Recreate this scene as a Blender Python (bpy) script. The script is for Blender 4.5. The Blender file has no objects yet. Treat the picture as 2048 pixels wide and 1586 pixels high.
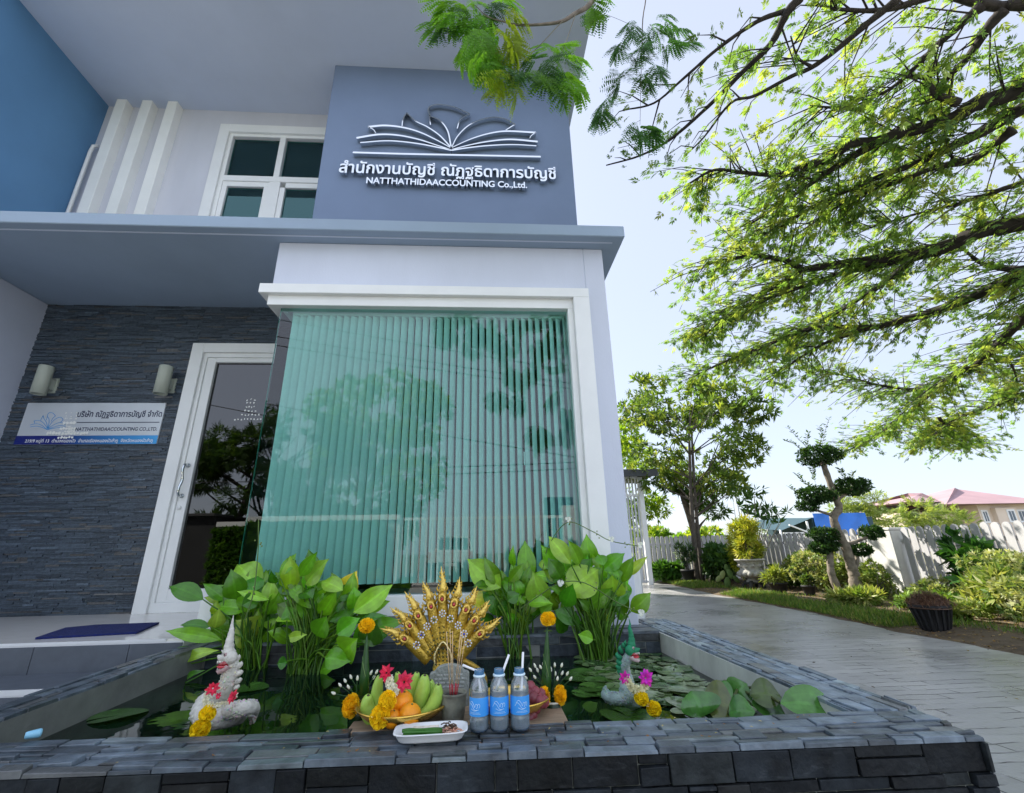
import bpy, math, random
import numpy as np
from mathutils import Vector, Matrix
R = random.Random(7)
NR = np.random.default_rng(11)
S = bpy.context.scene
COL = S.collection
rad = math.radians

# ------------------------------------------------------------------ camera
FPX, PITCH, ROLL, YAW = 902.0, .328782, -.020574, .066320      # focal length in pixels of a 2048 px wide frame
def cam_axes():
    cy, sy = math.cos(YAW), math.sin(YAW)
    fw, rt, up = Vector((sy, cy, 0)), Vector((cy, -sy, 0)), Vector((0, 0, 1))
    c, s = math.cos(PITCH), math.sin(PITCH)
    fw, up = c*fw + s*up, -s*fw + c*up
    c, s = math.cos(ROLL), math.sin(ROLL)
    rt, up = c*rt + s*up, -s*rt + c*up
    return rt, up, fw
RT, UP, FW = cam_axes()
CAMLOC = Vector((0, 0, 1.0))
cd = bpy.data.cameras.new('camera'); cd.sensor_width = 36; cd.lens = FPX/2048*36
cd.clip_start = .02; cd.clip_end = 3000
cam = bpy.data.objects.new('camera', cd); COL.objects.link(cam)
mw = Matrix((RT, UP, -FW)).transposed().to_4x4(); mw.translation = CAMLOC
cam.matrix_world = mw
S.camera = cam

# ------------------------------------------------------------------ daylight
SUN_EL, SUN_AZ = rad(43), rad(-42)       # azimuth measured from +Y (away from the viewer) towards +X
S.world = bpy.data.worlds.new('World'); S.world.use_nodes = True
nt = S.world.node_tree; bg = nt.nodes['Background']
sky = nt.nodes.new('ShaderNodeTexSky'); sky.sky_type = 'NISHITA'; sky.sun_disc = False
sky.sun_elevation = SUN_EL; sky.sun_rotation = SUN_AZ
sky.altitude = 0; sky.air_density = 1.0; sky.dust_density = 1.2; sky.ozone_density = 1.5
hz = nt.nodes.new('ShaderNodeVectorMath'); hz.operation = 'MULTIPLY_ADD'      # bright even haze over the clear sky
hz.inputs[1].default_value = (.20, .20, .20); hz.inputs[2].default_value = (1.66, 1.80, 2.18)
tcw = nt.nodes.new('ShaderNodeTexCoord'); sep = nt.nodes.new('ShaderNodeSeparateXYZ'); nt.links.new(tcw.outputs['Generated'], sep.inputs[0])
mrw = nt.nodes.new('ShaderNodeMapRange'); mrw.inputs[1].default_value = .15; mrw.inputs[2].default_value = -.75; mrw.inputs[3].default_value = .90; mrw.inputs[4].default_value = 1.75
nt.links.new(sep.outputs[1], mrw.inputs[0])                        # sky brightened behind the camera, added to lift the facade
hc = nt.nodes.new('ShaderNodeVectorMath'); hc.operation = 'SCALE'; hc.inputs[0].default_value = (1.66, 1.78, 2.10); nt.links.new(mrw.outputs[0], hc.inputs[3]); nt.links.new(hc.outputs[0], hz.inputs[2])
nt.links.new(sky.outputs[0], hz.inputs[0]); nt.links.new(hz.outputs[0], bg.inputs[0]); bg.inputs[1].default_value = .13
sd = bpy.data.lights.new('sun', 'SUN'); sd.energy = 3.3; sd.angle = rad(.5); sd.color = (1, .95, .85)
sun = bpy.data.objects.new('sun', sd); COL.objects.link(sun)
sv = Vector((math.sin(SUN_AZ)*math.cos(SUN_EL), math.cos(SUN_AZ)*math.cos(SUN_EL), math.sin(SUN_EL)))
sun.rotation_euler = sv.to_track_quat('Z', 'Y').to_euler()
S.view_settings.view_transform = 'Standard'; S.view_settings.look = 'None'
S.view_settings.exposure = 1.68; S.view_settings.gamma = 1; S.view_settings.use_curve_mapping = False
S.cycles.max_bounces = 10; S.cycles.transparent_max_bounces = 24; S.cycles.caustics_reflective = False
S.cycles.caustics_refractive = False; S.cycles.use_denoising = True

# ------------------------------------------------------------------ helpers
def ray(x, y):
    return RT*((x-1024)/FPX) + UP*(-(y-793)/FPX) + FW
def at(x, y, Y):                       # a point of the photograph at depth Y
    d = ray(x, y); return CAMLOC + d*(Y/d.y)
def atz(x, y, Z):                      # ... on the horizontal plane at height Z
    d = ray(x, y); return CAMLOC + d*((Z-CAMLOC.z)/d.z)

def lin(h):
    if isinstance(h, str):
        h = [int(h[i:i+2], 16)/255 for i in (0, 2, 4)]
    return tuple(c/12.92 if c <= .04045 else ((c+.055)/1.055)**2.4 for c in h)

MATS = {}
def N(nt, t, **kw):
    n = nt.nodes.new(t)
    for k, v in kw.items(): setattr(n, k, v)
    return n
def mat(name, col, rough=.6, metal=0, var=.12, scale=6., bump=0., bscale=40., spec=.5, detail=5, coat=0, trans=0, emit=None, stretch=None):
    """Principled with a noise driven spread of tone and an optional noise bump."""
    if name in MATS: return MATS[name]
    m = bpy.data.materials.new(name); m.use_nodes = True; nt = m.node_tree; L = nt.links
    b = nt.nodes['Principled BSDF']
    b.inputs['Roughness'].default_value = rough; b.inputs['Metallic'].default_value = metal
    b.inputs['Specular IOR Level'].default_value = spec
    b.inputs['Coat Weight'].default_value = coat; b.inputs['Coat Roughness'].default_value = .12
    b.inputs['Transmission Weight'].default_value = trans
    tc = N(nt, 'ShaderNodeTexCoord'); mp = N(nt, 'ShaderNodeMapping'); L.new(tc.outputs['Object'], mp.inputs[0])
    if stretch: mp.inputs['Scale'].default_value = stretch
    no = N(nt, 'ShaderNodeTexNoise'); no.inputs['Scale'].default_value = scale; no.inputs['Detail'].default_value = detail
    no.inputs['Roughness'].default_value = .6
    L.new(mp.outputs[0], no.inputs[0])
    mr = N(nt, 'ShaderNodeMapRange'); mr.inputs[1].default_value = .3; mr.inputs[2].default_value = .7
    mr.inputs[3].default_value = 1-var; mr.inputs[4].default_value = 1+var
    L.new(no.outputs[0], mr.inputs[0])
    vm = N(nt, 'ShaderNodeVectorMath', operation='SCALE'); vm.inputs[0].default_value = col[:3]
    L.new(mr.outputs[0], vm.inputs[3]); L.new(vm.outputs[0], b.inputs['Base Color'])
    if bump:
        n2 = N(nt, 'ShaderNodeTexNoise'); n2.inputs['Scale'].default_value = bscale; n2.inputs['Detail'].default_value = 6
        L.new(mp.outputs[0], n2.inputs[0])
        bp = N(nt, 'ShaderNodeBump'); bp.inputs['Strength'].default_value = bump; bp.inputs['Distance'].default_value = .01
        L.new(n2.outputs[0], bp.inputs['Height']); L.new(bp.outputs[0], b.inputs['Normal'])
    if emit:
        b.inputs['Emission Color'].default_value = (*emit[:3], 1); b.inputs['Emission Strength'].default_value = emit[3]
    MATS[name] = m; return m
def tonemat(name, rough=.5, trans=.35, spec=.4, bump=0, bscale=60, metal=0, var=.15, vs=30., veins=0):
    """Colour from the per-face attribute 'Col' (each stone, leaf, petal has its own colour); trans = share of light let through (leaves)."""
    if name in MATS: return MATS[name]
    m = bpy.data.materials.new(name); m.use_nodes = True; nt = m.node_tree; L = nt.links
    b = nt.nodes['Principled BSDF']; b.inputs['Roughness'].default_value = rough; b.inputs['Specular IOR Level'].default_value = spec
    b.inputs['Metallic'].default_value = metal
    a = N(nt, 'ShaderNodeAttribute', attribute_name='Col')
    tc = N(nt, 'ShaderNodeTexCoord'); no = N(nt, 'ShaderNodeTexNoise'); no.inputs['Scale'].default_value = vs; no.inputs['Detail'].default_value = 4
    L.new(tc.outputs['Object'], no.inputs[0])
    mr = N(nt, 'ShaderNodeMapRange'); mr.inputs[1].default_value = .3; mr.inputs[2].default_value = .7
    mr.inputs[3].default_value = 1-var; mr.inputs[4].default_value = 1+var; L.new(no.outputs[0], mr.inputs[0])
    vm = N(nt, 'ShaderNodeVectorMath', operation='SCALE'); L.new(a.outputs['Color'], vm.inputs[0]); L.new(mr.outputs[0], vm.inputs[3])
    L.new(vm.outputs[0], b.inputs['Base Color'])
    if veins:                                                    # chalky pale veins, scratches and lime bloom
        mp = N(nt, 'ShaderNodeMapping'); mp.inputs['Scale'].default_value = (5, 9, 16); mp.inputs['Rotation'].default_value = (.3, .5, .6); L.new(tc.outputs['Object'], mp.inputs[0])
        n3 = N(nt, 'ShaderNodeTexNoise'); n3.inputs['Scale'].default_value = 1.6; n3.inputs['Detail'].default_value = 9; n3.inputs['Roughness'].default_value = .68; n3.inputs['Distortion'].default_value = 1.2; L.new(mp.outputs[0], n3.inputs[0])
        r3 = N(nt, 'ShaderNodeMapRange'); r3.inputs[1].default_value = .60; r3.inputs[2].default_value = .74; r3.inputs[4].default_value = veins; L.new(n3.outputs[0], r3.inputs[0])
        m3 = N(nt, 'ShaderNodeMix', data_type='RGBA'); m3.inputs['B'].default_value = (.36, .40, .43, 1); L.new(r3.outputs[0], m3.inputs['Factor']); L.new(vm.outputs[0], m3.inputs['A']); L.new(m3.outputs['Result'], b.inputs['Base Color'])
    if bump:
        n2 = N(nt, 'ShaderNodeTexNoise'); n2.inputs['Scale'].default_value = bscale; n2.inputs['Detail'].default_value = 8
        L.new(tc.outputs['Object'], n2.inputs[0])
        bp = N(nt, 'ShaderNodeBump'); bp.inputs['Strength'].default_value = bump; bp.inputs['Distance'].default_value = .01
        L.new(n2.outputs[0], bp.inputs['Height']); L.new(bp.outputs[0], b.inputs['Normal'])
    if trans:
        t = N(nt, 'ShaderNodeBsdfTranslucent')
        v2 = N(nt, 'ShaderNodeVectorMath', operation='MULTIPLY'); v2.inputs[1].default_value = (1.5, 1.45, .6)
        L.new(vm.outputs[0], v2.inputs[0]); L.new(v2.outputs[0], t.inputs[0])
        mx = N(nt, 'ShaderNodeMixShader'); mx.inputs[0].default_value = trans
        L.new(b.outputs[0], mx.inputs[1]); L.new(t.outputs[0], mx.inputs[2])
        L.new(mx.outputs[0], nt.nodes['Material Output'].inputs[0])
    MATS[name] = m; return m
def glassmat(name, tint, refl=.12, rough=.0, rcol=(1, 1, 1), milk=0, mcol=(.85, .9, .92)):
    """Sheet glass: tinted see-through plus a mirror share that grows at grazing angles."""
    if name in MATS: return MATS[name]
    m = bpy.data.materials.new(name); m.use_nodes = True; nt = m.node_tree; L = nt.links
    nt.nodes.remove(nt.nodes['Principled BSDF'])
    t = N(nt, 'ShaderNodeBsdfTransparent'); t.inputs[0].default_value = (*tint, 1)
    g = N(nt, 'ShaderNodeBsdfGlossy'); g.inputs['Roughness'].default_value = rough; g.inputs[0].default_value = (*rcol, 1)
    f = N(nt, 'ShaderNodeFresnel'); f.inputs[0].default_value = 1.5
    ad = N(nt, 'ShaderNodeMath', operation='ADD'); ad.use_clamp = True; ad.inputs[1].default_value = refl
    L.new(f.outputs[0], ad.inputs[0])
    mx = N(nt, 'ShaderNodeMixShader'); L.new(ad.outputs[0], mx.inputs[0]); L.new(t.outputs[0], mx.inputs[1]); L.new(g.outputs[0], mx.inputs[2])
    if milk:
        d = N(nt, 'ShaderNodeBsdfTranslucent'); d.inputs[0].default_value = (*mcol, 1); d2 = N(nt, 'ShaderNodeBsdfDiffuse'); d2.inputs[0].default_value = (*mcol, 1)
        ma = N(nt, 'ShaderNodeMixShader'); L.new(d.outputs[0], ma.inputs[1]); L.new(d2.outputs[0], ma.inputs[2])
        mb_ = N(nt, 'ShaderNodeMixShader'); mb_.inputs[0].default_value = milk; L.new(mx.outputs[0], mb_.inputs[1]); L.new(ma.outputs[0], mb_.inputs[2]); mx = mb_
    L.new(mx.outputs[0], nt.nodes['Material Output'].inputs[0])
    MATS[name] = m; return m

class MB:
    """Collects shapes; build() links them as ONE mesh object."""
    def __init__(s): s.v = []; s.f = []; s.c = []; s.sm = []
    def add(s, vs, fs, col=None, smooth=False):
        o = len(s.v); s.v += [tuple(p) for p in vs]
        for f in fs: s.f.append(tuple(i+o for i in f)); s.c.append(col or (1, 1, 1)); s.sm.append(smooth)
    def box(s, x0, x1, y0, y1, z0, z1, col=None):
        s.add([(x0, y0, z0), (x1, y0, z0), (x1, y1, z0), (x0, y1, z0), (x0, y0, z1), (x1, y0, z1), (x1, y1, z1), (x0, y1, z1)],
              [(3, 2, 1, 0), (4, 5, 6, 7), (0, 1, 5, 4), (1, 2, 6, 5), (2, 3, 7, 6), (3, 0, 4, 7)], col)
    def obox(s, o, u, v, w, col=None):                         # corner o and three edge vectors
        o, u, v, w = map(Vector, (o, u, v, w))
        s.add([o, o+u, o+u+v, o+v, o+w, o+u+w, o+u+v+w, o+v+w],
              [(3, 2, 1, 0), (4, 5, 6, 7), (0, 1, 5, 4), (1, 2, 6, 5), (2, 3, 7, 6), (3, 0, 4, 7)], col)
    def bar(s, p, q, w, d, col=None, up=(0, 0, 1)):            # square bar from p to q
        p, q = Vector(p), Vector(q); t = (q-p).normalized(); a = t.cross(Vector(up))
        if a.length < 1e-4: a = t.cross(Vector((1, 0, 0)))
        a.normalize(); b = t.cross(a)
        s.obox(p-a*w/2-b*d/2, a*w, b*d, q-p, col)
    def tube(s, pts, rs, n=8, col=None, cap=True):
        pts = [Vector(p) for p in pts]
        if not hasattr(rs, '__len__'): rs = [rs]*len(pts)
        ref = None; rings = []
        for i, p in enumerate(pts):
            t = (pts[min(i+1, len(pts)-1)]-pts[max(i-1, 0)])
            if t.length < 1e-9: t = Vector((0, 0, 1))
            t.normalize()
            if ref is None:
                ref = t.cross(Vector((0, 0, 1)) if abs(t.z) < .9 else Vector((1, 0, 0))).normalized()
            a = (ref-t*ref.dot(t))
            if a.length < 1e-6: a = t.cross(Vector((1, 0, .3)))
            a.normalize(); ref = a; b = t.cross(a)
            rings.append([p+(a*math.cos(2*math.pi*k/n)+b*math.sin(2*math.pi*k/n))*rs[i] for k in range(n)])
        vs = [q for r in rings for q in r]; fs = []
        for i in range(len(pts)-1):
            for k in range(n):
                k2 = (k+1) % n; fs.append((i*n+k, i*n+k2, (i+1)*n+k2, (i+1)*n+k))
        if cap: fs.append(tuple(range(n-1, -1, -1))); fs.append(tuple((len(pts)-1)*n+k for k in range(n)))
        s.add(vs, fs, col, True)
    def lathe(s, prof, c=(0, 0, 0), n=24, col=None, sx=1, sy=1, cap=False):
        vs = []; fs = []; m = len(prof)
        for r, z in prof:
            for k in range(n):
                a = 2*math.pi*k/n; vs.append((c[0]+r*sx*math.cos(a), c[1]+r*sy*math.sin(a), c[2]+z))
        for i in range(m-1):
            for k in range(n):
                k2 = (k+1) % n; fs.append((i*n+k, i*n+k2, (i+1)*n+k2, (i+1)*n+k))
        if cap: fs.append(tuple(range(n-1, -1, -1))); fs.append(tuple((m-1)*n+k for k in range(n)))
        s.add(vs, fs, col, True)
    def ball(s, c, r, n=12, col=None, sz=(1, 1, 1), jit=0, rot=None):
        c = Vector(c); vs = [(0, 0, 1)]; m = max(4, n//2)
        for i in range(1, m):
            t = math.pi*i/m
            for k in range(n):
                a = 2*math.pi*k/n; vs.append((math.sin(t)*math.cos(a), math.sin(t)*math.sin(a), math.cos(t)))
        vs.append((0, 0, -1)); P = []
        for p in vs:
            j = 1+(R.random()-.5)*2*jit; q = Vector((p[0]*r*sz[0]*j, p[1]*r*sz[1]*j, p[2]*r*sz[2]*j))
            if rot: q = rot @ q
            P.append(c+q)
        fs = [(0, 1+k, 1+(k+1) % n) for k in range(n)]
        for i in range(m-2):
            for k in range(n):
                a = 1+i*n; fs.append((a+k, a+n+k, a+n+(k+1) % n, a+(k+1) % n))
        e = len(vs)-1; a = 1+(m-2)*n
        fs += [(a+k, e, a+(k+1) % n) for k in range(n)]
        s.add(P, fs, col, True)
    def ribbon(s, pts, ws, y0, y1, col=None):                  # a flat band in the XZ plane with thickness y0..y1
        P = [Vector(p) for p in pts]; n = len(P); A = []; B = []
        if not hasattr(ws, '__len__'): ws = [ws]*n
        for i, p in enumerate(P):
            t = P[min(i+1, n-1)]-P[max(i-1, 0)]; nn = Vector((-t.z, 0, t.x)); nn.normalize()
            A.append(p+nn*ws[i]/2); B.append(p-nn*ws[i]/2)
        vs = []
        for a, b in zip(A, B): vs += [(a.x, y0, a.z), (b.x, y0, b.z), (a.x, y1, a.z), (b.x, y1, b.z)]
        fs = []
        for i in range(n-1):
            o = 4*i; fs += [(o, o+1, o+5, o+4), (o+2, o+6, o+7, o+3), (o, o+4, o+6, o+2), (o+1, o+3, o+7, o+5)]
        fs += [(0, 2, 3, 1), (4*n-4, 4*n-3, 4*n-1, 4*n-2)]
        s.add(vs, fs, col)
    def build(s, name, m, parent=None, bevel=0, seg=1, smooth=None, sub=0):
        me = bpy.data.meshes.new(name); me.from_pydata(s.v, [], s.f)
        at_ = me.attributes.new('Col', 'FLOAT_COLOR', 'FACE')
        at_.data.foreach_set('color', np.array([(*c[:3], 1) for c in s.c], dtype=np.float32).ravel())
        me.polygons.foreach_set('use_smooth', s.sm if smooth is None else [smooth]*len(s.f))
        me.update(); return link(name, me, m, parent, bevel, seg, sub)
def link(name, me, m, parent=None, bevel=0, seg=1, sub=0):
    o = bpy.data.objects.new(name, me); COL.objects.link(o)
    for q in (m if isinstance(m, (list, tuple)) else [m]): me.materials.append(q)
    if parent is not None:
        o.parent = parent
        root = parent
        while root.parent is not None: root = root.parent
        o.matrix_parent_inverse = Matrix.Translation(-root.location) if root is parent else Matrix.Identity(4)
        if root is not parent: o.matrix_parent_inverse = Matrix.Translation(Vector((0, 0, 0)))
    if bevel:
        b = o.modifiers.new('bevel', 'BEVEL'); b.width = bevel; b.segments = seg; b.limit_method = 'ANGLE'; b.angle_limit = rad(40)
    if sub:
        b = o.modifiers.new('subd', 'SUBSURF'); b.levels = sub; b.render_levels = sub
    return o
def fast_mesh(name, V, F, m, parent=None, colors=None, smooth=False):
    """V (n,3), F (k,4) or (k,3) numpy arrays; colours one per face."""
    me = bpy.data.meshes.new(name); V = np.asarray(V, np.float32); F = np.asarray(F, np.int32); k = F.shape[1]
    me.vertices.add(len(V)); me.vertices.foreach_set('co', V.ravel())
    me.loops.add(F.size); me.loops.foreach_set('vertex_index', F.ravel())
    me.polygons.add(len(F)); me.polygons.foreach_set('loop_start', np.arange(len(F), dtype=np.int32)*k)
    try: me.polygons.foreach_set('loop_total', np.full(len(F), k, np.int32))
    except Exception: pass
    if colors is not None:
        a = me.attributes.new('Col', 'FLOAT_COLOR', 'FACE'); c = np.ones((len(F), 4), np.float32); c[:, :3] = colors
        a.data.foreach_set('color', c.ravel())
    if smooth: me.polygons.foreach_set('use_smooth', np.ones(len(F), bool))
    me.update(calc_edges=True); me.validate()
    return link(name, me, m, parent)
def tag(o, label=None, cat=None, group=None, kind=None):
    if label: o['label'] = label
    if cat: o['category'] = cat
    if group: o['group'] = group
    if kind: o['kind'] = kind
    return o
def thing(name, loc, label, cat, group=None):
    o = bpy.data.objects.new(name, None); COL.objects.link(o); o.location = loc; o.empty_display_size = .1
    return tag(o, label, cat, group)
def copy_tree(o, parent=None):
    c = o.copy(); COL.objects.link(c)
    if parent is not None: c.parent = parent
    for ch in [k for k in COL.objects if k.parent == o]: copy_tree(ch, c)
    return c
def text_mesh(body, size, bold=0., extrude=0., align='LEFT', shear=0.):
    c = bpy.data.curves.new('lettering', 'FONT'); c.body = body; c.size = size; c.offset = bold; c.extrude = extrude
    c.align_x = align; c.shear = shear; c.fill_mode = 'BOTH' if extrude else 'FRONT'; c.resolution_u = 4
    o = bpy.data.objects.new('lettering', c); COL.objects.link(o)
    dg = bpy.context.evaluated_depsgraph_get(); dg.update()
    me = bpy.data.meshes.new_from_object(o.evaluated_get(dg)); bpy.data.objects.remove(o); bpy.data.curves.remove(c)
    return me
def lettering(name, body, m, parent, x0, x1, z0, z1, y, bold=0, extrude=0., shear=0., keep_h=False, tilt=0.):
    """Lettering standing on a wall that faces -Y, fitted into x0..x1 (and z0..z1)."""
    me = text_mesh(body, 1., bold, extrude/1., shear=shear)
    co = np.empty(len(me.vertices)*3); me.vertices.foreach_get('co', co); co = co.reshape(-1, 3)
    mn, mx = co.min(0), co.max(0); sx = (x1-x0)/(mx[0]-mn[0]); sz = (z1-z0)/(mx[1]-mn[1])
    X = x0+(co[:, 0]-mn[0])*sx; Z = z0+(co[:, 1]-mn[1])*sz+(co[:, 0]-mn[0])*sx*tilt
    Y = y-(co[:, 2]-mn[2])
    out = np.stack([X, Y, Z], 1); me.vertices.foreach_set('co', out.ravel()); me.update()
    me.materials.clear()
    return link(name, me, m, parent)
def spline(pts, n=8):
    """Catmull-Rom through the points."""
    P = [Vector(p) for p in pts]; P = [P[0]*2-P[1]]+P+[P[-1]*2-P[-2]]; out = []
    for i in range(1, len(P)-2):
        for k in range(n):
            t = k/n; a, b, c, d = P[i-1:i+3]
            out.append(.5*((2*b)+(c-a)*t+(2*a-5*b+4*c-d)*t*t+(3*b-a-3*c+d)*t**3))
    out.append(P[-2]); return out
def lerp(a, b, t): return a+(b-a)*t
# ------------------------------------------------------------------ materials of the building
M_WHITE = mat('white_paint', (.80, .81, .80), .45, var=.04, scale=3, bump=.05, bscale=90)
M_FIN = mat('fin_white', (.90, .90, .86), .6, var=.05, scale=2, bump=.08, bscale=120)
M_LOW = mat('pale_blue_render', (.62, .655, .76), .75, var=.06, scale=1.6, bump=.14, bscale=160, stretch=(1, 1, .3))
M_UP = mat('pale_grey_render', (.60, .61, .67), .75, var=.07, scale=1.6, bump=.14, bscale=160, stretch=(1, 1, .3))
M_PANEL = mat('slate_blue_render', (.16, .215, .33), .7, var=.07, scale=1.2, bump=.14, bscale=160)
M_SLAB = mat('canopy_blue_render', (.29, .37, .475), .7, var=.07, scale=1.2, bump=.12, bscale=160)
M_BLUE = mat('deep_blue_render', (.10, .235, .41), .7, var=.07, scale=1.2, bump=.14, bscale=160)
M_ROOF = mat('soffit_grey_render', (.56, .62, .74), .8, var=.06, scale=1.0, bump=.12, bscale=160)
M_SIDE = mat('left_wall_render', (.50, .54, .65), .8, var=.06, scale=1.2, bump=.2, bscale=200)
M_TILE = mat('cream_floor_tile', (.72, .70, .66), .12, var=.05, scale=8, stretch=(1, 6, 1))
M_RISER = mat('dark_riser_tile', (.085, .10, .125), .45, var=.12, scale=14, bump=.08, bscale=200)
M_GROUT = mat('pale_grout', (.7, .71, .72), .7, var=.05)
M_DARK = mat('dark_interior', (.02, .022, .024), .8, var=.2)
M_SLATE = tonemat('slate_stone', .36, 0, .5, bump=.55, bscale=30, var=.45, vs=16, veins=.3)
M_FACE = tonemat('slate_face', .5, 0, .22, bump=.6, bscale=34, var=.5, vs=16, veins=.10)
M_STRIP = tonemat('stacked_slate', .38, 0, .5, bump=.5, bscale=60, var=.25, vs=40)
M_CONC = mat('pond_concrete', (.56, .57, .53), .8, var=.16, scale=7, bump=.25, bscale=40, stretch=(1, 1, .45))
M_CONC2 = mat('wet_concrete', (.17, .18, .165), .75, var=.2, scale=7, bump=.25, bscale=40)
M_GLASS = glassmat('teal_glass', (.62, 1.0, .955), .022)
M_GLASSD = glassmat('door_glass', (.05, .065, .06), .035)
M_GLASSU = glassmat('upper_glass', (.50, .74, .74), .07, 0, (.42, .80, .80))
M_BLIND = mat('blind_fabric', (.94, .95, .94), .75, var=.03, scale=40)
M_CHROME = mat('polished_steel', (.64, .67, .69), .06, metal=1, var=.03)
M_STEEL = mat('dark_steel', (.10, .11, .12), .3, metal=.6, var=.05)
M_LAMP = mat('sage_lamp_paint', (.42, .45, .38), .5, var=.05, bump=.1, bscale=200)

# ------------------------------------------------------------------ the ground
mb = MB(); mb.add([(-400, -200, -.03), (500, -200, -.03), (500, 800, -.03), (-400, 800, -.03)], [(0, 1, 2, 3)])
tag(mb.build('ground', mat('dry_earth', (.16, .15, .09), .95, var=.35, scale=.6, bump=.3, bscale=8)), kind='structure')

def drive_mat():
    m = bpy.data.materials.new('stamped_concrete'); m.use_nodes = True; nt = m.node_tree; L = nt.links; b = nt.nodes['Principled BSDF']
    tc = N(nt, 'ShaderNodeTexCoord'); wn = N(nt, 'ShaderNodeTexNoise'); wn.inputs['Scale'].default_value = 2.2; wn.inputs['Detail'].default_value = 6
    L.new(tc.outputs['Object'], wn.inputs[0])
    ws = N(nt, 'ShaderNodeVectorMath', operation='SCALE'); ws.inputs[3].default_value = .10; L.new(wn.outputs['Color'], ws.inputs[0])
    wa = N(nt, 'ShaderNodeVectorMath', operation='ADD'); L.new(tc.outputs['Object'], wa.inputs[0]); L.new(ws.outputs[0], wa.inputs[1])
    br = N(nt, 'ShaderNodeTexBrick'); br.inputs['Scale'].default_value = 1; br.inputs['Mortar Size'].default_value = .007; br.inputs['Mortar Smooth'].default_value = .8
    br.inputs['Brick Width'].default_value = .48; br.inputs['Row Height'].default_value = .10; br.offset = .37; br.squash = 1.4; br.squash_frequency = 3
    br.inputs['Color1'].default_value = (.275, .27, .265, 1); br.inputs['Color2'].default_value = (.345, .34, .33, 1); br.inputs['Mortar'].default_value = (.30, .297, .29, 1)
    L.new(wa.outputs[0], br.inputs[0])
    st = N(nt, 'ShaderNodeTexNoise'); st.inputs['Scale'].default_value = 1.1; st.inputs['Detail'].default_value = 7; L.new(tc.outputs['Object'], st.inputs[0])
    fi = N(nt, 'ShaderNodeTexNoise'); fi.inputs['Scale'].default_value = 30; fi.inputs['Detail'].default_value = 5; L.new(tc.outputs['Object'], fi.inputs[0])
    fade = N(nt, 'ShaderNodeMapRange'); fade.inputs[1].default_value = .42; fade.inputs[2].default_value = .6; L.new(fi.outputs[0], fade.inputs[0])
    st2 = N(nt, 'ShaderNodeMapRange'); st2.inputs[1].default_value = .3; st2.inputs[2].default_value = .72; st2.inputs[3].default_value = .72; st2.inputs[4].default_value = 1.28; L.new(st.outputs[0], st2.inputs[0])
    sc = N(nt, 'ShaderNodeVectorMath', operation='SCALE'); L.new(br.outputs[0], sc.inputs[0]); L.new(st2.outputs[0], sc.inputs[3])
    ti = N(nt, 'ShaderNodeVectorMath', operation='MULTIPLY'); ti.inputs[1].default_value = (1.0, 1.0, 1.0); L.new(sc.outputs[0], ti.inputs[0]); L.new(ti.outputs[0], b.inputs['Base Color'])
    rr = N(nt, 'ShaderNodeMapRange'); rr.inputs[1].default_value = .3; rr.inputs[2].default_value = .7; rr.inputs[3].default_value = .2; rr.inputs[4].default_value = .42; L.new(st.outputs[0], rr.inputs[0]); L.new(rr.outputs[0], b.inputs['Roughness'])
    gm = N(nt, 'ShaderNodeTexNoise'); gm.inputs['Scale'].default_value = 4.5; gm.inputs['Detail'].default_value = 3; L.new(tc.outputs['Object'], gm.inputs[0])
    gr = N(nt, 'ShaderNodeMapRange'); gr.inputs[1].default_value = .44; gr.inputs[2].default_value = .56; L.new(gm.outputs[0], gr.inputs[0])
    gf = N(nt, 'ShaderNodeMath', operation='MULTIPLY'); L.new(br.outputs['Fac'], gf.inputs[0]); L.new(gr.outputs[0], gf.inputs[1])
    m4 = N(nt, 'ShaderNodeMix', data_type='RGBA'); m4.inputs['B'].default_value = (.03, .03, .03, 1); L.new(gf.outputs[0], m4.inputs['Factor']); L.new(ti.outputs[0], m4.inputs['A']); L.new(m4.outputs['Result'], b.inputs['Base Color'])
    h = N(nt, 'ShaderNodeMath', operation='MULTIPLY_ADD'); h.inputs[1].default_value = -1.0; L.new(gf.outputs[0], h.inputs[0])
    f2 = N(nt, 'ShaderNodeMath', operation='MULTIPLY'); f2.inputs[1].default_value = .9; L.new(fi.outputs[0], f2.inputs[0]); L.new(f2.outputs[0], h.inputs[2])
    bp = N(nt, 'ShaderNodeBump'); bp.inputs['Strength'].default_value = .4; bp.inputs['Distance'].default_value = .01; L.new(h.outputs[0], bp.inputs['Height']); L.new(bp.outputs[0], b.inputs['Normal'])
    return m
EDGE = [(4.9, -.5), (4.95, 1), (4.96, 3), (4.97, 4.4), (4.95, 5.1), (4.92, 5.6), (4.96, 6.2), (5.07, 7.3), (5.06, 8.6), (5.08, 10.45), (5.2, 12.2), (5.27, 13.5), (5.28, 14.3)]
mb = MB(); vs = [(x, y, 0) for x, y in EDGE]+[(-14, 14.3, 0), (-14, -.5, 0)]
mb.add(vs, [tuple(range(len(vs)))]); tag(mb.build('driveway', drive_mat()), kind='structure')
mb = MB(); mb.add([(-60, -9.2, -.012), (60, -9.2, -.012), (60, -.5, -.012), (-60, -.5, -.012)], [(0, 1, 2, 3)])
tag(mb.build('road', mat('pale_concrete', (.50, .49, .46), .85, var=.2, scale=3, bump=.2, bscale=80)), kind='structure')
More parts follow.
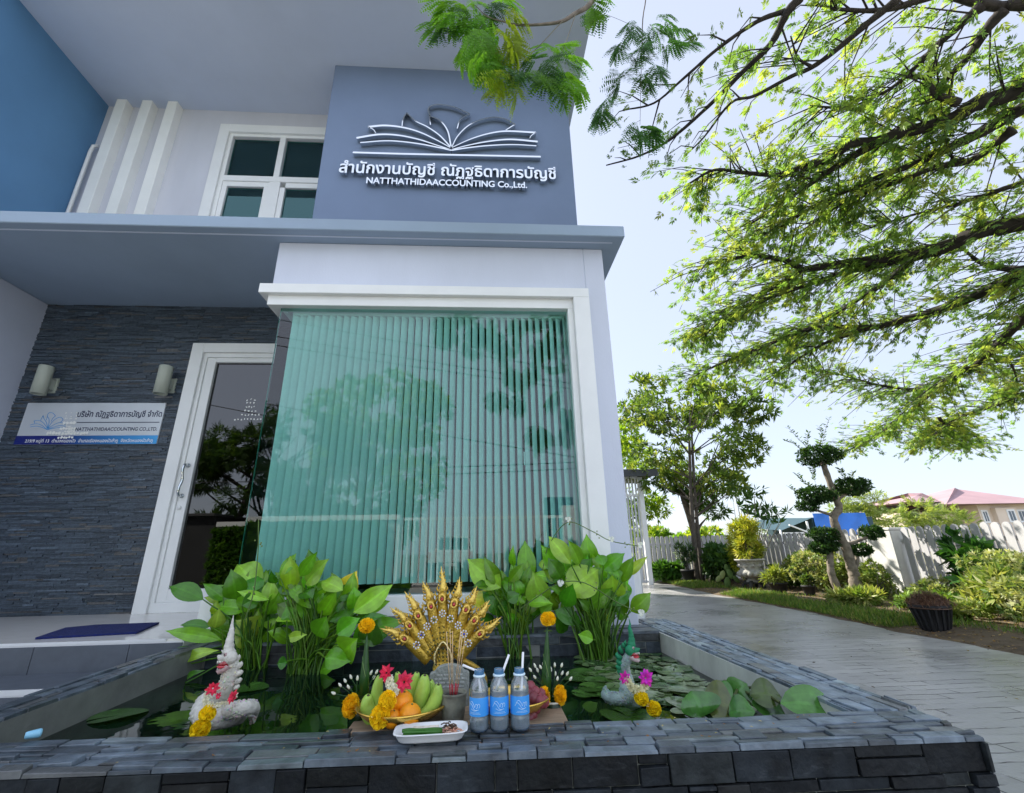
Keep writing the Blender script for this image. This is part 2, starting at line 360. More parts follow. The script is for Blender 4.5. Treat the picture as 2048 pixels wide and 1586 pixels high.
# planting strip: a gently uneven bed of soil between driveway and fence
V = []; F = []; nx, ny = 24, 90
def bed_z(x, y, e): return -.014+.074*min(1, max(0, (x-e+.12)/.5))+.018*math.sin(x*3.1+y*1.7)*min(1, max(0, (x-e)/.4))
for j in range(ny+1):
    y = 1.5+j*(15.2-1.5)/ny
    k = max(i for i in range(len(EDGE)) if EDGE[i][1] <= y or i == 0); k = min(k, len(EDGE)-2)
    t = min(1.0, (y-EDGE[k][1])/(EDGE[k+1][1]-EDGE[k][1])); e = lerp(EDGE[k][0], EDGE[k+1][0], t)+.03*math.sin(y*5.3)+.02*math.sin(y*13.)
    for i in range(nx+1):
        x = lerp(e-.12, 9.6, (i/nx)**1.4); V.append((x, y, bed_z(x, y, e)))
for j in range(ny):
    for i in range(nx): a = j*(nx+1)+i; F.append((a, a+1, a+nx+2, a+nx+1))
def edge_x(y):
    k = max([i for i in range(len(EDGE)) if EDGE[i][1] <= y] or [0]); k = min(k, len(EDGE)-2)
    return lerp(EDGE[k][0], EDGE[k+1][0], min(1.0, (y-EDGE[k][1])/(EDGE[k+1][1]-EDGE[k][1])))
soil = fast_mesh('soil_bed', V, F, mat('garden_soil', (.10, .072, .042), .95, var=.45, scale=5, bump=.5, bscale=25), smooth=True)
tag(soil, kind='structure')

# ------------------------------------------------------------------ the office building
BY = 14.2                                                        # how far back the building runs
bld = thing('office_building', (-1.6, 6, 0), 'two storey blue grey office with white framed bay window, slate porch wall and flat canopy', 'building')
def bx(name, m, boxes, parent=None, bevel=.004):
    b = MB()
    for q in boxes: b.box(*q)
    return b.build(name, m, parent or bld, bevel)
YF, YD, YP, YU = 3.265, 4.367, 3.855, 4.51
# lower volume round the bay window
bx('bay_wall', M_LOW, [(.86, 1.03, YF, BY, 0, 3.479), (-1.706, .86, YF, YF+.16, 3.045, 3.479), (-1.706, -1.55, YF+.16, YD, 3.045, 3.479),
                       (-1.706, .86, YF, YF+.16, 0, .618), (-1.706, -1.55, YF+.16, YD, 0, .618)], bevel=.006)
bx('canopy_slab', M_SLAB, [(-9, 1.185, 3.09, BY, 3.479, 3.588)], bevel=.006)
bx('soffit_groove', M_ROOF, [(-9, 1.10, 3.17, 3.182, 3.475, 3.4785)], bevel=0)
bx('sign_wall', M_PANEL, [(-1.738, .984, YP, YP+.9, 3.588, 6.42)], bevel=.006)
bx('upper_side_wall', M_UP, [(.80, .975, YP+.9, BY, 3.588, 6.42)], bevel=0)
WX0, WX1, WZ0, WZ1 = -3.30, -1.30, 4.10, 6.148
bx('upper_wall', M_UP, [(-4.74, WX0+.02, YU, YU+.15, 3.588, 6.42), (WX0+.02, -1.0, YU, YU+.15, WZ1-.02, 6.42), (WX0+.02, -1.0, YU, YU+.15, 3.588, WZ0+.02)], bevel=0)
bx('deep_blue_wall', M_BLUE, [(-9, -4.74, 2.7, BY, 3.588, 7.4)], bevel=.006)
bx('roof', M_ROOF, [(-9, 1.165, 3.045, BY, 6.42, 6.85)], bevel=.006)
for x in (-4.564, -4.262, -3.956):
    bx('fin', M_FIN, [(x, x+.119, 4.40, YU+.01, 3.589, 6.419)], bevel=.004)
bx('porch_side_wall', M_SIDE, [(-6.5, -4.458, 2.6, BY, 0, 3.478)], bevel=.006)
mb = MB(); mb.tube([(-4.655, 4.47, 5.72), (-4.68, 4.44, 5.69), (-4.69, 4.44, 5.6), (-4.69, 4.44, 3.59)], .02, 8)
mb.build('conduit', M_WHITE, bld)
# dim rooms behind the panes
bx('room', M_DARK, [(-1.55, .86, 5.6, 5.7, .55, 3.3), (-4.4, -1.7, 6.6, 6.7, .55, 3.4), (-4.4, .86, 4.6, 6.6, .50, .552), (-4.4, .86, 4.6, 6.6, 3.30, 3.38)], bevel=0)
bx('upper_room', mat('teal_room', (.10, .24, .25), .9, var=.1), [(-3.5, -1.0, 6.2, 6.3, 3.6, 6.4), (-3.5, -3.4, 4.7, 6.2, 3.6, 6.4), (-3.5, -1.0, 4.7, 6.2, 6.30, 6.36), (-3.5, -1.0, 4.7, 6.2, 3.6, 3.7)], bevel=0)
bx('bay_floor', mat('bay_floor_tile', (.70, .70, .68), .3, var=.05), [(-1.55, .86, YF+.16, 5.6, .56, .618)], bevel=0)
# upper window
def window_part():
    fr = bx('window_frame', M_WHITE, [(WX0, WX0+.12, YU-.05, YU+.10, WZ0, WZ1), (WX0+.12, WX1, YU-.05, YU+.10, WZ1-.12, WZ1),
                          (WX0+.12, WX0+.165, YU-.02, YU+.10, WZ0, WZ1-.12), (WX0+.165, WX1, YU-.02, YU+.10, WZ1-.165, WZ1-.12),
                          (WX0+.165, WX1, YU-.025, YU+.08, 5.28, 5.36), (-2.56, -2.49, YU-.022, YU+.08, 5.36, WZ1-.165), (-2.59, -2.46, YU-.022, YU+.08, WZ0, 5.28),
                          (WX0+.165, -2.59, YU-.01, YU+.06, 5.21, 5.28), (WX0+.165, WX0+.22, YU-.01, YU+.06, WZ0, 5.21), (-2.65, -2.59, YU-.01, YU+.06, WZ0, 5.21),
                          (-2.46, -2.40, YU-.01, YU+.06, WZ0, 5.21), (-2.40, WX1, YU-.01, YU+.06, 5.21, 5.28)], bevel=.003)
    p = MB(); p.box(WX0+.165, -2.56, YU+.03, YU+.036, 5.36, WZ1-.165); p.box(-2.49, WX1, YU+.03, YU+.036, 5.36, WZ1-.165)
    p.box(WX0+.22, -2.65, YU+.02, YU+.026, WZ0, 5.21); p.box(-2.40, WX1, YU+.02, YU+.026, WZ0, 5.21)
    p.build('pane', M_GLASSU, fr)
    c = MB(); c.box(WX0+.2, WX1, YU+.5, YU+.52, 5.86, 6.0); c.build('blind_box', mat('pale_teal_fabric', (.35, .45, .45), .8), fr)
    c = MB(); c.box(WX0+.22, -2.65, YU+.2, YU+.22, 4.3, at(500, 399, YU+.2).z); c.box(-2.40, WX1, YU+.2, YU+.22, 4.3, at(600, 403, YU+.2).z); c.build('half_blind', mat('pale_blue_fabric', (.75, .85, .95), .8), fr)
window_part()
# bay window
wf = bx('bay_frame', M_WHITE, [(-1.772, .866, YF-.062, YF+.10, 2.962, 3.045), (.735, .866, YF-.062, YF+.10, .738, 2.962), (-1.712, .735, YF-.02, YF+.10, 2.876, 2.962),
                               (.690, .735, YF-.02, YF+.10, .738, 2.876), (-1.772, .866, YF-.062, YF+.12, .617, .738),
                               (-1.772, -1.60, YF+.10, YD, 2.962, 3.045), (-1.712, -1.60, YF+.10, YD, 2.876, 2.962), (-1.74, -1.56, YF+.12, YD, .617, .738)], bevel=.003)
M_GEDGE = mat('glass_edge', (.02, .16, .13), .15, var=.05)
mb = MB(); mb.add([(-1.624, 3.300, .738), (.692, 3.300, .738), (.692, 3.300, 2.876), (-1.624, 3.300, 2.876)], [(0, 1, 2, 3)]); fp = mb.build('front_pane', M_GLASS, wf)
mb = MB(); mb.box(-1.6245, -1.620, 3.301, 3.311, .738, 2.876); mb.build('glass_edge', M_GEDGE, wf)
mb = MB(); mb.add([(-1.618, YD-.01, .738), (-1.618, 3.313, .738), (-1.618, 3.313, 2.876), (-1.618, YD-.01, 2.876)], [(0, 1, 2, 3)]); mb.build('side_pane', M_GLASS, wf)
# front door
dx0, dx1 = -2.905, -1.64
df = bx('door_frame', M_WHITE, [(dx0, dx0+.115, YD-.085, YD+.05, .562, 3.03), (dx0+.115, dx1, YD-.085, YD+.05, 2.93, 3.03), (dx0+.115, dx0+.15, YD-.06, YD+.05, .64, 2.93),
                                (dx0+.15, dx1, YD-.06, YD+.05, 2.885, 2.93), (dx0+.115, dx1, YD-.06, YD+.05, .562, .64)], bevel=.003)
lf = bx('door_leaf', M_WHITE, [(dx0+.15, -2.672, YD-.045, YD+.04, .64, 2.885), (-2.672, dx1, YD-.045, YD+.04, 2.838, 2.885), (-2.672, dx1, YD-.045, YD+.04, .64, .743)], bevel=.003)
mb = MB(); mb.box(-2.672, dx1, YD-.012, YD-.006, .743, 2.838); mb.build('pane', M_GLASSD, lf)
mb = MB(); mb.tube(spline([(-2.722, YD-.045, 1.80), (-2.722, YD-.10, 1.80), (-2.722, YD-.115, 1.74), (-2.716, YD-.10, 1.66), (-2.722, YD-.115, 1.58), (-2.722, YD-.10, 1.525), (-2.722, YD-.045, 1.525)]), .011, 8)
for z in (1.80, 1.525): mb.tube([(-2.722, YD-.046, z), (-2.722, YD-.055, z)], .02, 12)
mb.build('handle', M_CHROME, lf)
mb = MB(); mb.tube([(-2.722, YD-.046, 1.42), (-2.722, YD-.058, 1.42)], .018, 12); mb.build('lock', M_WHITE, lf)
# stacked slate cladding of the porch wall
def strips(x0, x1, z0, z1, mbx):
    z = z0
    while z < z1:
        h = R.uniform(.010, .020); h = min(h, z1-z)
        if h < .004: break
        x = x0
        while x < x1:
            l = min(R.uniform(.05, .24), x1-x); d = R.uniform(.0, .013)**1.0; t = R.uniform(.7, 1.35)
            if R.random() < .05: t *= 1.5
            c = (.055*t, .073*t, .095*t)
            if R.random() < .10: c = (.085*t, .085*t, .085*t)
            mbx.box(x, x+l-.001, YD-.012-d, YD, z, z+h-.0012, c); x += l
        z += h
mb = MB(); strips(-4.458, dx0, .563, 3.478, mb); strips(dx0, -1.56, 3.031, 3.478, mb)
mb.build('slate_cladding', M_STRIP, bld)
bx('porch_back_wall', M_RISER, [(-4.458, dx0, YD, YD+.2, .4, 3.479), (dx0, -1.4, YD, YD+.2, 3.03, 3.479), (dx1, -1.4, YD, YD+.2, .4, 3.03)], bevel=0)

# porch floor and steps
por = thing('porch', (-3.1, 3.6, 0), 'raised cream tiled porch with dark tiled steps before the slate wall', 'porch')
def pbx(name, m, boxes, bevel=.002):
    b = MB()
    for q in boxes: b.box(*q)
    return b.build(name, m, por, bevel)
pbx('porch_floor', M_TILE, [(-4.458, -1.712, 2.99, YD-.02, .40, .562)])
pbx('floor_edge', M_GROUT, [(-4.458, -1.80, 2.982, 2.99, .549, .5625)], 0)
def riser(y, z0, z1):
    b = MB(); x = -4.7; xs = [-4.0, -3.49, -2.985, -2.489, -1.984, -1.70]
    x = -4.458
    for q in xs: b.box(x, q-.004, y-.008, y, z0, z1-.004); x = q
    b.build('riser_tile', M_RISER, por)
pbx('riser_grout', M_GROUT, [(-4.458, -1.70, 2.984, 2.99, .40, .549)], 0); riser(2.984, .405, .546)
pbx('tread', M_RISER, [(-4.458, -1.70, 2.66, 2.976, .3, .408)])
pbx('tread_nosing', M_GROUT, [(-4.458, -1.70, 2.652, 2.66, .385, .4085)], 0)
pbx('riser_grout', M_GROUT, [(-4.458, -1.70, 2.654, 2.66, .26, .385)], 0); riser(2.654, .265, .383)
pbx('tread', M_RISER, [(-4.458, -1.70, 2.32, 2.646, .14, .262)]); pbx('tread_nosing', M_GROUT, [(-4.458, -1.70, 2.312, 2.32, .24, .263)], 0)
riser(2.312, .12, .238)
pbx('tread', M_RISER, [(-4.458, -1.70, 1.98, 2.304, .004, .118)])
# door mat
mb = MB(); top = [(-2.606, 3.102), (-2.111, 3.202), (-2.258, 3.63), (-2.66, 3.60), (-2.769, 3.50)]
n = len(top); mb.add([(x, y, .563) for x, y in top]+[(x, y, .574) for x, y in top], [tuple(range(n, 2*n))]+[(i, (i+1) % n, n+(i+1) % n, n+i) for i in range(n)])
tag(mb.build('door_mat', mat('navy_mat', (.004, .012, .10), .95, var=.3, scale=60, bump=.5, bscale=300)), 'dark blue door mat lying on the cream porch tiles', 'door mat')

# vertical blinds behind the bay window
vb = thing('vertical_blind', (-.4, 3.5, 2.85), 'white vertical blind of tall narrow slats behind the bay window', 'blind')
mb = MB(); mb.box(-1.56, .69, 3.38, 3.43, 2.86, 2.90); mb.build('head_rail', M_WHITE, vb)
th = rad(60); pitch = .0585; n = 39; proto = None
for i in range(n):
    x = -1.535+i*pitch; a = rad(48)+R.uniform(-.05, .05)
    w = .0330; dx, dy = math.cos(a)*w, math.sin(a)*w
    mb = MB(); P = []
    for z in (.80, 2.86):
        for k in range(5):
            t = -1+k/2; bow = .006*(1-t*t); P.append((x+dx*t+math.sin(a)*bow, 3.405+dy*t-math.cos(a)*bow, z))
    mb.add(P, [(k, k+1, k+6, k+5) for k in range(4)], None, True); mb.build('slat', M_BLIND, vb)
mb = MB(); mb.box(.30, .308, 3.33, 3.336, 1.60, 1.70); mb.build('wand', M_WHITE, vb)
# ------------------------------------------------------------------ the pond
ZW, ZWATER = .52, .402
pond = thing('pond_basin', (-.2, 2.3, 0), 'low pond basin of dark slate blocks with pale concrete inner walls', 'pond')
def yl(x): return 1.353-.024*x
def yi(x): return 1.555-.0287*x
def xr_in(y): return 1.116-.029*(y-1.522)
def xr_out(y): return 1.363-.019*y
def xl_in(y): return -1.55-.0353*(y-1.8)
def xl_out(y): return -1.726-.067*(y-1.987)
def prism(m, name, foot, z0, z1, bevel=0):
    b = MB(); n = len(foot)
    b.add([(x, y, z0) for x, y in foot]+[(x, y, z1) for x, y in foot],
          [tuple(range(n-1, -1, -1)), tuple(range(n, 2*n))]+[(i, (i+1) % n, n+(i+1) % n, n+i) for i in range(n)])
    return b.build(name, m, pond, bevel)
C = .012
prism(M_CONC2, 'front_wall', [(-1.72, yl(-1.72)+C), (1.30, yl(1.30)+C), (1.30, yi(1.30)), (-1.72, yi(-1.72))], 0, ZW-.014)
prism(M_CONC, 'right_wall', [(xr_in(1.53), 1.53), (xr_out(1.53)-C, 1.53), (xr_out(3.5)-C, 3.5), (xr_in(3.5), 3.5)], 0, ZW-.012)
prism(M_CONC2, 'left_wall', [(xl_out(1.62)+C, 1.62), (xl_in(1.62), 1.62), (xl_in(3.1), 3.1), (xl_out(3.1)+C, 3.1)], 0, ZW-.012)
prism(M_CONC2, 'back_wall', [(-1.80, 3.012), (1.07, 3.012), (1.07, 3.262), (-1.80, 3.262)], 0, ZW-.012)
prism(M_CONC2, 'pond_floor', [(-1.7, 1.5), (1.2, 1.5), (1.2, 3.1), (-1.7, 3.1)], .02, .10)
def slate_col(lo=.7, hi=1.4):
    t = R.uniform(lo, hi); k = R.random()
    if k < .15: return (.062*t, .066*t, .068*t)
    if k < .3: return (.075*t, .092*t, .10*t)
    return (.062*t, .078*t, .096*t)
def slate_field(mbx, o, u, v, n, rows, lens, dep, gap=.0025, lo=.7, hi=1.4, thick=.012, split=.25):
    """Rows of random stones over the parallelogram o,u,v; n points outward."""
    o, u, v, n = map(Vector, (o, u, v, n)); U, V = u.length, v.length; u = u/U; v = v/V; n.normalize()
    a = 0
    while a < V-1e-4:
        h = R.uniform(*rows)
        if V-a-h < rows[0]*.6: h = V-a
        b = -R.uniform(0, lens[0])
        while b < U:
            l = R.uniform(*lens); s0 = max(0, b); s1 = min(U, b+l); b += l
            if s1-s0 < .008: continue
            parts = [(a, h)]
            if R.random() < split: c = R.uniform(.35, .65)*h; parts = [(a, c), (a+c, h-c)]
            for aa, hh in parts:
                d = R.uniform(*dep); j = lambda: R.uniform(-.002, .002)
                q = o+u*(s0+gap/2)+v*(aa+gap/2)-n*thick
                U1 = u*(s1-s0-gap); V1 = v*(hh-gap); W = n*(thick+d)
                tilt = n*R.uniform(-.003, .003); tilt2 = n*R.uniform(-.003, .003)
                P = [q, q+U1, q+U1+V1, q+V1]
                T = [P[0]+W+u*abs(j())+v*abs(j()), P[1]+W+tilt-u*abs(j())+v*abs(j()), P[2]+W+tilt+tilt2-u*abs(j())-v*abs(j()), P[3]+W+tilt2+u*abs(j())-v*abs(j())]
                mbx.add(P+T, [(4, 5, 6, 7), (0, 1, 5, 4), (1, 2, 6, 5), (2, 3, 7, 6), (3, 0, 4, 7)], slate_col(lo, hi))
        a += h
mb = MB()
slate_field(mb, (-1.74, yl(-1.74)-.003, ZW), (3.04, -.073, 0), (.003, .206, 0), (0, 0, 1), (.025, .06), (.06, .24), (-.0045, .004), lo=.7, hi=2.3, split=.4)
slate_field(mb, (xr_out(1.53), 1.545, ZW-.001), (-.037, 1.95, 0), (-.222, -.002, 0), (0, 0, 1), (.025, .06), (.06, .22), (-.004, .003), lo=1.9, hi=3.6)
slate_field(mb, (xl_in(1.62), 1.60, ZW-.001), (-.052, 1.5, 0), (-.165, 0, 0), (0, 0, 1), (.025, .06), (.08, .26), (-.006, .004), lo=.8, hi=1.6)
slate_field(mb, (-1.62, 3.0, ZW-.002), (2.69, 0, 0), (0, .262, 0), (0, 0, 1), (.05, .09), (.12, .35), (-.004, .003), lo=.8, hi=1.5)
mb.build('slate_coping', M_SLATE, pond, .0015)
mb = MB()
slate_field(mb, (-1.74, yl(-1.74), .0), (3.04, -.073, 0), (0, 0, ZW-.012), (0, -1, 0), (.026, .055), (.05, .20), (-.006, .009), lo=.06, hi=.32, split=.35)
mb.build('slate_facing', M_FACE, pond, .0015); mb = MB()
slate_field(mb, (1.302, yl(1.30), 0), (.03, 2.1, 0), (0, 0, ZW-.012), (1, 0, 0), (.045, .095), (.10, .32), (-.004, .006), lo=.5, hi=1.2)
mb.build('slate_facing', M_FACE, pond, .0015); mb = MB()
slate_field(mb, (-1.58, 3.008, .12), (2.65, 0, 0), (0, 0, .395), (0, -1, 0), (.06, .10), (.2, .4), (-.002, .002), lo=.5, hi=1.0)
mb.build('slate_facing', M_FACE, pond, .0015); mb = MB()
slate_field(mb, (xl_out(3.1), 3.1, 0), (.095, -1.5, 0), (0, 0, ZW-.014), (-1, 0, 0), (.045, .09), (.1, .3), (-.003, .004), lo=.6, hi=1.2)
mb.build('slate_facing', M_FACE, pond, .0015)

def water_mat():
    m = bpy.data.materials.new('pond_water'); m.use_nodes = True; nt = m.node_tree; L = nt.links; b = nt.nodes['Principled BSDF']
    tc = N(nt, 'ShaderNodeTexCoord'); no = N(nt, 'ShaderNodeTexNoise'); no.inputs['Scale'].default_value = 3.; no.inputs['Detail'].default_value = 5; L.new(tc.outputs['Object'], no.inputs[0])
    cr = N(nt, 'ShaderNodeValToRGB'); cr.color_ramp.elements[0].position = .35; cr.color_ramp.elements[0].color = (.001, .004, .003, 1)
    cr.color_ramp.elements[1].position = .75; cr.color_ramp.elements[1].color = (.006, .022, .012, 1); L.new(no.outputs[0], cr.inputs[0]); L.new(cr.outputs[0], b.inputs['Base Color'])
    b.inputs['Roughness'].default_value = .03; b.inputs['IOR'].default_value = 1.33
    n2 = N(nt, 'ShaderNodeTexNoise'); n2.inputs['Scale'].default_value = 9; n2.inputs['Detail'].default_value = 2; L.new(tc.outputs['Object'], n2.inputs[0])
    bp = N(nt, 'ShaderNodeBump'); bp.inputs['Strength'].default_value = .06; bp.inputs['Distance'].default_value = .02; L.new(n2.outputs[0], bp.inputs['Height']); L.new(bp.outputs[0], b.inputs['Normal'])
    return m
mb = MB(); mb.add([(-1.66, 1.50, ZWATER), (1.14, 1.45, ZWATER), (1.085, 3.012, ZWATER), (-1.61, 3.012, ZWATER)], [(0, 1, 2, 3)])
tag(mb.build('water', water_mat()), kind='structure')

# ------------------------------------------------------------------ leaves
M_LEAF = tonemat('broad_leaf', .26, .33, .6, bump=.15, bscale=45, var=.16, vs=22)
M_STALK = tonemat('green_stalk', .5, .15, .4, var=.2)
M_PAD = tonemat('lily_pad', .16, .12, .6, bump=.2, bscale=40, var=.3, vs=26)
M_PETAL = tonemat('petal', .6, .3, .3, bump=.2, bscale=200, var=.08)
GREENS = [(.16, .42, .018), (.12, .34, .016), (.20, .48, .022), (.27, .55, .03), (.08, .26, .014), (.17, .43, .02)]
def leaf(mbx, J, T, w, nrm, col, fold=.18, droop=.12, m=9, wave=.05, peak=.42, rib=1.25, blunt=1.02):
    J, T = Vector(J), Vector(T); d = T-J; Ln = d.length
    if Ln < 1e-5: return
    d.normalize(); s = d.cross(Vector(nrm)); s.normalize(); nn = s.cross(d).normalized()
    vs = []; cols = [-1, -.55, -.10, 0, .10, .55, 1]; ph = R.uniform(0, 6)
    pw = math.log(.5)/math.log(peak)
    for i in range(m+1):
        t = i/m; c = J+d*(Ln*t)+nn*(droop*Ln*(math.sin(math.pi*t)*.9-.55*t*t))
        hw = w/2*max(.02, math.sin(math.pi*t**pw)**blunt) if 0 < t < 1 else w/2*.02
        if t > .8: hw *= 1-.45*(t-.8)/.2
        for q in cols:
            e = abs(q); z = fold*hw*2*(e**1.3) - .35*hw*e**3*fold*2 + wave*w*math.sin(ph+t*9+q*2)*e
            vs.append(c+s*(q*hw)+nn*z)
    fs = []; k = len(cols); o = len(mbx.v)
    mbx.v += [tuple(p) for p in vs]
    for i in range(m):
        for j in range(k-1):
            a = o+i*k+j; mbx.f.append((a, a+1, a+k+1, a+k)); mbx.sm.append(True)
            f = rib if j in (2, 3) else (1.05 if j in (1, 4) else .92)*(1+.03*math.sin(i*2.6+ph))
            mbx.c.append((col[0]*f, col[1]*f, col[2]*f))
def petiole(mbx, A, B, r0, r1, col, bend=.35):
    A, B = Vector(A), Vector(B); h = (B-A).length
    M1 = A+Vector((0, 0, h*bend))+(B-A)*.15; M2 = A+(B-A)*.7+Vector((0, 0, h*.08))
    pts = []
    for i in range(7):
        t = i/6; pts.append(((1-t)**3)*A+3*t*(1-t)**2*M1+3*t*t*(1-t)*M2+t**3*B)
    mbx.tube(pts, [lerp(r0, r1, i/6) for i in range(7)], 5, col, False)
def broadleaf(name, label, root, leaves, conv, y0, group, extra=14, flower=None):
    """leaves: (joint, tip, width, tone) in picture units, read into space at depths round y0."""
    rt = thing(name, root, label, 'pond plant', group); lm = MB(); pm = MB(); sc = conv[2]
    for jx, jy, tx, ty, w, tone in leaves:
        jp = (conv[0]+jx/sc, conv[1]+jy/sc); tp = (conv[0]+tx/sc, conv[1]+ty/sc)
        low = min(1, max(0, (jp[1]-1225)/120)); y = y0+R.uniform(-.16, .16)-low*.22
        J = at(*jp, y); T = at(*tp, y+R.uniform(-.10, .08)); px = (CAMLOC-J).dot(FW)/-FPX
        W = w/sc*abs(px)*1.26
        base = {'g': R.choice(GREENS), 'l': (.34, .62, .05), 'd': (.065, .22, .014), 'y': (.86, .70, .05), 'p': (.38, .58, .075), 'b': (.16, .075, .02)}[tone]
        base = tuple(c*R.uniform(.85, 1.15) for c in base)
        view = (CAMLOC-J).normalized()
        nrm = view+Vector((R.uniform(-.3, .3), R.uniform(-.2, .2), R.uniform(.0, .5)))
        leaf(lm, J, T, W, nrm, base, fold=R.uniform(.08, .25), droop=R.uniform(.04, .16), wave=R.uniform(.01, .05))
        A = Vector(root)+Vector((R.gauss(0, .035), R.gauss(0, .03), -.01))
        petiole(pm, A, J, .0052, .0036, tuple(c*.5 for c in (R.choice(GREENS) if tone != 'y' else (.25, .25, .03))), R.uniform(.3, .5))  # stalk colour darkened to stand for shade low in the clump
    jj = [(at(conv[0]+q[0]/sc, conv[1]+q[1]/sc, y0), q[4]/sc) for q in leaves]
    for i in range(int(len(leaves)*2.7)):                         # filler leaves inside the clump, their stalks painted darker for shade
        p, w = R.choice(jj); p2, _ = R.choice(jj); J = lerp(lerp(p, p2, R.uniform(.1, .6)), Vector(root), R.uniform(-.05, .26))+Vector((0, R.uniform(.0, .16), 0)); a = R.gauss(0, .55); Ln = R.uniform(.13, .22)
        T = J+Vector((math.sin(a)*Ln, R.uniform(-.05, .05), math.cos(a)*Ln*R.uniform(.3, 1))); c = tuple(v*R.uniform(.7, 1.2) for v in R.choice(GREENS))
        leaf(lm, J, T, Ln*R.uniform(.38, .52), (CAMLOC-J).normalized()+Vector((R.uniform(-.5, .5), 0, R.uniform(-.1, .6))), c, fold=R.uniform(.08, .25), droop=R.uniform(.04, .16))
        petiole(pm, Vector(root)+Vector((R.gauss(0, .035), R.gauss(0, .03), -.01)), J, .0045, .003, tuple(v*.35 for v in R.choice(GREENS)), .4)
    for i in range(extra):                                       # upright stalks of the crowded tuft, shade put into their dark colour
        A = Vector(root)+Vector((R.gauss(0, .05), R.gauss(0, .035), -.01)); B = A+Vector((R.gauss(0, .05), R.gauss(0, .05), R.uniform(.18, .32)))
        c = R.choice(GREENS); pm.tube([A, lerp(A, B, .5)+Vector((R.uniform(-.01, .01), 0, 0)), B], [.007, .006, .0035], 5, tuple(q*.35 for q in c), False)
    lm.build('foliage', M_LEAF, rt); pm.build('stalks', M_STALK, rt)
    if flower:
        fm = MB()
        for pts, flowers in flower:
            P = spline([Vector(p) for p in pts], 6); fm.tube(P, .0028, 5, (.12, .2, .05), False)
            for q in range(6, len(P), 7):                        # whorls of buds
                for k in range(4): fm.ball(P[q]+Vector((R.gauss(0, .012), R.gauss(0, .01), R.gauss(0, .012))), .0045, 6, (.25, .32, .1))
            for f in flowers:
                f = Vector(f); wm = MB()
                for k in range(3):
                    a = 2*math.pi*k/3+R.uniform(0, 1); e = f+Vector((math.cos(a)*.02, -.004, math.sin(a)*.02)); leaf(wm, f, e, .026, (0, -1, .2), (.86, .87, .86), m=4, peak=.55, rib=1)
                wm.build('flower', M_PETAL, rt)
        fm.build('flower_stem', M_STALK, rt)
    return rt
CL = (320, 1080, 4.267); CR = (900, 1030, 4.067)
PA = [(370, 510, 70, 385, 125, 'g'), (430, 740, 165, 720, 70, 'd'), (525, 850, 30, 770, 90, 'g'), (470, 750, 505, 590, 105, 'p'), (245, 1060, -215, 1300, 190, 'p'), (190, 1030, 490, 935, 80, 'l'),
      (90, 1025, 285, 910, 95, 'd'), (640, 500, 420, 395, 90, 'g'), (650, 505, 610, 255, 150, 'g'), (840, 430, 655, 195, 195, 'l'), (750, 600, 450, 560, 115, 'g'), (930, 510, 650, 435, 60, 'l'),
      (750, 620, 700, 440, 115, 'g'), (930, 525, 960, 320, 105, 'y2'), (850, 840, 650, 690, 215, 'l'), (970, 560, 780, 640, 130, 'd'), (950, 770, 940, 610, 140, 'd'), (840, 380, 940, 250, 60, 'd'),
      (650, 1310, 860, 1270, 85, 'g'), (220, 1220, 365, 1105, 55, 'd'), (780, 450, 840, 300, 120, 'g'), (700, 560, 860, 480, 110, 'd'), (560, 470, 640, 330, 90, 'd'), (860, 600, 960, 560, 90, 'g')]
PB = [(985, 370, 945, 265, 60, 'd'), (1020, 310, 1165, 110, 75, 'g'), (1140, 230, 1090, 165, 60, 'd'), (1200, 430, 1005, 310, 150, 'd'), (1195, 310, 1338, 102, 90, 'g'), (1240, 375, 1438, 160, 140, 'l'),
      (1170, 545, 1320, 370, 170, 'g'), (1290, 585, 1385, 420, 130, 'd'), (1560, 430, 1370, 345, 120, 'l'), (1600, 465, 1675, 265, 145, 'y3'), (1235, 695, 1140, 545, 310, 'l'), (1370, 640, 1512, 430, 110, 'g'),
      (1445, 695, 1745, 485, 155, 'g'), (1650, 620, 1988, 378, 150, 'l'), (1650, 475, 1490, 445, 115, 'd'), (1340, 820, 1425, 650, 150, 'g'), (1510, 805, 1705, 665, 140, 'g'), (1720, 600, 1965, 520, 95, 'g'),
      (1690, 710, 1935, 635, 60, 'd'), (1090, 845, 1250, 805, 70, 'l'), (1570, 970, 1675, 845, 200, 'g'), (1500, 870, 1560, 965, 80, 'g'), (1410, 1005, 1625, 1035, 135, 'g'), (1370, 1110, 1505, 1075, 115, 'g'),
      (1000, 1055, 1090, 1045, 80, 'd'), (1790, 900, 1835, 690, 180, 'd'), (1880, 860, 1700, 845, 85, 'd'), (1450, 470, 1700, 390, 65, 'g'), (1020, 725, 1125, 690, 70, 'd'), (1300, 500, 1200, 440, 110, 'd'), (1480, 560, 1600, 520, 110, 'd'), (1080, 500, 1160, 480, 80, 'l')]
PC = [(415, 592, 138, 355, 180, 'l'), (440, 735, 95, 660, 120, 'y'), (385, 738, 455, 740, 45, 'y'), (585, 575, 495, 395, 115, 'g'), (635, 555, 608, 200, 125, 'g'), (520, 420, 510, 250, 52, 'g'), (745, 718, 675, 465, 165, 'p'),
      (520, 620, 480, 510, 85, 'd'), (470, 700, 565, 640, 90, 'd'), (580, 665, 675, 595, 95, 'l'), (390, 740, 530, 770, 85, 'd'), (640, 725, 835, 715, 85, 'g'), (250, 855, 375, 845, 70, 'd'), (740, 800, 835, 725, 85, 'l'),
      (690, 985, 862, 1140, 185, 'p'), (310, 570, 190, 580, 60, 'd'), (560, 640, 520, 560, 90, 'g'), (700, 590, 640, 520, 90, 'd')]
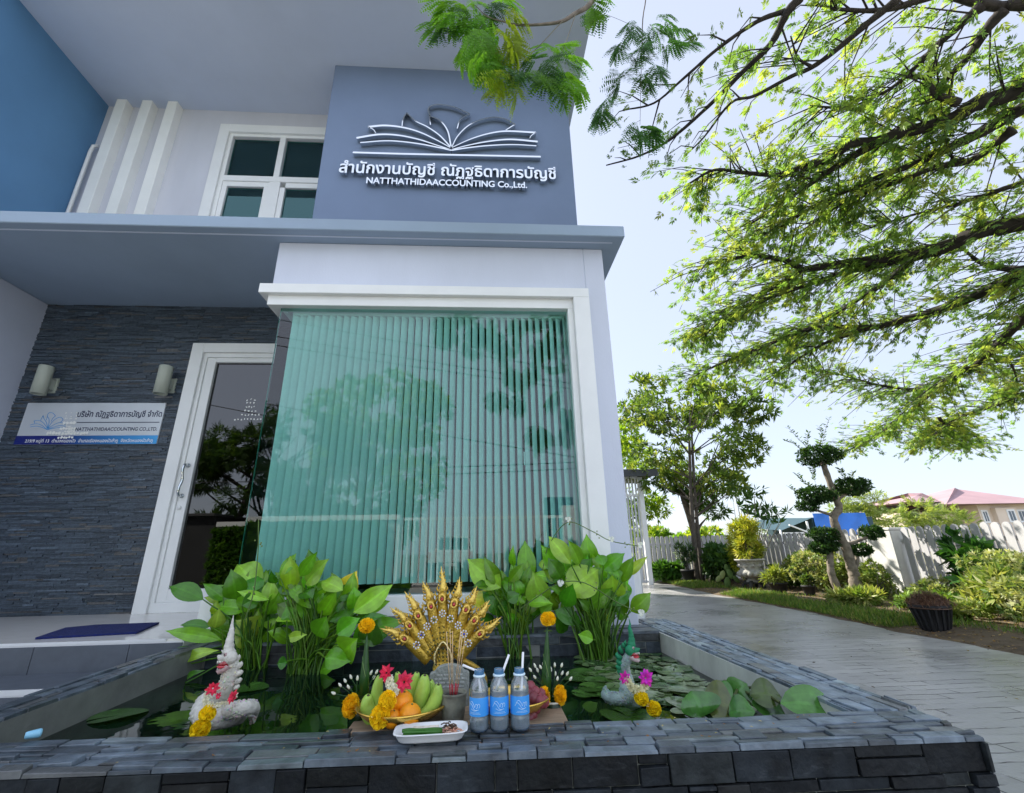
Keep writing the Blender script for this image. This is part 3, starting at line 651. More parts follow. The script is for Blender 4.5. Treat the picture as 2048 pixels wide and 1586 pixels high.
PD = [(985, 400, 798, 165, 115, 'l'), (720, 405, 850, 395, 60, 'l'), (905, 515, 800, 350, 115, 'd'), (1055, 400, 965, 205, 95, 'g'), (1150, 425, 1108, 155, 122, 'g'), (1240, 450, 1423, 308, 105, 'g'), (1250, 410, 1200, 320, 85, 'g'),
      (1065, 470, 1030, 335, 115, 'g'), (1400, 545, 1495, 335, 92, 'g'), (1440, 495, 1605, 335, 62, 'p'), (950, 645, 1213, 432, 225, 'l'), (935, 745, 1000, 560, 115, 'g'), (1230, 595, 1200, 470, 120, 'g'), (1335, 665, 1320, 490, 160, 'l'),
      (1385, 520, 1328, 365, 72, 'g'), (1435, 680, 1420, 530, 82, 'g'), (1470, 785, 1635, 632, 115, 'g'), (900, 520, 780, 460, 120, 'd'), (965, 505, 930, 440, 80, 'g'), (850, 780, 1085, 885, 105, 'd'), (860, 830, 965, 945, 120, 'd'),
      (1165, 1015, 1042, 970, 82, 'g'), (1130, 765, 1050, 690, 62, 'd'), (1290, 840, 1268, 785, 92, 'g'), (1350, 800, 1455, 830, 82, 'g'), (1150, 855, 1190, 945, 62, 'l'), (1250, 770, 1262, 640, 92, 'd'), (1130, 560, 1120, 440, 110, 'd'), (1180, 700, 1090, 620, 100, 'd'), (1310, 780, 1380, 680, 100, 'd')]
def fix(Ls): return [(a, b, c, d, e, {'y2': 'l', 'y3': 'y'}.get(t, t)) for a, b, c, d, e, t in Ls]
G1 = 'broad leaved water plants in the pond'
def rootat(px, py): return tuple(atz(px, py, ZWATER))
ra, rb, rc, rd = rootat(500, 1335), rootat(612, 1345), rootat(1035, 1312), rootat(1200, 1318)
broadleaf('water_plant', 'broad leaved pond plant behind the white serpent statue, leaves leaning over the left wall', ra, fix(PA), CL, ra[1]+.05, G1, 16,
          [([at(490, 1240, 2.5), at(508, 1180, 2.5), at(516, 1100, 2.5), at(517, 1040, 2.5)], [])])
broadleaf('water_plant', 'broad leaved pond plant between the white statue and the gold statue, with a yellow leaf', rb, fix(PB), CL, rb[1]+.05, G1, 18)
broadleaf('water_plant', 'broad leaved pond plant behind the bottles with one large yellow leaf', rc, fix(PC), CR, rc[1]+.02, G1, 26)
yd = rd[1]
broadleaf('water_plant', 'broad leaved pond plant behind the green serpent statue with long white flower stems', rd, fix(PD), CR, yd+.02, G1, 30,
          [([at(1085, 1140, yd), at(1098, 1090, yd), at(1135, 1045, yd-.05), at(1185, 1063, yd-.1), at(1222, 1082, yd-.12), at(1282, 1093, yd-.12)], [at(1136, 1039, yd-.06), at(1222, 1078, yd-.13), at(1281, 1090, yd-.13)]),
           ([at(1040, 1218, yd-.1), at(1080, 1190, yd-.15), at(1120, 1166, yd-.2), at(1170, 1166, yd-.25), at(1235, 1205, yd-.25), at(1281, 1225, yd-.25)], [at(1121, 1166, yd-.22), at(1282, 1225, yd-.26)])])
# big leaves standing up out of the water in the right corner
CC = (1140, 1280, 3.413)
PE = [(900, 530, 835, 345, 195, 'D'), (1130, 480, 900, 410, 165, 'b'), (1235, 440, 1485, 505, 115, 'D'), (1085, 505, 1260, 485, 110, 'D'), (1435, 430, 1850, 490, 135, 'D2'), (1115, 395, 1205, 295, 115, 'D'), (1225, 370, 1445, 385, 115, 'b2'), (970, 310, 1115, 395, 90, 'D')]
r5 = thing('lotus_plant', tuple(atz(1480, 1405, ZWATER)), 'clump of large thick dark green leaves in the right front corner of the pond', 'water lily')
lm = MB(); pm = MB()
for jx, jy, tx, ty, w, t in PE:
    y = 1.66+R.uniform(0, .12)+(.1 if t in ('b2',) or jy < 400 else 0); J = at(1140+jx/3.413, 1280+jy/3.413, y); T = at(1140+tx/3.413, 1280+ty/3.413, y+R.uniform(-.06, .03))
    if T.z < ZWATER+.01: T.z = ZWATER+.01
    c = {'D': (.055, .17, .03), 'D2': (.075, .22, .035), 'b': (.085, .11, .025), 'b2': (.06, .10, .02)}[t]
    leaf(lm, J, T, w/3.413/430*1.25, (R.uniform(-.2, .2), -.75, .6), c, fold=.14, droop=.14, wave=.02, peak=.5, blunt=.62)
    petiole(pm, Vector(r5.location)+Vector((R.gauss(0, .03), R.gauss(0, .03), -.01)), J, .006, .005, (.08, .1, .03))
lm.build('foliage', M_PAD, r5); pm.build('stalks', M_STALK, r5)

# lily pads: one disc with a notch, copied
def pad_mesh(r, col, seed):
    rr = random.Random(seed); b = MB(); n = 22; vs = [(0, 0, .002)]; ph = rr.uniform(0, 6)
    for ring, f in ((1, .55), (2, 1.0)):
        for k in range(n):
            a = .14+(2*math.pi-.28)*k/(n-1); q = r*f*(1+.04*math.sin(3*a+ph)); z = .002+(.0025*math.sin(2*a+ph)*f*f*(r/.05) if ring == 2 else 0)
            vs.append((q*math.cos(a), q*math.sin(a), max(.001, z+.003*f)))
    fs = [(0, 1+k, 2+k) for k in range(n-1)]+[(1+k, 1+n+k, 2+n+k, 2+k) for k in range(n-1)]
    b.add(vs, fs, col, True); return b
PADS = []
def pad(proto, x, y, rz, s, label, group, tilt=0, z=ZWATER+.001):
    o = proto if proto.get('used') is None else proto.copy()
    if proto.get('used') is None: proto['used'] = 1
    else: COL.objects.link(o)
    o.location = (x, y, z); o.rotation_euler = (tilt*R.uniform(-1, 1), tilt*R.uniform(-1, 1), rz); o.scale = (s, s, s)
    tag(o, label, 'lily pad', group); return o
protos = [pad_mesh(.05, c, i).build('lily_pad', M_PAD) for i, c in enumerate([(.09, .17, .06), (.14, .22, .09), (.05, .11, .04), (.22, .28, .16)])]
pg = 'small lily pads along the right wall'; cnt = 0; tries = 0; pts = []
while cnt < 120 and tries < 9000:
    tries += 1; y = R.uniform(1.95, 2.93); x = R.uniform(.52, xr_in(y)-.045)
    lim = .60+.0*(y-2) + (.12 if y < 2.2 else 0)
    if x < lim-.10*R.random(): continue
    if any((x-a)**2+(y-b)**2 < .0023 for a, b in pts): continue
    if (x-.62)**2+(y-2.02)**2 < .012: continue
    pts.append((x, y)); s = R.uniform(.55, .95)
    pad(R.choice(protos), x, y, R.uniform(0, 6.3), s, 'small round lily pad floating in the crowd along the right pond wall', pg, .06, ZWATER+.002+.003*R.random()); cnt += 1
pg2 = 'green lily pads before the right plant'
p2 = [pad_mesh(.06, c, i+9).build('lily_pad', M_PAD) for i, c in enumerate([(.06, .14, .03), (.05, .115, .025)])]
for px, py in [(1160, 1348), (1190, 1345), (1215, 1352), (1230, 1340), (1175, 1362), (1205, 1366), (1235, 1362), (1188, 1378), (1218, 1384), (1240, 1375), (1200, 1392), (1225, 1396), (1152, 1360), (1170, 1390), (1245, 1345)]:
    p = atz(px, py, ZWATER); pad(R.choice(p2), p.x, p.y, R.uniform(0, 6.3), R.uniform(.8, 1.2), 'green lily pad floating left of the green serpent statue', pg2, .08)
b_ = [pad_mesh(.13, (.26, .32, .20), 21).build('lily_pad', M_PAD), pad_mesh(.12, (.30, .35, .25), 22).build('lily_pad', M_PAD), pad_mesh(.10, (.06, .14, .025), 23).build('lily_pad', M_PAD), pad_mesh(.085, (.05, .13, .025), 24).build('lily_pad', M_PAD), pad_mesh(.09, (.04, .11, .02), 25).build('lily_pad', M_PAD)]
for o, px, py, s, lab in ((b_[0], 1352, 1376, 1, 'large pale lily pad right of the green serpent statue'), (b_[1], 1395, 1408, 1, 'large pale lily pad behind the front coping, beside the lotus clump'),
                          (b_[2], 1255, 1434, 1, 'dark green lily pad before the green serpent statue'), (b_[3], 235, 1433, 1.15, 'long green lily pad alone on dark water beside the left wall'), (b_[4], 500, 1378, .9, 'green pad right of the white serpent statue')):
    p = atz(px, py, ZWATER); pad(o, p.x, p.y, R.uniform(2, 4), s, lab, None, .05)
# ------------------------------------------------------------------ statues and offerings
ZT = .526                                     # where things stand on the front coping
M_GOLD = tonemat('gold_paint', .28, 0, .6, bump=.5, bscale=120, metal=.55, var=.18, vs=60)
M_GEM = tonemat('glass_gem', .08, 0, .8, var=.1)
M_STONE = tonemat('painted_stone', .6, 0, .4, bump=.5, bscale=110, var=.2, vs=45)
M_SOFT = tonemat('flower_petals', .75, .22, .2, bump=.4, bscale=220, var=.12, vs=90)
M_FRUIT = tonemat('fruit_skin', .38, .04, .5, bump=.12, bscale=160, var=.14, vs=28)
M_BRASS = mat('brass', (.78, .50, .10), .25, metal=.85, var=.1, scale=20)
M_WOOD = mat('raw_board', (.30, .22, .15), .7, var=.25, scale=12, stretch=(1, 8, 8), bump=.2)
M_PLAS = glassmat('clear_bottle', (.93, .97, 1.0), .12, .03, milk=.13, mcol=(.80, .92, 1.0))
M_FOAM = mat('white_foam', (.86, .87, .88), .5, var=.02)
GO, GD = (.62, .41, .055), (.42, .26, .03)
def mpx(y): return (y*.99)/FPX                # metres per picture unit near the middle of the frame
def Pz(o, sc):                                # reader for points measured in an enlarged detail
    return lambda x, y, Y: at(o[0]+x/sc, o[1]+y/sc, Y)
def marigold(b, c, r, col=(.95, .62, .01), sz=(1, 1, 1), n=130):
    c = Vector(c); b.ball(c, r*.8, 12, tuple(q*.8 for q in col), sz)
    for i in range(n):
        z = 1-2*(i+.5)/n; a = i*2.39996; s = math.sqrt(1-z*z); d = Vector((s*math.cos(a), s*math.sin(a), z))
        p = c+Vector((d.x*r*.78*sz[0], d.y*r*.78*sz[1], d.z*r*.78*sz[2])); e = c+Vector((d.x*r*sz[0], d.y*r*sz[1], d.z*r*sz[2]))*R.uniform(.97, 1.06) if False else p+d*r*R.uniform(.2, .34)
        t = d.cross(Vector((R.gauss(0, 1), R.gauss(0, 1), R.gauss(0, 1)))).normalized(); w = r*.22; k = R.uniform(.8, 1.12); cc = tuple(q*k for q in col)
        u = d.cross(t)
        b.add([p-t*w, p+t*w, e+t*w*1.1+u*w*.3, e-t*w*1.1+u*w*.3], [(0, 1, 2, 3)], cc)
def blossom(b, c, r, col, n=9, face=(0, -1, .25)):
    c = Vector(c); f = Vector(face).normalized(); u = f.cross(Vector((0, 0, 1))).normalized(); v = u.cross(f)
    for ring, (m, l, up) in enumerate(((n, 1, .15), (n-2, .7, .45))):
        for k in range(m):
            a = 2*math.pi*k/m+ring*.4+R.uniform(-.15, .15); d = u*math.cos(a)+v*math.sin(a)
            leaf(b, c+d*r*.1, c+d*r*l*R.uniform(.8, 1.1)+f*r*up, r*.55, f, tuple(q*R.uniform(.85, 1.1) for q in col), fold=.25, droop=.1, m=4, rib=1)
def jasmine(b, pts, r, col=(.85, .84, .70), per=10):
    P = spline(pts, 5)
    for p in P:
        for k in range(per):
            d = Vector((R.gauss(0, 1), R.gauss(0, 1), R.gauss(0, 1))).normalized(); k2 = R.uniform(.85, 1.08)
            leaf(b, p+d*r*.3, p+d*r*R.uniform(.85, 1.15), r*.55, Vector((0, -1, .4)), tuple(q*k2 for q in col), fold=.3, droop=.1, m=3, rib=1)

# ---- nine headed gold serpent
Yg = 2.0; G = Pz((740, 1130), 5.875); u_ = mpx(Yg)/5.875
gn = thing('serpent_statue', tuple(G(870, 1560, Yg)), 'gold nine headed serpent statue with a fan shaped jewelled hood', 'statue', )
ctr = G(862, 1250, Yg); b = MB(); nA, nR = 73, 16; V = []; ang = [math.atan2(x-862, 1250-y) for x, y in [(390, 850), (455, 690), (560, 570), (715, 460), (850, 370), (995, 430), (1140, 500), (1240, 630), (1310, 790)]]
A0, A1 = ang[0]-.10, ang[-1]+.12
for side in (-1, 1):
    for i in range(nA):
        a = lerp(A0, A1, i/(nA-1)); edge = math.sin(math.pi*i/(nA-1))
        for j in range(nR+1):
            t = j/nR; r = (150+330*t) if True else 0; r = 320*t+50
            rx = r*(.72 if t < .35 else lerp(.72, 1, min(1, (t-.35)/.4)))
            lobes = .5+.5*math.cos(2*math.pi*(i/(nA-1))*8.0)
            rr = r*(1 if t < 1 else 1-.08*(1-lobes)); bulge = (26*edge**.5*(1-.5*t)+14*lobes*t)*side
            V.append(ctr+Vector((math.sin(a)*rx*u_, bulge*u_*(1 if side < 0 else .6), math.cos(a)*rr*u_)))
F = []
for s in range(2):
    o = s*nA*(nR+1)
    for i in range(nA-1):
        for j in range(nR):
            q = o+i*(nR+1)+j; f = (q, q+1, q+nR+2, q+nR+1); F.append(f if s else f[::-1])
h = nA*(nR+1)
for j in range(nR):
    F += [(j, j+1, h+j+1, h+j), (h-nR-1+j+1, h-nR-1+j, 2*h-nR-1+j, 2*h-nR-1+j+1)]
for i in range(nA-1): q = i*(nR+1)+nR; F.append((q, q+nR+1, h+q+nR+1, h+q))
b.add(V, F, GO, True); b.build('hood', M_GOLD, gn)
b = MB(); b.lathe([(0, -230), (120, -230), (135, -200), (120, -120), (104, -40), (112, 40), (96, 90), (0, 120)], (0, 0, 0), 20, GO)
b.v = [tuple(ctr+Vector((x*u_, y*u_*.75, z*u_))) for x, y, z in b.v]; b.build('trunk_body', M_GOLD, gn)
heads = [((390, 850), (120, 730)), ((455, 690), (240, 487)), ((560, 570), (415, 300)), ((715, 460), (625, 180)), ((850, 370), (847, 10)), ((995, 430), (1068, 135)), ((1140, 500), (1268, 250)), ((1240, 630), (1415, 420)), ((1310, 790), (1550, 620))]
for (hx, hy), (tx, ty) in heads:
    hp = G(hx, hy, Yg-.035); tp = G(tx, ty, Yg-.03); d = (tp-hp).normalized(); L = (tp-hp).length
    nb = MB(); base = lerp(ctr, G(hx, hy, Yg), .36)
    P = spline([base, lerp(base, hp, .5)+Vector((0, .006, 0)), hp+Vector((0, .012, 0)), hp+d*.016+Vector((0, .006, 0))], 5)
    nb.tube(P, [lerp(.026, .0155, i/(len(P)-1)) for i in range(len(P))], 14, GO)
    nk = nb.build('neck', M_GOLD, gn)
    hb = MB(); hb.ball(hp+d*.006, .0222, 14, GO, (1, 1, 1.05))
    side = d.cross(Vector((0, -1, 0))).normalized()
    jaw = hp-d*.008+Vector((0, -.018, 0))
    ring = [jaw+(side*math.cos(2*math.pi*k/14)*.0135+d*math.sin(2*math.pi*k/14)*.018) for k in range(15)]
    hb.tube(ring, .0055, 6, (.85, .58, .12), False)
    for k in (-1, 1):
        hb.ball(hp+d*.021+side*.014*k+Vector((0, -.018, 0)), .0062, 8, (.9, .65, .2)); hb.ball(hp+d*.022+side*.015*k+Vector((0, -.0235, 0)), .0032, 6, (.03, .02, .01))
        hb.tube([hp+side*.022*k, hp+side*.036*k+d*.012, hp+side*.034*k+d*.026], [.007, .005, .001], 6, GO)
        hb.tube([hp+side*.016*k+d*.024, hp+side*.026*k+d*.036, hp+side*.022*k+d*.05], [.007, .005, .001], 6, GO)
        hb.tube([hp+side*.018*k-d*.016, hp+side*.031*k-d*.012, hp+side*.033*k], [.006, .005, .001], 6, GD)
    hb.ball(hp+d*.028+Vector((0, -.012, 0)), .012, 8, GO)
    hb.v = [tuple(hp+(Vector(v)-hp)*.80) for v in hb.v]; hd = hb.build('head', M_GOLD, nk)
    cb = MB(); q = hp+d*.018
    pts = [lerp(q, tp, t)+side*.004*math.sin(t*5) for t in (0, .14, .2, .33, .39, .52, .58, .72, 1)]
    cb.tube(pts, [.0165, .0125, .0138, .0095, .0105, .007, .0072, .0042, .0008], 10, (.86, .60, .13))
    for t in (.2, .36, .52, .66):
        for k in (-1, 1):
            o = lerp(q, tp, t); w = .015*(1-t); cb.tube([o+side*w*.5*k, o+side*(w+.004)*k+d*.006, o+side*(w+.003)*k+d*.014], [.004, .003, .0006], 5, GO)
    cb.build('crest', M_GOLD, nk)
    mb = MB(); mb.ball(jaw+Vector((0, .002, 0)), .0098, 10, (.28, .01, .012), (1, .5, 1.2)); mb.ball(jaw+Vector((0, -.006, 0))-d*.004, .006, 8, (.55, .03, .04)); mb.v = [tuple(hp+(Vector(v)-hp)*.80) for v in mb.v]; mb.build('mouth', M_GEM, nk)
gb = MB()
def stud(x, y, c, r=30):
    p = G(x, y, Yg-.052); gb.ball(p, r*.42*u_, 8, c)
    for k in range(7): a = 2*math.pi*k/7; gb.ball(p+Vector((math.cos(a)*r*u_, .004, math.sin(a)*r*u_)), r*.33*u_, 6, (.75, .78, .85))
for x, y, c in [(545, 945, (.05, .05, .2)), (600, 825, (.02, .06, .5)), (668, 725, (.5, .5, .55)), (752, 645, (.01, .08, .03)), (850, 572, (.5, .5, .55)), (945, 632, (.01, .10, .03)), (1035, 712, (.5, .5, .55)), (1105, 812, (.02, .05, .45)), (1155, 922, (.05, .05, .2))]: stud(x, y, c)
for r in range(230, 520, 48):
    for k in range(-6, 7):
        a = k*.13
        if abs(a)*r < 40+r*.75: gb.ball(ctr+Vector((math.sin(a)*r*.8*u_, -.046+.02*(r/520)+abs(a)*.012, math.cos(a)*r*u_)), .0032, 5, (.03, .06, .03))
gb.build('gem_inlay', M_GEM, gn)
mb = MB(); out = [(765, 1190), (758, 1080), (790, 990), (858, 905), (926, 990), (955, 1080), (950, 1190)]
mb.tube(spline([G(x, y, Yg-.058) for x, y in out], 6), 9*u_, 6, (.9, .75, .35)); mb.tube(spline([G(862+(x-862)*.8, 1190+(y-1190)*.82, Yg-.060) for x, y in out], 6), 5*u_, 6, (.10, .06, .02))
for r in range(5):
    for k in range(-1-r//4, 2+r//4): mb.ball(G(858+k*45, 990+r*45, Yg-.060), .0032, 5, (.03, .07, .03))
mb.build('breast_plate', M_GOLD, gn)
mb = MB()
for z, rx, r in ((-300, 330, 62), (-215, 250, 52)):
    ring = [ctr+Vector((math.cos(a)*rx*u_, math.sin(a)*rx*u_*.55, z*u_)) for a in [2*math.pi*k/28 for k in range(29)]]; mb.tube(ring, r*u_, 12, GO, False)
mb.tube(spline([G(1090, 1120, Yg-.02), G(1230, 1200, Yg-.02), G(1330, 1300, Yg), G(1350, 1420, Yg)], 5), [30*u_]*16, 10, GD)
for k in range(60): a = R.uniform(0, 6.28); mb.ball(ctr+Vector((math.cos(a)*392*u_*.98, math.sin(a)*392*u_*.55, (-300+R.uniform(-40, 40))*u_)), .007, 6, GO)
mb.build('coiled_tail', M_GOLD, gn)
mb = MB(); mb.lathe([(0, 0), (.17, 0), (.17, .02), (.14, .03), (.0, .03)], (ctr.x, Yg, ZWATER-.02), 24, (.05, .06, .05)); mb.build('plinth', M_STONE, gn)

# ---- white serpent
def serpent(name, label, conv, Y, scale, body, rb, bodycol, mane, crest, head, face, dirx, loop, bellycol, manecol):
    K = Pz(*conv); u = mpx(Y)/conv[1]; r0 = thing(name, tuple(K(body[0][0], body[0][1]+70, Y)), label, 'statue')
    b = MB(); P = spline([K(x, y, Y+dy) for x, y, dy in body], 7); rr = []
    for i in range(len(P)):
        t = i/(len(P)-1)*(len(rb)-1); k = min(int(t), len(rb)-2); rr.append(lerp(rb[k], rb[k+1], t-k)*u*(1+.05*math.sin(i*2.1)))
    b.tube(P, rr, 16, bodycol)
    for i, p in enumerate(P[2:-4]):                             # scales
        for k in range(9):
            a = R.uniform(0, 6.28); d = Vector((math.cos(a), math.sin(a), R.uniform(-.3, .3))); b.ball(p+d*rr[i+2]*.92, rr[i+2]*.17, 5, tuple(q*R.uniform(.75, 1.1) for q in bodycol))
    b.build('body', M_STONE, r0)
    if loop:
        b = MB(); P2 = spline([K(x, y, Y+dy) for x, y, dy in loop], 7); b.tube(P2, [70*u*(1-.4*(i/len(P2))**2) for i in range(len(P2))], 14, tuple(q*.93 for q in bodycol))
        for p in P2:
            for k in range(12):
                a = R.uniform(0, 6.28); b.ball(p+Vector((R.uniform(-.4, .4)*30*u, math.cos(a)*64*u, math.sin(a)*64*u)), 13*u, 5, tuple(q*R.uniform(.65, 1.1) for q in bodycol))
        b.build('tail', M_STONE, r0)
    b = MB()                                                    # belly bands down the throat
    for i in range(len(P)*5//10, len(P)-2):
        p = P[i]+Vector((dirx*rr[i]*.45, -rr[i]*.75, 0)); b.tube([p+Vector((-rr[i]*.5, .3*rr[i], 0)), p+Vector((0, -.12*rr[i], -.1*rr[i])), p+Vector((rr[i]*.5, .3*rr[i], 0))], 9*u, 6, bellycol)
    b.build('throat', M_STONE, r0)
    hx, hy = head; hb = MB(); hc = K(hx, hy, Y-.01); q = lambda x, z, y=0: hc+Vector((x*u*dirx, y*u, z*u))
    hb.ball(q(-10, 0), 62*u, 14, manecol, (1, .95, 1.0))
    hb.tube([q(10, 10), q(60, 0), q(100, 5), q(122, 22)], [50*u, 38*u, 26*u, 8*u], 12, manecol)          # upper jaw with a curled nose
    hb.tube([q(0, -60), q(45, -105), q(88, -125), q(110, -112)], [44*u, 30*u, 20*u, 6*u], 12, face)        # lower jaw
    hb.ball(q(30, 34, -36), 17*u, 8, face); hb.ball(q(34, 36, -48), 8*u, 8, (.02, .01, .01))
    hd = hb.build('head', M_STONE, r0)
    m = MB(); m.tube([q(5, -35, -10), q(50, -52, -10), q(92, -62, -10)], [40*u, 30*u, 14*u], 10, (.30, .012, .02)); m.tube([q(20, -70, -26), q(70, -78, -26), q(100, -70, -26)], [14*u, 12*u, 4*u], 8, (.6, .03, .05)); m.build('mouth', M_GEM, hd)
    t = MB()
    for k in range(5):
        x = 35+k*17; t.tube([q(x, -22, -30+k*3), q(x+2, -46-8*(k in (0, 4)), -30+k*3)], [7*u, 1*u], 6, (.85, .83, .75)); t.tube([q(x-6, -104, -20+k*2), q(x-6, -82, -20+k*2)], [6*u, 1*u], 6, (.85, .83, .75))
    t.build('teeth', M_STONE, hd)
    c = MB(); cp = [K(x, y, Y) for x, y in crest]; n = len(cp); c.tube(spline(cp, 6), [lerp(58, 3, (i/((n-1)*6))**.8)*u*(1+.08*math.sin(i*1.9)) for i in range((n-1)*6+1)], 12, manecol)
    c.build('crest', M_STONE, r0)
    mn = MB()
    for (x0, y0, x1, y1, w) in mane:
        A = K(x0, y0, Y+.015); B = K(x1, y1, Y+.01); mid = lerp(A, B, .5)+Vector((-dirx*w*.35*u, .0, 0)); mn.tube(spline([A, mid, B], 5), [w*.5*u*max(.06, math.sin(math.pi*min(1, .25+.75*i/10))) for i in range(11)], 8, manecol)
    mn.build('mane', M_STONE, r0)
    return r0
WC = (.62, .60, .54)
ws = serpent('serpent_statue', 'white rearing serpent statue with an open red mouth in the left of the pond', ((360, 1220), 5.872), 1.86, 1,
    [(700, 1230, .10), (540, 1250, .02), (380, 1270, -.03), (250, 1230, .0), (300, 1090, .05), (440, 1010, .05), (545, 900, .03), (590, 760, .02), (600, 650, .01), (580, 560, 0)],
    [88, 100, 98, 88, 92, 95, 82, 72, 70, 60], WC, [(620, 600, 700, 520, 55), (640, 680, 725, 600, 60), (650, 760, 720, 700, 60), (650, 850, 705, 790, 55), (640, 920, 680, 870, 45), (510, 520, 485, 470, 36), (610, 500, 640, 465, 36), (470, 600, 455, 660, 20)],
    [(570, 500), (582, 380), (605, 250), (612, 170), (628, 62)], (585, 560), (.45, .30, .30), -1, [(560, 1190, -.02), (680, 1160, -.03), (800, 1150, -.01), (870, 1160, .03), (860, 1240, .08)], (.68, .64, .5), WC)
GC = (.16, .30, .25)
gs = serpent('serpent_statue', 'green rearing serpent statue with an open red mouth in the right of the pond', ((1180, 1240), 7.211), 1.97, 1,
    [(760, 1150, .10), (640, 1150, .04), (560, 1130, .0), (540, 1010, .0), (530, 880, .02), (500, 760, .03), (490, 650, .02), (540, 560, .01), (590, 480, 0)],
    [80, 95, 105, 100, 82, 72, 68, 62, 55], (.30, .40, .38), [(470, 640, 400, 560, 70), (450, 560, 395, 460, 70), (470, 470, 440, 360, 60), (510, 400, 480, 320, 50), (440, 700, 400, 640, 60), (460, 780, 410, 700, 55), (640, 380, 650, 290, 50), (520, 360, 520, 290, 40)],
    [(585, 420), (600, 300), (590, 200), (570, 110), (578, 60), (562, -20)], (585, 440), (.55, .45, .45), 1, [(590, 1130, -.04), (420, 1130, -.05), (300, 1120, -.03), (220, 1080, .0), (240, 1040, .06)], (.45, .5, .47), (.015, .22, .10))

# ---- garlands
def garland(name, label, build, Y):
    g = thing(name, (0, Y, ZWATER), label, 'garland', None); build(g); return g
def gw(g):
    K = Pz((360, 1220), 5.872); u = mpx(1.8)/5.872; Y = 1.77
    a = MB(); jasmine(a, [K(330, 940, Y+.04), K(300, 1040, Y), K(330, 1110, Y-.01), K(440, 1120, Y-.02), K(560, 1080, Y-.01), K(650, 1000, Y+.04)], 34*u, (.80, .78, .66), 9); jasmine(a, [K(350, 1110, Y-.02), K(340, 1160, Y-.02)], 26*u); a.build('jasmine_string', M_SOFT, g)
    for x, y, r, yy in ((385, 920, 82, .0), (630, 1025, 85, -.02)): a = MB(); blossom(a, K(x, y, Y+yy), r*u*.8, (.80, .05, .11), 8, R.choice([(-.6, -1, .5), (.5, -1, .2)])); a.build('ribbon_flower', M_SOFT, g)
    a = MB(); blossom(a, K(452, 1010, Y-.02), 36*u, (.75, .04, .12), 6); a.build('ribbon_flower', M_SOFT, g)
    for x, y, sx in ((325, 1212, 1.0), (240, 1392, 1.18)): a = MB(); marigold(a, K(x, y, Y-.02), 72*u*sx, (.95, .72, .01), (1, .8, .85 if sx > 1 else .9)); a.build('marigold', M_SOFT, g)
    a = MB(); jasmine(a, [K(290, 1270, Y-.02), K(265, 1340, Y-.02)], 22*u, per=5); a.build('link', M_SOFT, g)
garland('flower_garland', 'jasmine and marigold garland with red ribbon flowers on the white serpent statue', gw, 1.77)
def gg(g):
    K = Pz((1180, 1240), 7.211); u = mpx(1.9)/7.211; Y = 1.885
    a = MB(); jasmine(a, [K(540, 850, Y), K(570, 930, Y-.01), K(640, 1000, Y-.01), K(720, 1010, Y-.02), K(790, 960, Y-.01), K(800, 890, Y)], 58*u, (.85, .83, .62), 10); a.build('jasmine_string', M_SOFT, g)
    a = MB(); blossom(a, K(498, 840, Y), 85*u, (.75, .04, .5), 7); a.build('ribbon_flower', M_SOFT, g)
    a = MB(); blossom(a, K(800, 835, Y-.01), 110*u, (.78, .05, .62), 9); a.build('ribbon_flower', M_SOFT, g)
    for x, y in ((740, 1122), (920, 1282)): a = MB(); marigold(a, K(x, y, Y-.02), 84*u, (.95, .74, .01)); a.build('marigold', M_SOFT, g)
    a = MB(); jasmine(a, [K(790, 1190, Y-.02), K(850, 1230, Y-.02)], 28*u, per=5); a.build('link', M_SOFT, g)
garland('flower_garland', 'jasmine and marigold garland with magenta ribbon flowers on the green serpent statue', gg, 1.88)

# ---- board, bowls and fruit
O5 = Pz((680, 1280), 4.096)
pl = at(700, 1458, 1.60); prr = at(1130, 1440, 1.62)
mb = MB(); mb.box(pl.x, prr.x, 1.545, 1.74, .503, .5215); tag(mb.build('offering_board', M_WOOD, bevel=.003), 'bare wooden board laid on the pond edge under the fruit bowls', 'board')
def bowl(x, y, r, z0, label):
    b = MB(); pr = [(0, 0), (r*.45, .0), (r*.5, .006), (r*.8, .018), (r*.97, .038), (r, .046), (r*.985, .047), (r*.95, .039), (r*.78, .022), (r*.45, .010), (0, .009)]
    b.lathe(pr, (x, y, z0), 40, (1, 1, 1)); o = b.build('fruit_bowl', M_BRASS); return tag(o, label, 'bowl')
BLX = at(805, 1430, 1.625).x; bowl(BLX, 1.625, .142, .523, 'shallow brass bowl holding oranges and green bananas')
BRX = at(1026, 1425, 1.645).x; bowl(BRX, 1.645, .118, .523, 'shallow brass bowl of grapes behind the bottles')
for i, (x, y, r, yy, lab) in enumerate([(510, 508, 76, 1.575, 'large orange on top beside the yellow marigold'), (430, 648, 62, 1.525, 'smallest orange low in the bowl beside the lower marigold'), (572, 612, 78, 1.53, 'orange low in the bowl behind the foam tray')]):
    b = MB(); p = O5(x, y, yy); rr = r*mpx(yy)/4.096; b.ball(p, rr, 22, (.92, .33, .006), (1, 1, .94)); o = b.build('orange', M_FRUIT); b2 = MB(); b2.ball(p+Vector((rr*.2, -rr*.3, rr*.88)), rr*.1, 6, (.1, .12, .02)); b2.build('stem_end', M_FRUIT, o)
    tag(o, lab, 'orange')
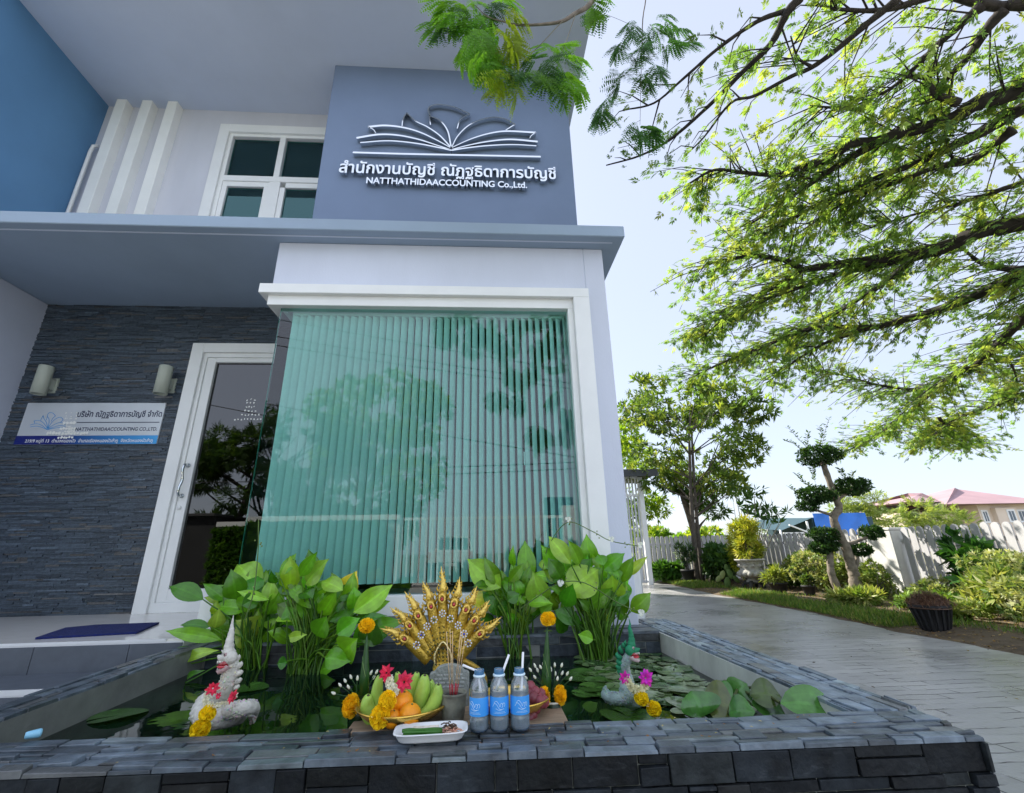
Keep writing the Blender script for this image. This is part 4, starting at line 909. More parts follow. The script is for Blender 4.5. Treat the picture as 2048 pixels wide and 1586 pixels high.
def bananas(label, lst, Y):
    c = O5(*lst[0][0][0], Y); t = thing('banana_bunch', tuple(c), label, 'bananas')
    for pts, w, dy in lst:
        P = spline([O5(x, y, Y+dy+.012*math.sin(k)) for k, (x, y) in enumerate(pts)], 6); n = len(P); r = w/2*mpx(Y)/4.096; b = MB(); k = R.uniform(.9, 1.1)
        b.tube(P, [r*max(.12, min(1, math.sin(math.pi*(.06+.88*i/(n-1)))**.55)) for i in range(n)], 7, (.36*k, .56*k, .09*k)); b.ball(P[0], r*.2, 6, (.05, .04, .02)); b.build('banana', M_FRUIT, t)
bananas('green banana bunch on the right of the brass fruit bowl', [([(632, 268), (602, 400), (590, 520), (640, 620)], 86, .03), ([(695, 292), (682, 400), (655, 520), (640, 610)], 112, .0), ([(742, 330), (745, 420), (715, 530), (660, 620)], 80, .03), ([(806, 368), (792, 470), (738, 570), (640, 640)], 96, -.03)], 1.60)
bananas('pale green banana bunch on the left of the brass fruit bowl', [([(232, 455), (222, 540), (250, 630), (320, 690)], 104, -.03), ([(325, 295), (305, 400), (300, 500), (340, 600)], 86, .0), ([(290, 400), (282, 480), (300, 560), (350, 640)], 74, .02), ([(470, 268), (478, 340), (470, 430), (440, 520)], 74, .05)], 1.63)
def gb_(g):
    Y = 1.535; u = mpx(Y)/4.096
    a = MB(); jasmine(a, [O5(395, 320, Y+.03), O5(415, 380, Y+.02), O5(440, 425, Y+.01), O5(470, 385, Y+.03)], 38*u, (.87, .86, .78), 11); a.build('jasmine_string', M_SOFT, g)
    a = MB(); blossom(a, O5(382, 270, Y+.03), 62*u, (.72, .03, .09), 7, (-.3, -1, .6)); leaf(a, O5(392, 260, Y+.03), O5(345, 205, Y+.03), 30*u, (0, -1, .2), (.85, .06, .12), m=5); a.build('ribbon_flower', M_SOFT, g)
    a = MB(); blossom(a, O5(525, 345, Y+.02), 72*u, (.80, .05, .13), 8); leaf(a, O5(540, 330, Y+.02), O5(605, 282, Y+.02), 26*u, (0, -1, .2), (.8, .1, .15), m=5); a.build('ribbon_flower', M_SOFT, g)
    for x, y, r in ((388, 498, 58), (328, 630, 64)): a = MB(); marigold(a, O5(x, y, Y-.03), r*u, (.95, .66, .01), (1, .8, 1.1)); a.build('marigold', M_SOFT, g)
    a = MB(); jasmine(a, [O5(378, 545, Y-.03), O5(375, 575, Y-.03)], 22*u, per=6); a.build('link', M_SOFT, g)
garland('flower_garland', 'jasmine garland with two marigolds and pink ribbon flowers draped over the fruit bowl', gb_, 1.53)
gr = thing('grape_bunch', (BRX+.09, 1.62, .56), 'bunch of dusky red grapes in the bowl right of the bottles', 'grapes')
for x, y in [(1560, 385), (1600, 425), (1645, 440), (1585, 478), (1640, 505), (1602, 558), (1575, 610), (1550, 440), (1545, 520), (1620, 470), (1668, 505), (1550, 640), (1590, 520), (1530, 580), (1480, 480), (1500, 560)]:
    b = MB(); k = R.uniform(.75, 1.15); b.ball(O5(x, y, 1.60+R.uniform(-.015, .03)), .0165*R.uniform(.92, 1.08), 14, (.24*k, .045*k, .06*k), (1, 1, 1.08)); b.build('grape', M_FRUIT, gr)

# ---- bottles and straws
def make_bottle():
    t = thing('water_bottle', (0, 0, 0), 'bottle', 'bottle', 'blue label water bottles on the coping')
    r = .0268; H = .150
    b = MB(); b.lathe([(0, .004), (r*.55, .002), (r*.85, 0), (r, .006), (r, .014), (r*.965, .019), (r, .024), (r, .034), (r*.97, .038), (r, .042), (r, .086), (r*.98, .09), (r, .095), (r*.96, .106), (r*.78, .119), (r*.56, .129), (r*.50, .132), (r*.50, .150), (r*.45, .150), (r*.45, .131)], (0, 0, 0), 32, (1, 1, 1)); b.build('bottle_body', M_PLAS, t)
    b = MB(); b.lathe([(0, .0035), (r*.84, .004), (r*.94, .01), (r*.90, .019), (r*.94, .026), (r*.9, .038), (r*.94, .044), (r*.94, .094), (0, .0945)], (0, 0, 0), 24, (1, 1, 1)); b.build('water_fill', glassmat('bottle_water', (.85, .94, .98), .06, milk=.38, mcol=(.80, .93, 1.0)), t)
    b = MB(); b.lathe([(r*1.012, .040), (r*1.02, .042), (r*1.02, .083), (r*1.012, .085)], (0, 0, 0), 36, (1, 1, 1)); lb = b.build('label_band', mat('blue_label', (.05, .34, .86), .35, var=.06), t)
    b = MB(); RR = r*1.03                                        # pale swirl emblem and two lines of small print
    def on(a, z): return (RR*math.sin(a), -RR*math.cos(a), z)
    for arcs in ([(-.75, .062), (-.5, .070), (-.25, .066), (-.1, .060), (.05, .056), (.3, .056)], [(-.6, .070), (-.35, .076), (-.1, .070), (.05, .062)], [(.05, .062), (.15, .070), (.3, .069), (.33, .063), (.22, .060)], [(.3, .066), (.45, .071), (.58, .067), (.5, .061)], [(-.4, .058), (0, .054), (.45, .057)]):
        b.tube(spline([on(a, z) for a, z in arcs], 5), .0006, 5, (1, 1, 1), False)
    for z, w in ((.0495, .5), (.0465, .62)):
        a = -w
        while a < w: l = R.uniform(.03, .09); b.tube([on(a, z), on(a+l*.5, z+.0003), on(a+l, z)], .00055, 4, (1, 1, 1), False); a += l+.035
    b.build('emblem', mat('label_print', (.62, .80, .95), .4), lb)
    b = MB(); b.lathe([(r*.50, .1315), (r*.64, .132), (r*.66, .1345), (r*.64, .137), (r*.50, .1375)], (0, 0, 0), 28, (1, 1, 1)); b.build('neck_ring', mat('pale_blue_plastic', (.70, .86, .95), .3, var=.03), t)
    b = MB(); b.lathe([(r*.515, .1375), (r*.53, .140), (r*.515, .142), (r*.54, .144), (r*.515, .1465), (r*.53, .149), (r*.5, .1505), (r*.44, .150)], (0, 0, 0), 28, (1, 1, 1)); b.build('thread', glassmat('blue_thread', (.35, .65, .92), .08, .1, milk=.45, mcol=(.18, .50, .90)), t)
    b = MB(); b.lathe([(0, .0015), (r*.8, .0015), (r*.92, .006), (r*.6, .010), (0, .012)], (0, 0, 0), 24, (1, 1, 1)); b.build('bottle_foot', glassmat('blue_foot', (.25, .55, .85), .08, .1, milk=.4, mcol=(.15, .45, .85)), t)
    return t
bt = make_bottle()
for i, (px, lab, rz) in enumerate([(958, 'blue label water bottle nearest the foam tray, its straw leaning left', -.5), (999, 'middle one of the three blue label water bottles', 0), (1041, 'blue label water bottle beside the grapes, its straw upright', .15)]):
    o = bt if i == 0 else copy_tree(bt); p = at(px, 1468, 1.495); o.location = (p.x, 1.495, ZT); o.rotation_euler = (0, 0, rz); o['label'] = lab
for top, bot, lab in (((925, 1330), (962, 1395), 'white straw leaning left out of the bottle nearest the tray'), ((1018, 1309), (985, 1400), 'white straw leaning right out of the middle bottle'), ((1046, 1304), (1040, 1455), 'white straw standing upright in the bottle beside the grapes')):
    b = MB(); B = at(*bot, 1.495); T = at(*top, 1.495); mid = lerp(B, T, .55)
    if top[0] == 925: mid = at(957, 1343, 1.495)
    P = [B, mid, T]; b.tube(P, .0034, 10, (1, 1, 1), True); tag(b.build('drinking_straw', mat('straw_white', (.88, .88, .9), .4, var=.02)), lab, 'straw', 'straws in the bottles')

# ---- foam tray of betel leaves
tc = at(862, 1470, 1.462); tw, td = .095, .046
b = MB(); n = 40; rings = []
def sup(a, w, d, e=5): c, s = math.cos(a), math.sin(a); k = (abs(c)**e+abs(s)**e)**(-1/e); return w*k*c, d*k*s
for w, d, z in ((0, 0, .0), (tw*.84, td*.80, 0), (tw*.9, td*.88, .004), (tw*1.0, td*.99, .019), (tw*1.04, td*1.07, .020), (tw*1.04, td*1.07, .022), (tw*.99, td*.97, .022), (tw*.87, td*.84, .006), (0, 0, .005)):
    rings.append([(lambda q: (q[0], q[1], z))(sup(2*math.pi*k/n+.01, w, d)) for k in range(n)])
vs = [Vector(p) for r in rings for p in r]; rot = Matrix.Rotation(rad(2), 3, 'Z')
vs = [rot @ p+Vector((tc.x, tc.y, ZT)) for p in vs]; fs = []
for i in range(len(rings)-1):
    for k in range(n): k2 = (k+1) % n; fs.append((i*n+k, i*n+k2, (i+1)*n+k2, (i+1)*n+k))
b.add(vs, fs, None, True); tag(b.build('foam_tray', M_FOAM), 'white foam tray holding rolled green leaves and shredded betel', 'tray')
for i in range(5):
    y = tc.y-.024+i*.0078; z = ZT+.010+.006*(i % 2); P = [Vector((tc.x-.072+R.uniform(-.006, .006), y, z+.002)), Vector((tc.x-.03, y+R.uniform(-.002, .002), z+.003)), Vector((tc.x+.028+R.uniform(-.006, .004), y+.003, z))]
    b = MB(); k = R.uniform(.8, 1.3); b.tube(spline(P, 5), [.0045+.0012*math.sin(j*.9) for j in range(11)], 8, (.05*k, .19*k, .022*k))
    tag(b.build('leaf_roll', M_LEAF), 'narrow rolled green leaf lying lengthwise in the foam tray', 'leaf roll', 'rolled leaves in the foam tray')
def tangle(name, c, r, cols, label, cat, n=60):
    b = MB()
    for i in range(n):
        a = R.uniform(0, 6.28); p = Vector(c)+Vector((R.gauss(0, r*.45), R.gauss(0, r*.4), abs(R.gauss(0, r*.25)))); d = Vector((math.cos(a), math.sin(a), R.uniform(-.2, .5)))*r*.4
        k = R.uniform(.6, 1.3); cc = R.choice(cols); b.tube([p-d, p+Vector((0, 0, r*.12)), p+d], .0016, 4, tuple(q*k for q in cc), False)
    return tag(b.build(name, M_STONE), label, cat)
tangle('tobacco_heap', (tc.x+.046, tc.y+.016, ZT+.010), .021, [(.10, .05, .03), (.16, .09, .05), (.06, .03, .02)], 'small heap of dark brown shredded tobacco in the foam tray', 'tobacco')
tangle('betel_shreds', (tc.x+.056, tc.y-.013, ZT+.009), .021, [(.65, .32, .22), (.75, .5, .36), (.5, .2, .14)], 'pale orange betel shavings at the right end of the foam tray', 'betel')
b = MB(); b.obox((tc.x-.052, tc.y+.018, ZT+.010), (.07, .003, 0), (0, .014, .006), (0, -.001, .002), (.78, .70, .60)); tag(b.build('paper_strip', M_STONE), 'small cream paper packet behind the rolled leaves in the tray', 'packet')

# ---- incense and plaque
ip = at(906, 1432, 1.60); b = MB(); b.lathe([(0, 0), (.030, 0), (.033, .004), (.0385, .052), (.040, .068), (.0415, .070), (.041, .074), (.036, .074), (.034, .060), (0, .058)], (ip.x, 1.60, .522), 28, (.20, .20, .16))
o = tag(b.build('incense_pot', tonemat('weathered_clay', .75, 0, .3, bump=.4, bscale=60, var=.5, vs=18)), 'small weathered clay pot holding incense sticks', 'pot')
b = MB(); b.lathe([(0, .066), (.034, .064)], (ip.x, 1.60, .522), 20, (.05, .045, .04)); b.build('ash', M_STONE, o)
for i, (tx, ty, bx_) in enumerate([(893, 1263, -.008), (900, 1258, -.004), (905, 1262, -.001), (922, 1256, .002), (926, 1259, .005), (932, 1263, .008)]):
    T = at(tx, ty, 1.60); B = Vector((ip.x+bx_, 1.598+.006*(i % 2), .575)); b = MB(); k = lerp(B, T, .22); b.tube([k, T], .0013, 6, (.72, .50, .28)); s = b.build('incense_stick', M_STONE)
    b2 = MB(); b2.tube([B, k], .0016, 6, (.45, .01, .03)); b2.build('red_foot', M_STONE, s); tag(s, 'thin tan incense stick with a red foot standing in the clay pot', 'incense', 'incense sticks')
Yt = 1.74; L0, R0 = at(858, 1400, Yt), at(938, 1400, Yt); b = MB(); n = 14; prof = [(L0.x, .505), (R0.x, .505)]
zt = at(898, 1327, Yt).z; zs = at(898, 1345, Yt).z; w = (R0.x-L0.x)/2; cx = (L0.x+R0.x)/2
prof += [(cx+w, zs), (cx+w*.9, zs+.004), (cx+w*.72, zs+.006)]+[(cx+w*.72*math.cos(a), zs+.006+(zt-zs-.006)*math.sin(a)) for a in [math.pi*k/12 for k in range(1, 12)]]+[(cx-w*.72, zs+.006), (cx-w*.9, zs+.004), (cx-w, zs)]
m_ = len(prof); b.add([(x, Yt-.012, z) for x, z in prof]+[(x, Yt+.012, z) for x, z in prof], [tuple(range(m_)), tuple(range(2*m_-1, m_-1, -1))]+[(i, m_+i, m_+(i+1) % m_, (i+1) % m_) for i in range(m_)], (.27, .29, .27))
o = tag(b.build('stone_plaque', M_STONE, bevel=.003), 'small grey arched stone tablet with worn carved lines behind the incense pot', 'plaque')
b = MB(); z = zs-.006
while z > .535:
    x = cx-w*.75+R.uniform(0, .01)
    while x < cx+w*.7: l = R.uniform(.006, .02); b.box(x, x+l, Yt-.0135, Yt-.0122, z, z+.0045, (.42, .43, .42)); x += l+.004
    z -= .0115
b.build('carved_lines', M_STONE, o)

# ---- banana leaf cone offerings
O8 = Pz((600, 1060), 2.9257)
def cone_offering(label, tip, base, w, mar, pot, buds, flowers, Y):
    u = mpx(Y)/2.9257; t = thing('leaf_cone', tuple(O8(pot[0], pot[1]+60, Y)), label, 'offering')
    T, B = O8(*tip, Y), O8(*base, Y); b = MB(); b.tube([lerp(B, T, k) for k in (0, .3, .6, .85, 1)], [w*u*.5, w*u*.42, w*u*.27, w*u*.13, w*u*.03], 14, (.03, .11, .022)); b.tube(spline([lerp(B, T, .1)+Vector((w*u*.45, -.004, 0)), lerp(B, T, .4)+Vector((0, -w*u*.42, 0)), lerp(B, T, .6)+Vector((-w*u*.3, 0, 0))], 5), .0012, 5, (.2, .35, .1)); b.build('leaf_wrap', M_LEAF, t)
    a = MB(); marigold(a, O8(*mar[:2], Y), mar[2]*u, (.95, .62, .01), (1.1, 1, .85)); a.build('marigold', M_SOFT, t)
    b = MB(); pz = O8(*pot, Y); b.lathe([(0, -55*u), (46*u, -55*u), (50*u, 0), (54*u, 40*u), (48*u, 44*u), (0, 40*u)], tuple(pz), 20, (.012, .045, .014)); b.build('leaf_pot', M_LEAF, t)
    b = MB(); P = [(pz.x+math.cos(a)*56*u, pz.y+math.sin(a)*56*u, pz.z+40*u) for a in [2*math.pi*k/20 for k in range(21)]]; b.tube(P, 5*u, 6, (.8, .8, .75), False); b.build('white_band', M_SOFT, t)
    for x, y in buds:
        p = O8(x, y, Y+R.uniform(-.03, .03)); b = MB(); q = pz+Vector((R.uniform(-.012, .012), R.uniform(-.01, .01), 40*u)); b.tube(spline([q, lerp(q, p, .5)+Vector((0, 0, .008)), p], 4), .0014, 5, (.03, .09, .025)); s = b.build('bud_stem', M_STALK, t)
        b = MB(); d = (p-q).normalized(); b.tube([p, p+d*.004, p+d*.010, p+d*.015], [.002, .0042, .0036, .0006], 8, (.86, .87, .83)); b.build('bud', M_SOFT, s)
    for x, y, rx, rz in flowers: a = MB(); marigold(a, O8(x, y, Y-.025), rz*u, (.95, .58, .01), (rx/rz, .7, 1)); a.build('marigold', M_SOFT, t)
cone_offering('dark banana leaf cone offering left of the fruit bowl, topped by a marigold', (393, 600), (372, 960), 56, (390, 560, 38), (340, 1090), [(208, 960), (243, 917), (270, 893), (303, 872), (348, 932), (372, 905), (410, 848), (442, 843), (425, 875), (375, 880), (368, 958), (335, 880), (290, 930)], [(298, 1030, 34, 50)], 1.66)
cone_offering('green banana leaf cone offering right of the grapes, topped by a marigold', (1446, 560), (1440, 985), 62, (1452, 520, 38), (1478, 1050), [(1330, 872), (1355, 828), (1380, 806), (1412, 812), (1428, 803), (1395, 832), (1490, 803), (1528, 803), (1558, 852), (1577, 880), (1492, 855), (1505, 882), (1468, 830), (1380, 870), (1530, 850)], [(1428, 975, 24, 44), (1522, 965, 26, 42)], 1.70)

# ---- small things lying on the coping
b = MB(); p0, p1 = at(47, 1482, 1.58), at(84, 1468, 1.60); p0.z = p1.z = ZT+.010; b.tube([p0, lerp(p0, p1, .1), lerp(p0, p1, .85), lerp(p0, p1, .97), p1], [.0075, .009, .0115, .009, .003], 14, (1, 1, 1)); tag(b.build('blue_cap', mat('sky_blue_plastic', (.25, .55, .75), .35, var=.05)), 'light blue plastic tube lying on the left corner of the coping', 'tube')
b = MB(); b.add([(-.5, -.3, 0), (.5, -.2, .12), (.35, .4, .02), (-.3, .35, .18), (.9, .1, .3)], [(0, 1, 2, 3), (1, 4, 2)], (.33, .16, .06)); sc1 = b.build('dry_scrap', M_SOFT)
b = MB(); b.add([(-.6, 0, 0), (0, -.25, .15), (.6, 0, .02), (0, .3, .1)], [(0, 1, 2, 3)], (.62, .50, .22)); sc2 = b.build('dry_scrap', M_SOFT)
sl = {id(sc1): 'crumpled brown leaf scrap lying on the slate coping', id(sc2): 'pale yellow petal scrap lying on the slate coping'}; sg = {id(sc1): 'brown leaf scraps on the coping', id(sc2): 'pale petal scraps on the coping'}
first = set()
for i in range(44):
    src = sc1 if R.random() < .6 else sc2; o = src if id(src) not in first else src.copy()
    if id(src) in first: COL.objects.link(o)
    first.add(id(src)); x = R.uniform(-1.0, 1.15) if i > 16 else R.uniform(.1, 1.0); f = R.uniform(.08, .95); s = R.uniform(.004, .010)
    o.location = (x, lerp(yl(x), yi(x), f), ZT+.001); o.scale = (s, s, s); o.rotation_euler = (R.uniform(-.2, .2), R.uniform(-.2, .2), R.uniform(0, 6.3)); tag(o, sl[id(src)], 'leaf scrap' if src is sc1 else 'petal', sg[id(src)])
# ------------------------------------------------------------------ trees and garden
M_FOL = tonemat('tree_foliage', .5, .58, .35, var=.12, vs=3)
M_FOLD = tonemat('shrub_foliage', .5, .35, .35, var=.15, vs=6)
M_BARK = tonemat('bark', .85, 0, .25, bump=.6, bscale=40, var=.35, vs=14)
def quads(tmpl, pos, dirs, ups, scale):
    """tmpl (k,4,3) in a frame x = direction, y = side, z = up; one copy at every pos."""
    x = dirs/np.linalg.norm(dirs, axis=1, keepdims=True); y = np.cross(ups, x); ny = np.linalg.norm(y, axis=1, keepdims=True); y = y/np.maximum(ny, 1e-6); z = np.cross(x, y)
    B = np.stack([x, y, z], 1)*scale[:, None, None]                   # (n,3,3)
    V = np.einsum('kqc,ncd->nkqd', tmpl, B)+pos[:, None, None, :]
    return V.reshape(-1, 3), np.arange(V.size//3, dtype=np.int32).reshape(-1, 4)
def leaflet(cx, cy, cz, dx, dy, dz, L, W, up=(0, 0, 1)):
    d = np.array([dx, dy, dz], float); d /= np.linalg.norm(d); s = np.cross(np.array(up, float), d); s /= np.linalg.norm(s)+1e-9; c = np.array([cx, cy, cz], float)
    return np.array([c, c+d*L*.45+s*W/2, c+d*L, c+d*L*.45-s*W/2])
def rosette(n, L, W, spread=1.1, seed=0):
    r = random.Random(seed); o = []
    for i in range(n):
        a = 2*math.pi*i/n+r.uniform(-.3, .3); t = r.uniform(.5, spread); o.append(leaflet(0, 0, 0, math.cos(t), math.sin(a)*math.sin(t), math.cos(a)*math.sin(t), L*r.uniform(.75, 1.1), W, (r.uniform(-.5, .5), r.uniform(-.5, .5), 1)))
    return np.array(o)
def fan(np_, L, W, seed=0):
    """twice pinnate leaf seen from afar: a short axis with paired drooping feathers"""
    r = random.Random(seed); o = []
    for i in range(np_):
        t = (i//2)/max(1, np_/2-1); s = 1 if i % 2 else -1; a = lerp(1.15, .25, t)+r.uniform(-.12, .12)
        o.append(leaflet(t*.55*L, 0, -.05*t*L, math.cos(a), s*math.sin(a), r.uniform(-.5, -.1), L*lerp(.55, .8, t)*r.uniform(.85, 1.1), W, (r.uniform(-.3, .3), r.uniform(-.3, .3), 1)))
    return np.array(o)
def pinnate(npair, nlf, L, seed=0):
    """twice pinnate leaf with its single leaflets, for the near branch"""
    r = random.Random(seed); o = []
    for i in range(npair*2):
        t = (i//2)/max(1, npair-1); s = 1 if i % 2 else -1; a = lerp(1.2, .3, t)+r.uniform(-.1, .1); d = np.array([math.cos(a), s*math.sin(a), -.25-.25*r.random()]); d /= np.linalg.norm(d)
        b0 = np.array([.1+t*.5, 0, -.04*t])*L; PL = L*lerp(.5, .72, math.sin(math.pi*min(1, t*.9+.1)))*r.uniform(.9, 1.1); sd = np.cross([0, 0, 1], d); sd /= np.linalg.norm(sd)
        o.append(np.array([b0-sd*.0012, b0+sd*.0012, b0+d*PL+sd*.0005, b0+d*PL-sd*.0005]))
        for k in range(nlf):
            q = .12+.88*k/(nlf-1); c = b0+d*PL*q+np.array([0, 0, -.12*PL*q*q]); l = PL*.25*math.sin(math.pi*(.18+.72*q))**.6
            for e in (-1, 1): v = d*.42+sd*e; o.append(leaflet(*c, *v, l, l*.62, (r.uniform(-.25, .25), r.uniform(-.25, .25), 1)))
    return np.array(o)
def scatter(name, m, parent, tmpls, pos, dirs, ups, scale, cols):
    """cols one per copy"""
    Vs, Fs, Cs, o = [], [], [], 0; pick = NR.integers(0, len(tmpls), len(pos))
    for i, t in enumerate(tmpls):
        k = pick == i
        if not k.any(): continue
        V, F = quads(t, pos[k], dirs[k], ups[k], scale[k]); Vs.append(V); Fs.append(F+o); o += len(V)
        c = np.repeat(cols[k], len(t), 0)*NR.uniform(.82, 1.15, (len(F), 1)); Cs.append(c)
    return fast_mesh(name, np.concatenate(Vs), np.concatenate(Fs), m, parent, np.concatenate(Cs))
def palette(n, cols, wts, jit=.18):
    c = np.array(cols)[NR.choice(len(cols), n, p=np.array(wts)/sum(wts))]; return c*NR.uniform(1-jit, 1+jit, (n, 1))

# ---- the big spreading tree on the right
tree = thing('rain_tree', (11.2, 6.4, 0), 'huge spreading tree whose dark limbs reach in over the driveway from the right', 'tree')
fork = Vector((11.2, 6.4, 3.4)); limbs = []
def Cr(l): return [(1150+x/2.0868, y/2.0868) for x, y in l]
def C5(l): return [(1200+x/2.415, 700+y/2.415) for x, y in l]
LIMBS = [ # picture points, height (start, end), radius at right end and tip, foliage density, joins the trunk
 (Cr([(1874, 370), (1680, 430), (1560, 500), (1350, 560), (1250, 590), (1150, 600), (1050, 670), (950, 690), (860, 730), (700, 720), (580, 710), (470, 770)]), 5.4, 5.5, .085, .010, 1.0, 1),
 (Cr([(1250, 600), (1100, 690), (950, 790), (830, 870), (700, 960)]), 5.42, 5.3, .04, .008, 1, 0),
 (Cr([(1600, 430), (1500, 390), (1470, 330), (1370, 320)]), 5.4, 5.7, .04, .012, .7, 0),
 (Cr([(1874, 450), (1700, 550), (1550, 620), (1400, 690), (1250, 745), (1000, 860), (850, 950), (700, 1010)]), 5.4, 5.2, .075, .008, 1.1, 1),
 (Cr([(1830, 540), (1750, 600), (1650, 670), (1500, 700), (1350, 760), (1150, 830), (950, 960)]), 5.3, 5.2, .05, .008, 1, 0),
 (Cr([(1874, 925), (1700, 960), (1540, 1030), (1330, 1070), (1200, 1090), (1050, 1110), (950, 1130), (830, 1200), (700, 1260), (560, 1340), (450, 1420)]), 4.7, 4.8, .11, .010, 1.1, 1),
 (Cr([(950, 1130), (900, 1095), (820, 1075), (720, 1070), (600, 1090), (500, 1130)]), 4.8, 5.0, .045, .008, 1, 0),
 (Cr([(1540, 1040), (1350, 1090), (1150, 1130), (1000, 1180), (850, 1230), (650, 1310), (520, 1420)]), 4.75, 4.7, .06, .008, 1, 0),
 (Cr([(1400, 1090), (1290, 1180), (1180, 1250), (1050, 1330), (900, 1400), (750, 1500)]), 4.75, 4.5, .05, .008, 1.1, 0),
 (Cr([(1874, 1140), (1700, 1220), (1500, 1300), (1350, 1340), (1240, 1365), (1000, 1370), (800, 1440), (600, 1520), (480, 1580)]), 4.3, 4.4, .095, .010, 1.2, 1),
 (Cr([(1874, 1130), (1800, 1120), (1700, 1100), (1610, 1030)]), 4.4, 4.8, .06, .012, .8, 0),
 (Cr([(1240, 1365), (1050, 1430), (900, 1520), (800, 1600)]), 4.4, 4.2, .04, .008, 1.1, 0),
 (Cr([(1874, 1320), (1780, 1420), (1650, 1540)])+C5([(1750, 90), (1640, 180), (1560, 240), (1500, 300), (1400, 370), (1280, 450), (1180, 490)]), 4.0, 3.5, .075, .010, 1.2, 1),
 (C5([(2048, 210), (1900, 270), (1750, 320), (1640, 390), (1560, 470)]), 3.7, 3.4, .05, .010, 1.2, 1),
 (C5([(1640, 180), (1500, 190), (1350, 170), (1200, 130), (1050, 90)]), 3.8, 4.2, .04, .008, 1.2, 0),
 (C5([(1640, 330), (1700, 420), (1780, 455), (1850, 450)]), 3.5, 3.5, .03, .008, 1, 0),
 (Cr([(940, -10), (880, 60), (820, 180), (700, 300), (560, 440), (400, 580), (270, 650), (130, 690)]), 5.6, 5.2, .035, .006, .5, 0),
 (Cr([(880, 45), (760, 90), (600, 200), (450, 330), (330, 430), (200, 460)]), 5.6, 5.3, .02, .006, .6, 0),
 (Cr([(1350, -5), (1230, 90), (1100, 200), (990, 280), (900, 320), (750, 400), (650, 430), (540, 570), (470, 640)]), 5.7, 5.3, .03, .006, .5, 0),
 (Cr([(990, 280), (930, 240), (900, 150)]), 5.5, 5.7, .015, .006, .8, 0),
 (Cr([(1700, 20), (1600, 110), (1500, 200), (1400, 300), (1300, 380), (1150, 450)]), 5.8, 5.6, .04, .008, 1.0, 0),
 (Cr([(1790, 40), (1720, 120), (1640, 240), (1540, 340), (1430, 480), (1340, 540)]), 5.9, 5.6, .05, .010, .9, 0),
 (Cr([(1500, -20), (1300, 40), (1120, 40), (1000, 20)]), 5.9, 5.8, .03, .008, .9, 0),
 (Cr([(1200, 460), (1080, 450), (980, 440)]), 5.5, 5.6, .02, .006, 1, 0),
 (Cr([(1874, 20), (1790, 30), (1660, 5), (1500, -40)]), 5.9, 6.0, .06, .03, .5, 1),
 (Cr([(1874, 760), (1750, 800), (1600, 850), (1400, 900), (1200, 960)]), 5.0, 5.0, .04, .008, 1.0, 1),
 (Cr([(1874, 1480), (1800, 1500)])+C5([(1980, 60), (2010, 130), (2020, 240)]), 4.2, 3.9, .03, .01, 1.1, 0),
]
tips = []; segs = []
wood = MB()
bark = (.040, .034, .030)
for pts, z0, z1, r0, r1, den, join in LIMBS:
    n = len(pts); P = [atz(x, y, lerp(z0, z1, i/(n-1))) for i, (x, y) in enumerate(pts)]
    if join: d0 = (P[0]-P[2]).normalized(); P = [fork+Vector((-.3, 0, -.1)), lerp(fork, P[0]+d0*1.5, .55), P[0]+d0*1.3]+P
    S_ = spline(P, 5); m_ = len(S_); wood.tube(S_, [1.2*lerp(r0*(1.15 if join else 1), r1, (i/(m_-1))**.75)*(1+.06*math.sin(i*2.3)) for i in range(m_)], 8, bark)
    acc = 0
    for i in range(12 if join else 1, m_-1):
        d = S_[i+1]-S_[i]; acc += d.length*(den if den > .6 else den*.42); f = i/m_
        while acc > .043:
            acc -= .043; a = R.choice((-1, 1))*R.uniform(.3, 1.15); h = Vector((d.x, d.y, 0)).normalized(); v = Matrix.Rotation(a, 3, 'Z') @ h; v.z = R.uniform(-.6, .45)
            L = R.uniform(.35, 1.1)*(1.1-.35*f)*(1 if den > .6 else .6); p = S_[i]; mid = p+v*L*.5+Vector((0, 0, .04)); e = p+v*L+Vector((0, 0, R.uniform(-.12, .05))); segs.append((p, mid, e, den))
    tips.append((S_[-2], S_[-1]))
for p, mid, e, den in segs:
    wood.tube([p, mid, e], [.010, .006, .003], 4, bark, False)
tk = MB(); tk.tube([(11.5, 6.5, -.1), (11.45, 6.5, .5), (11.3, 6.45, 1.6), (11.2, 6.4, 2.8), (11.15, 6.35, 3.7)], [.62, .48, .42, .42, .36], 16, (.13, .11, .09)); tk.build('trunk', M_BARK, tree)
wood.build('limbs', M_BARK, tree)
pos, dirs, cols, sc = [], [], [], []
for p, mid, e, den in segs:
    k = R.randint(6, 10) if den >= .7 else R.randint(4, 6); base = R.choice([(.16, .27, .065), (.22, .32, .075), (.11, .20, .06), (.28, .34, .085), (.14, .25, .065)])
    for q in range(k):
        t = R.uniform(.25, 1.05); c = (lerp(p, mid, t*2) if t < .5 else lerp(mid, e, t*2-1))+Vector((R.gauss(0, .07), R.gauss(0, .07), R.gauss(0, .05))); d = (e-p).normalized()+Vector((R.gauss(0, .7), R.gauss(0, .7), R.gauss(-.15, .25)))
        pos.append(c); dirs.append(d); sc.append(R.uniform(.7, 1.2)*(1 if den >= .7 else .75)); j = R.uniform(.75, 1.25); cols.append([b*j for b in base])
pos, dirs, sc, cols = np.array(pos), np.array(dirs), np.array(sc), np.array(cols)
ups = NR.normal(0, .35, pos.shape)+np.array([0, 0, 1])
scatter('crown', M_FOL, tree, [fan(10, .105, .019, s) for s in range(5)], pos, dirs, ups, sc, cols)
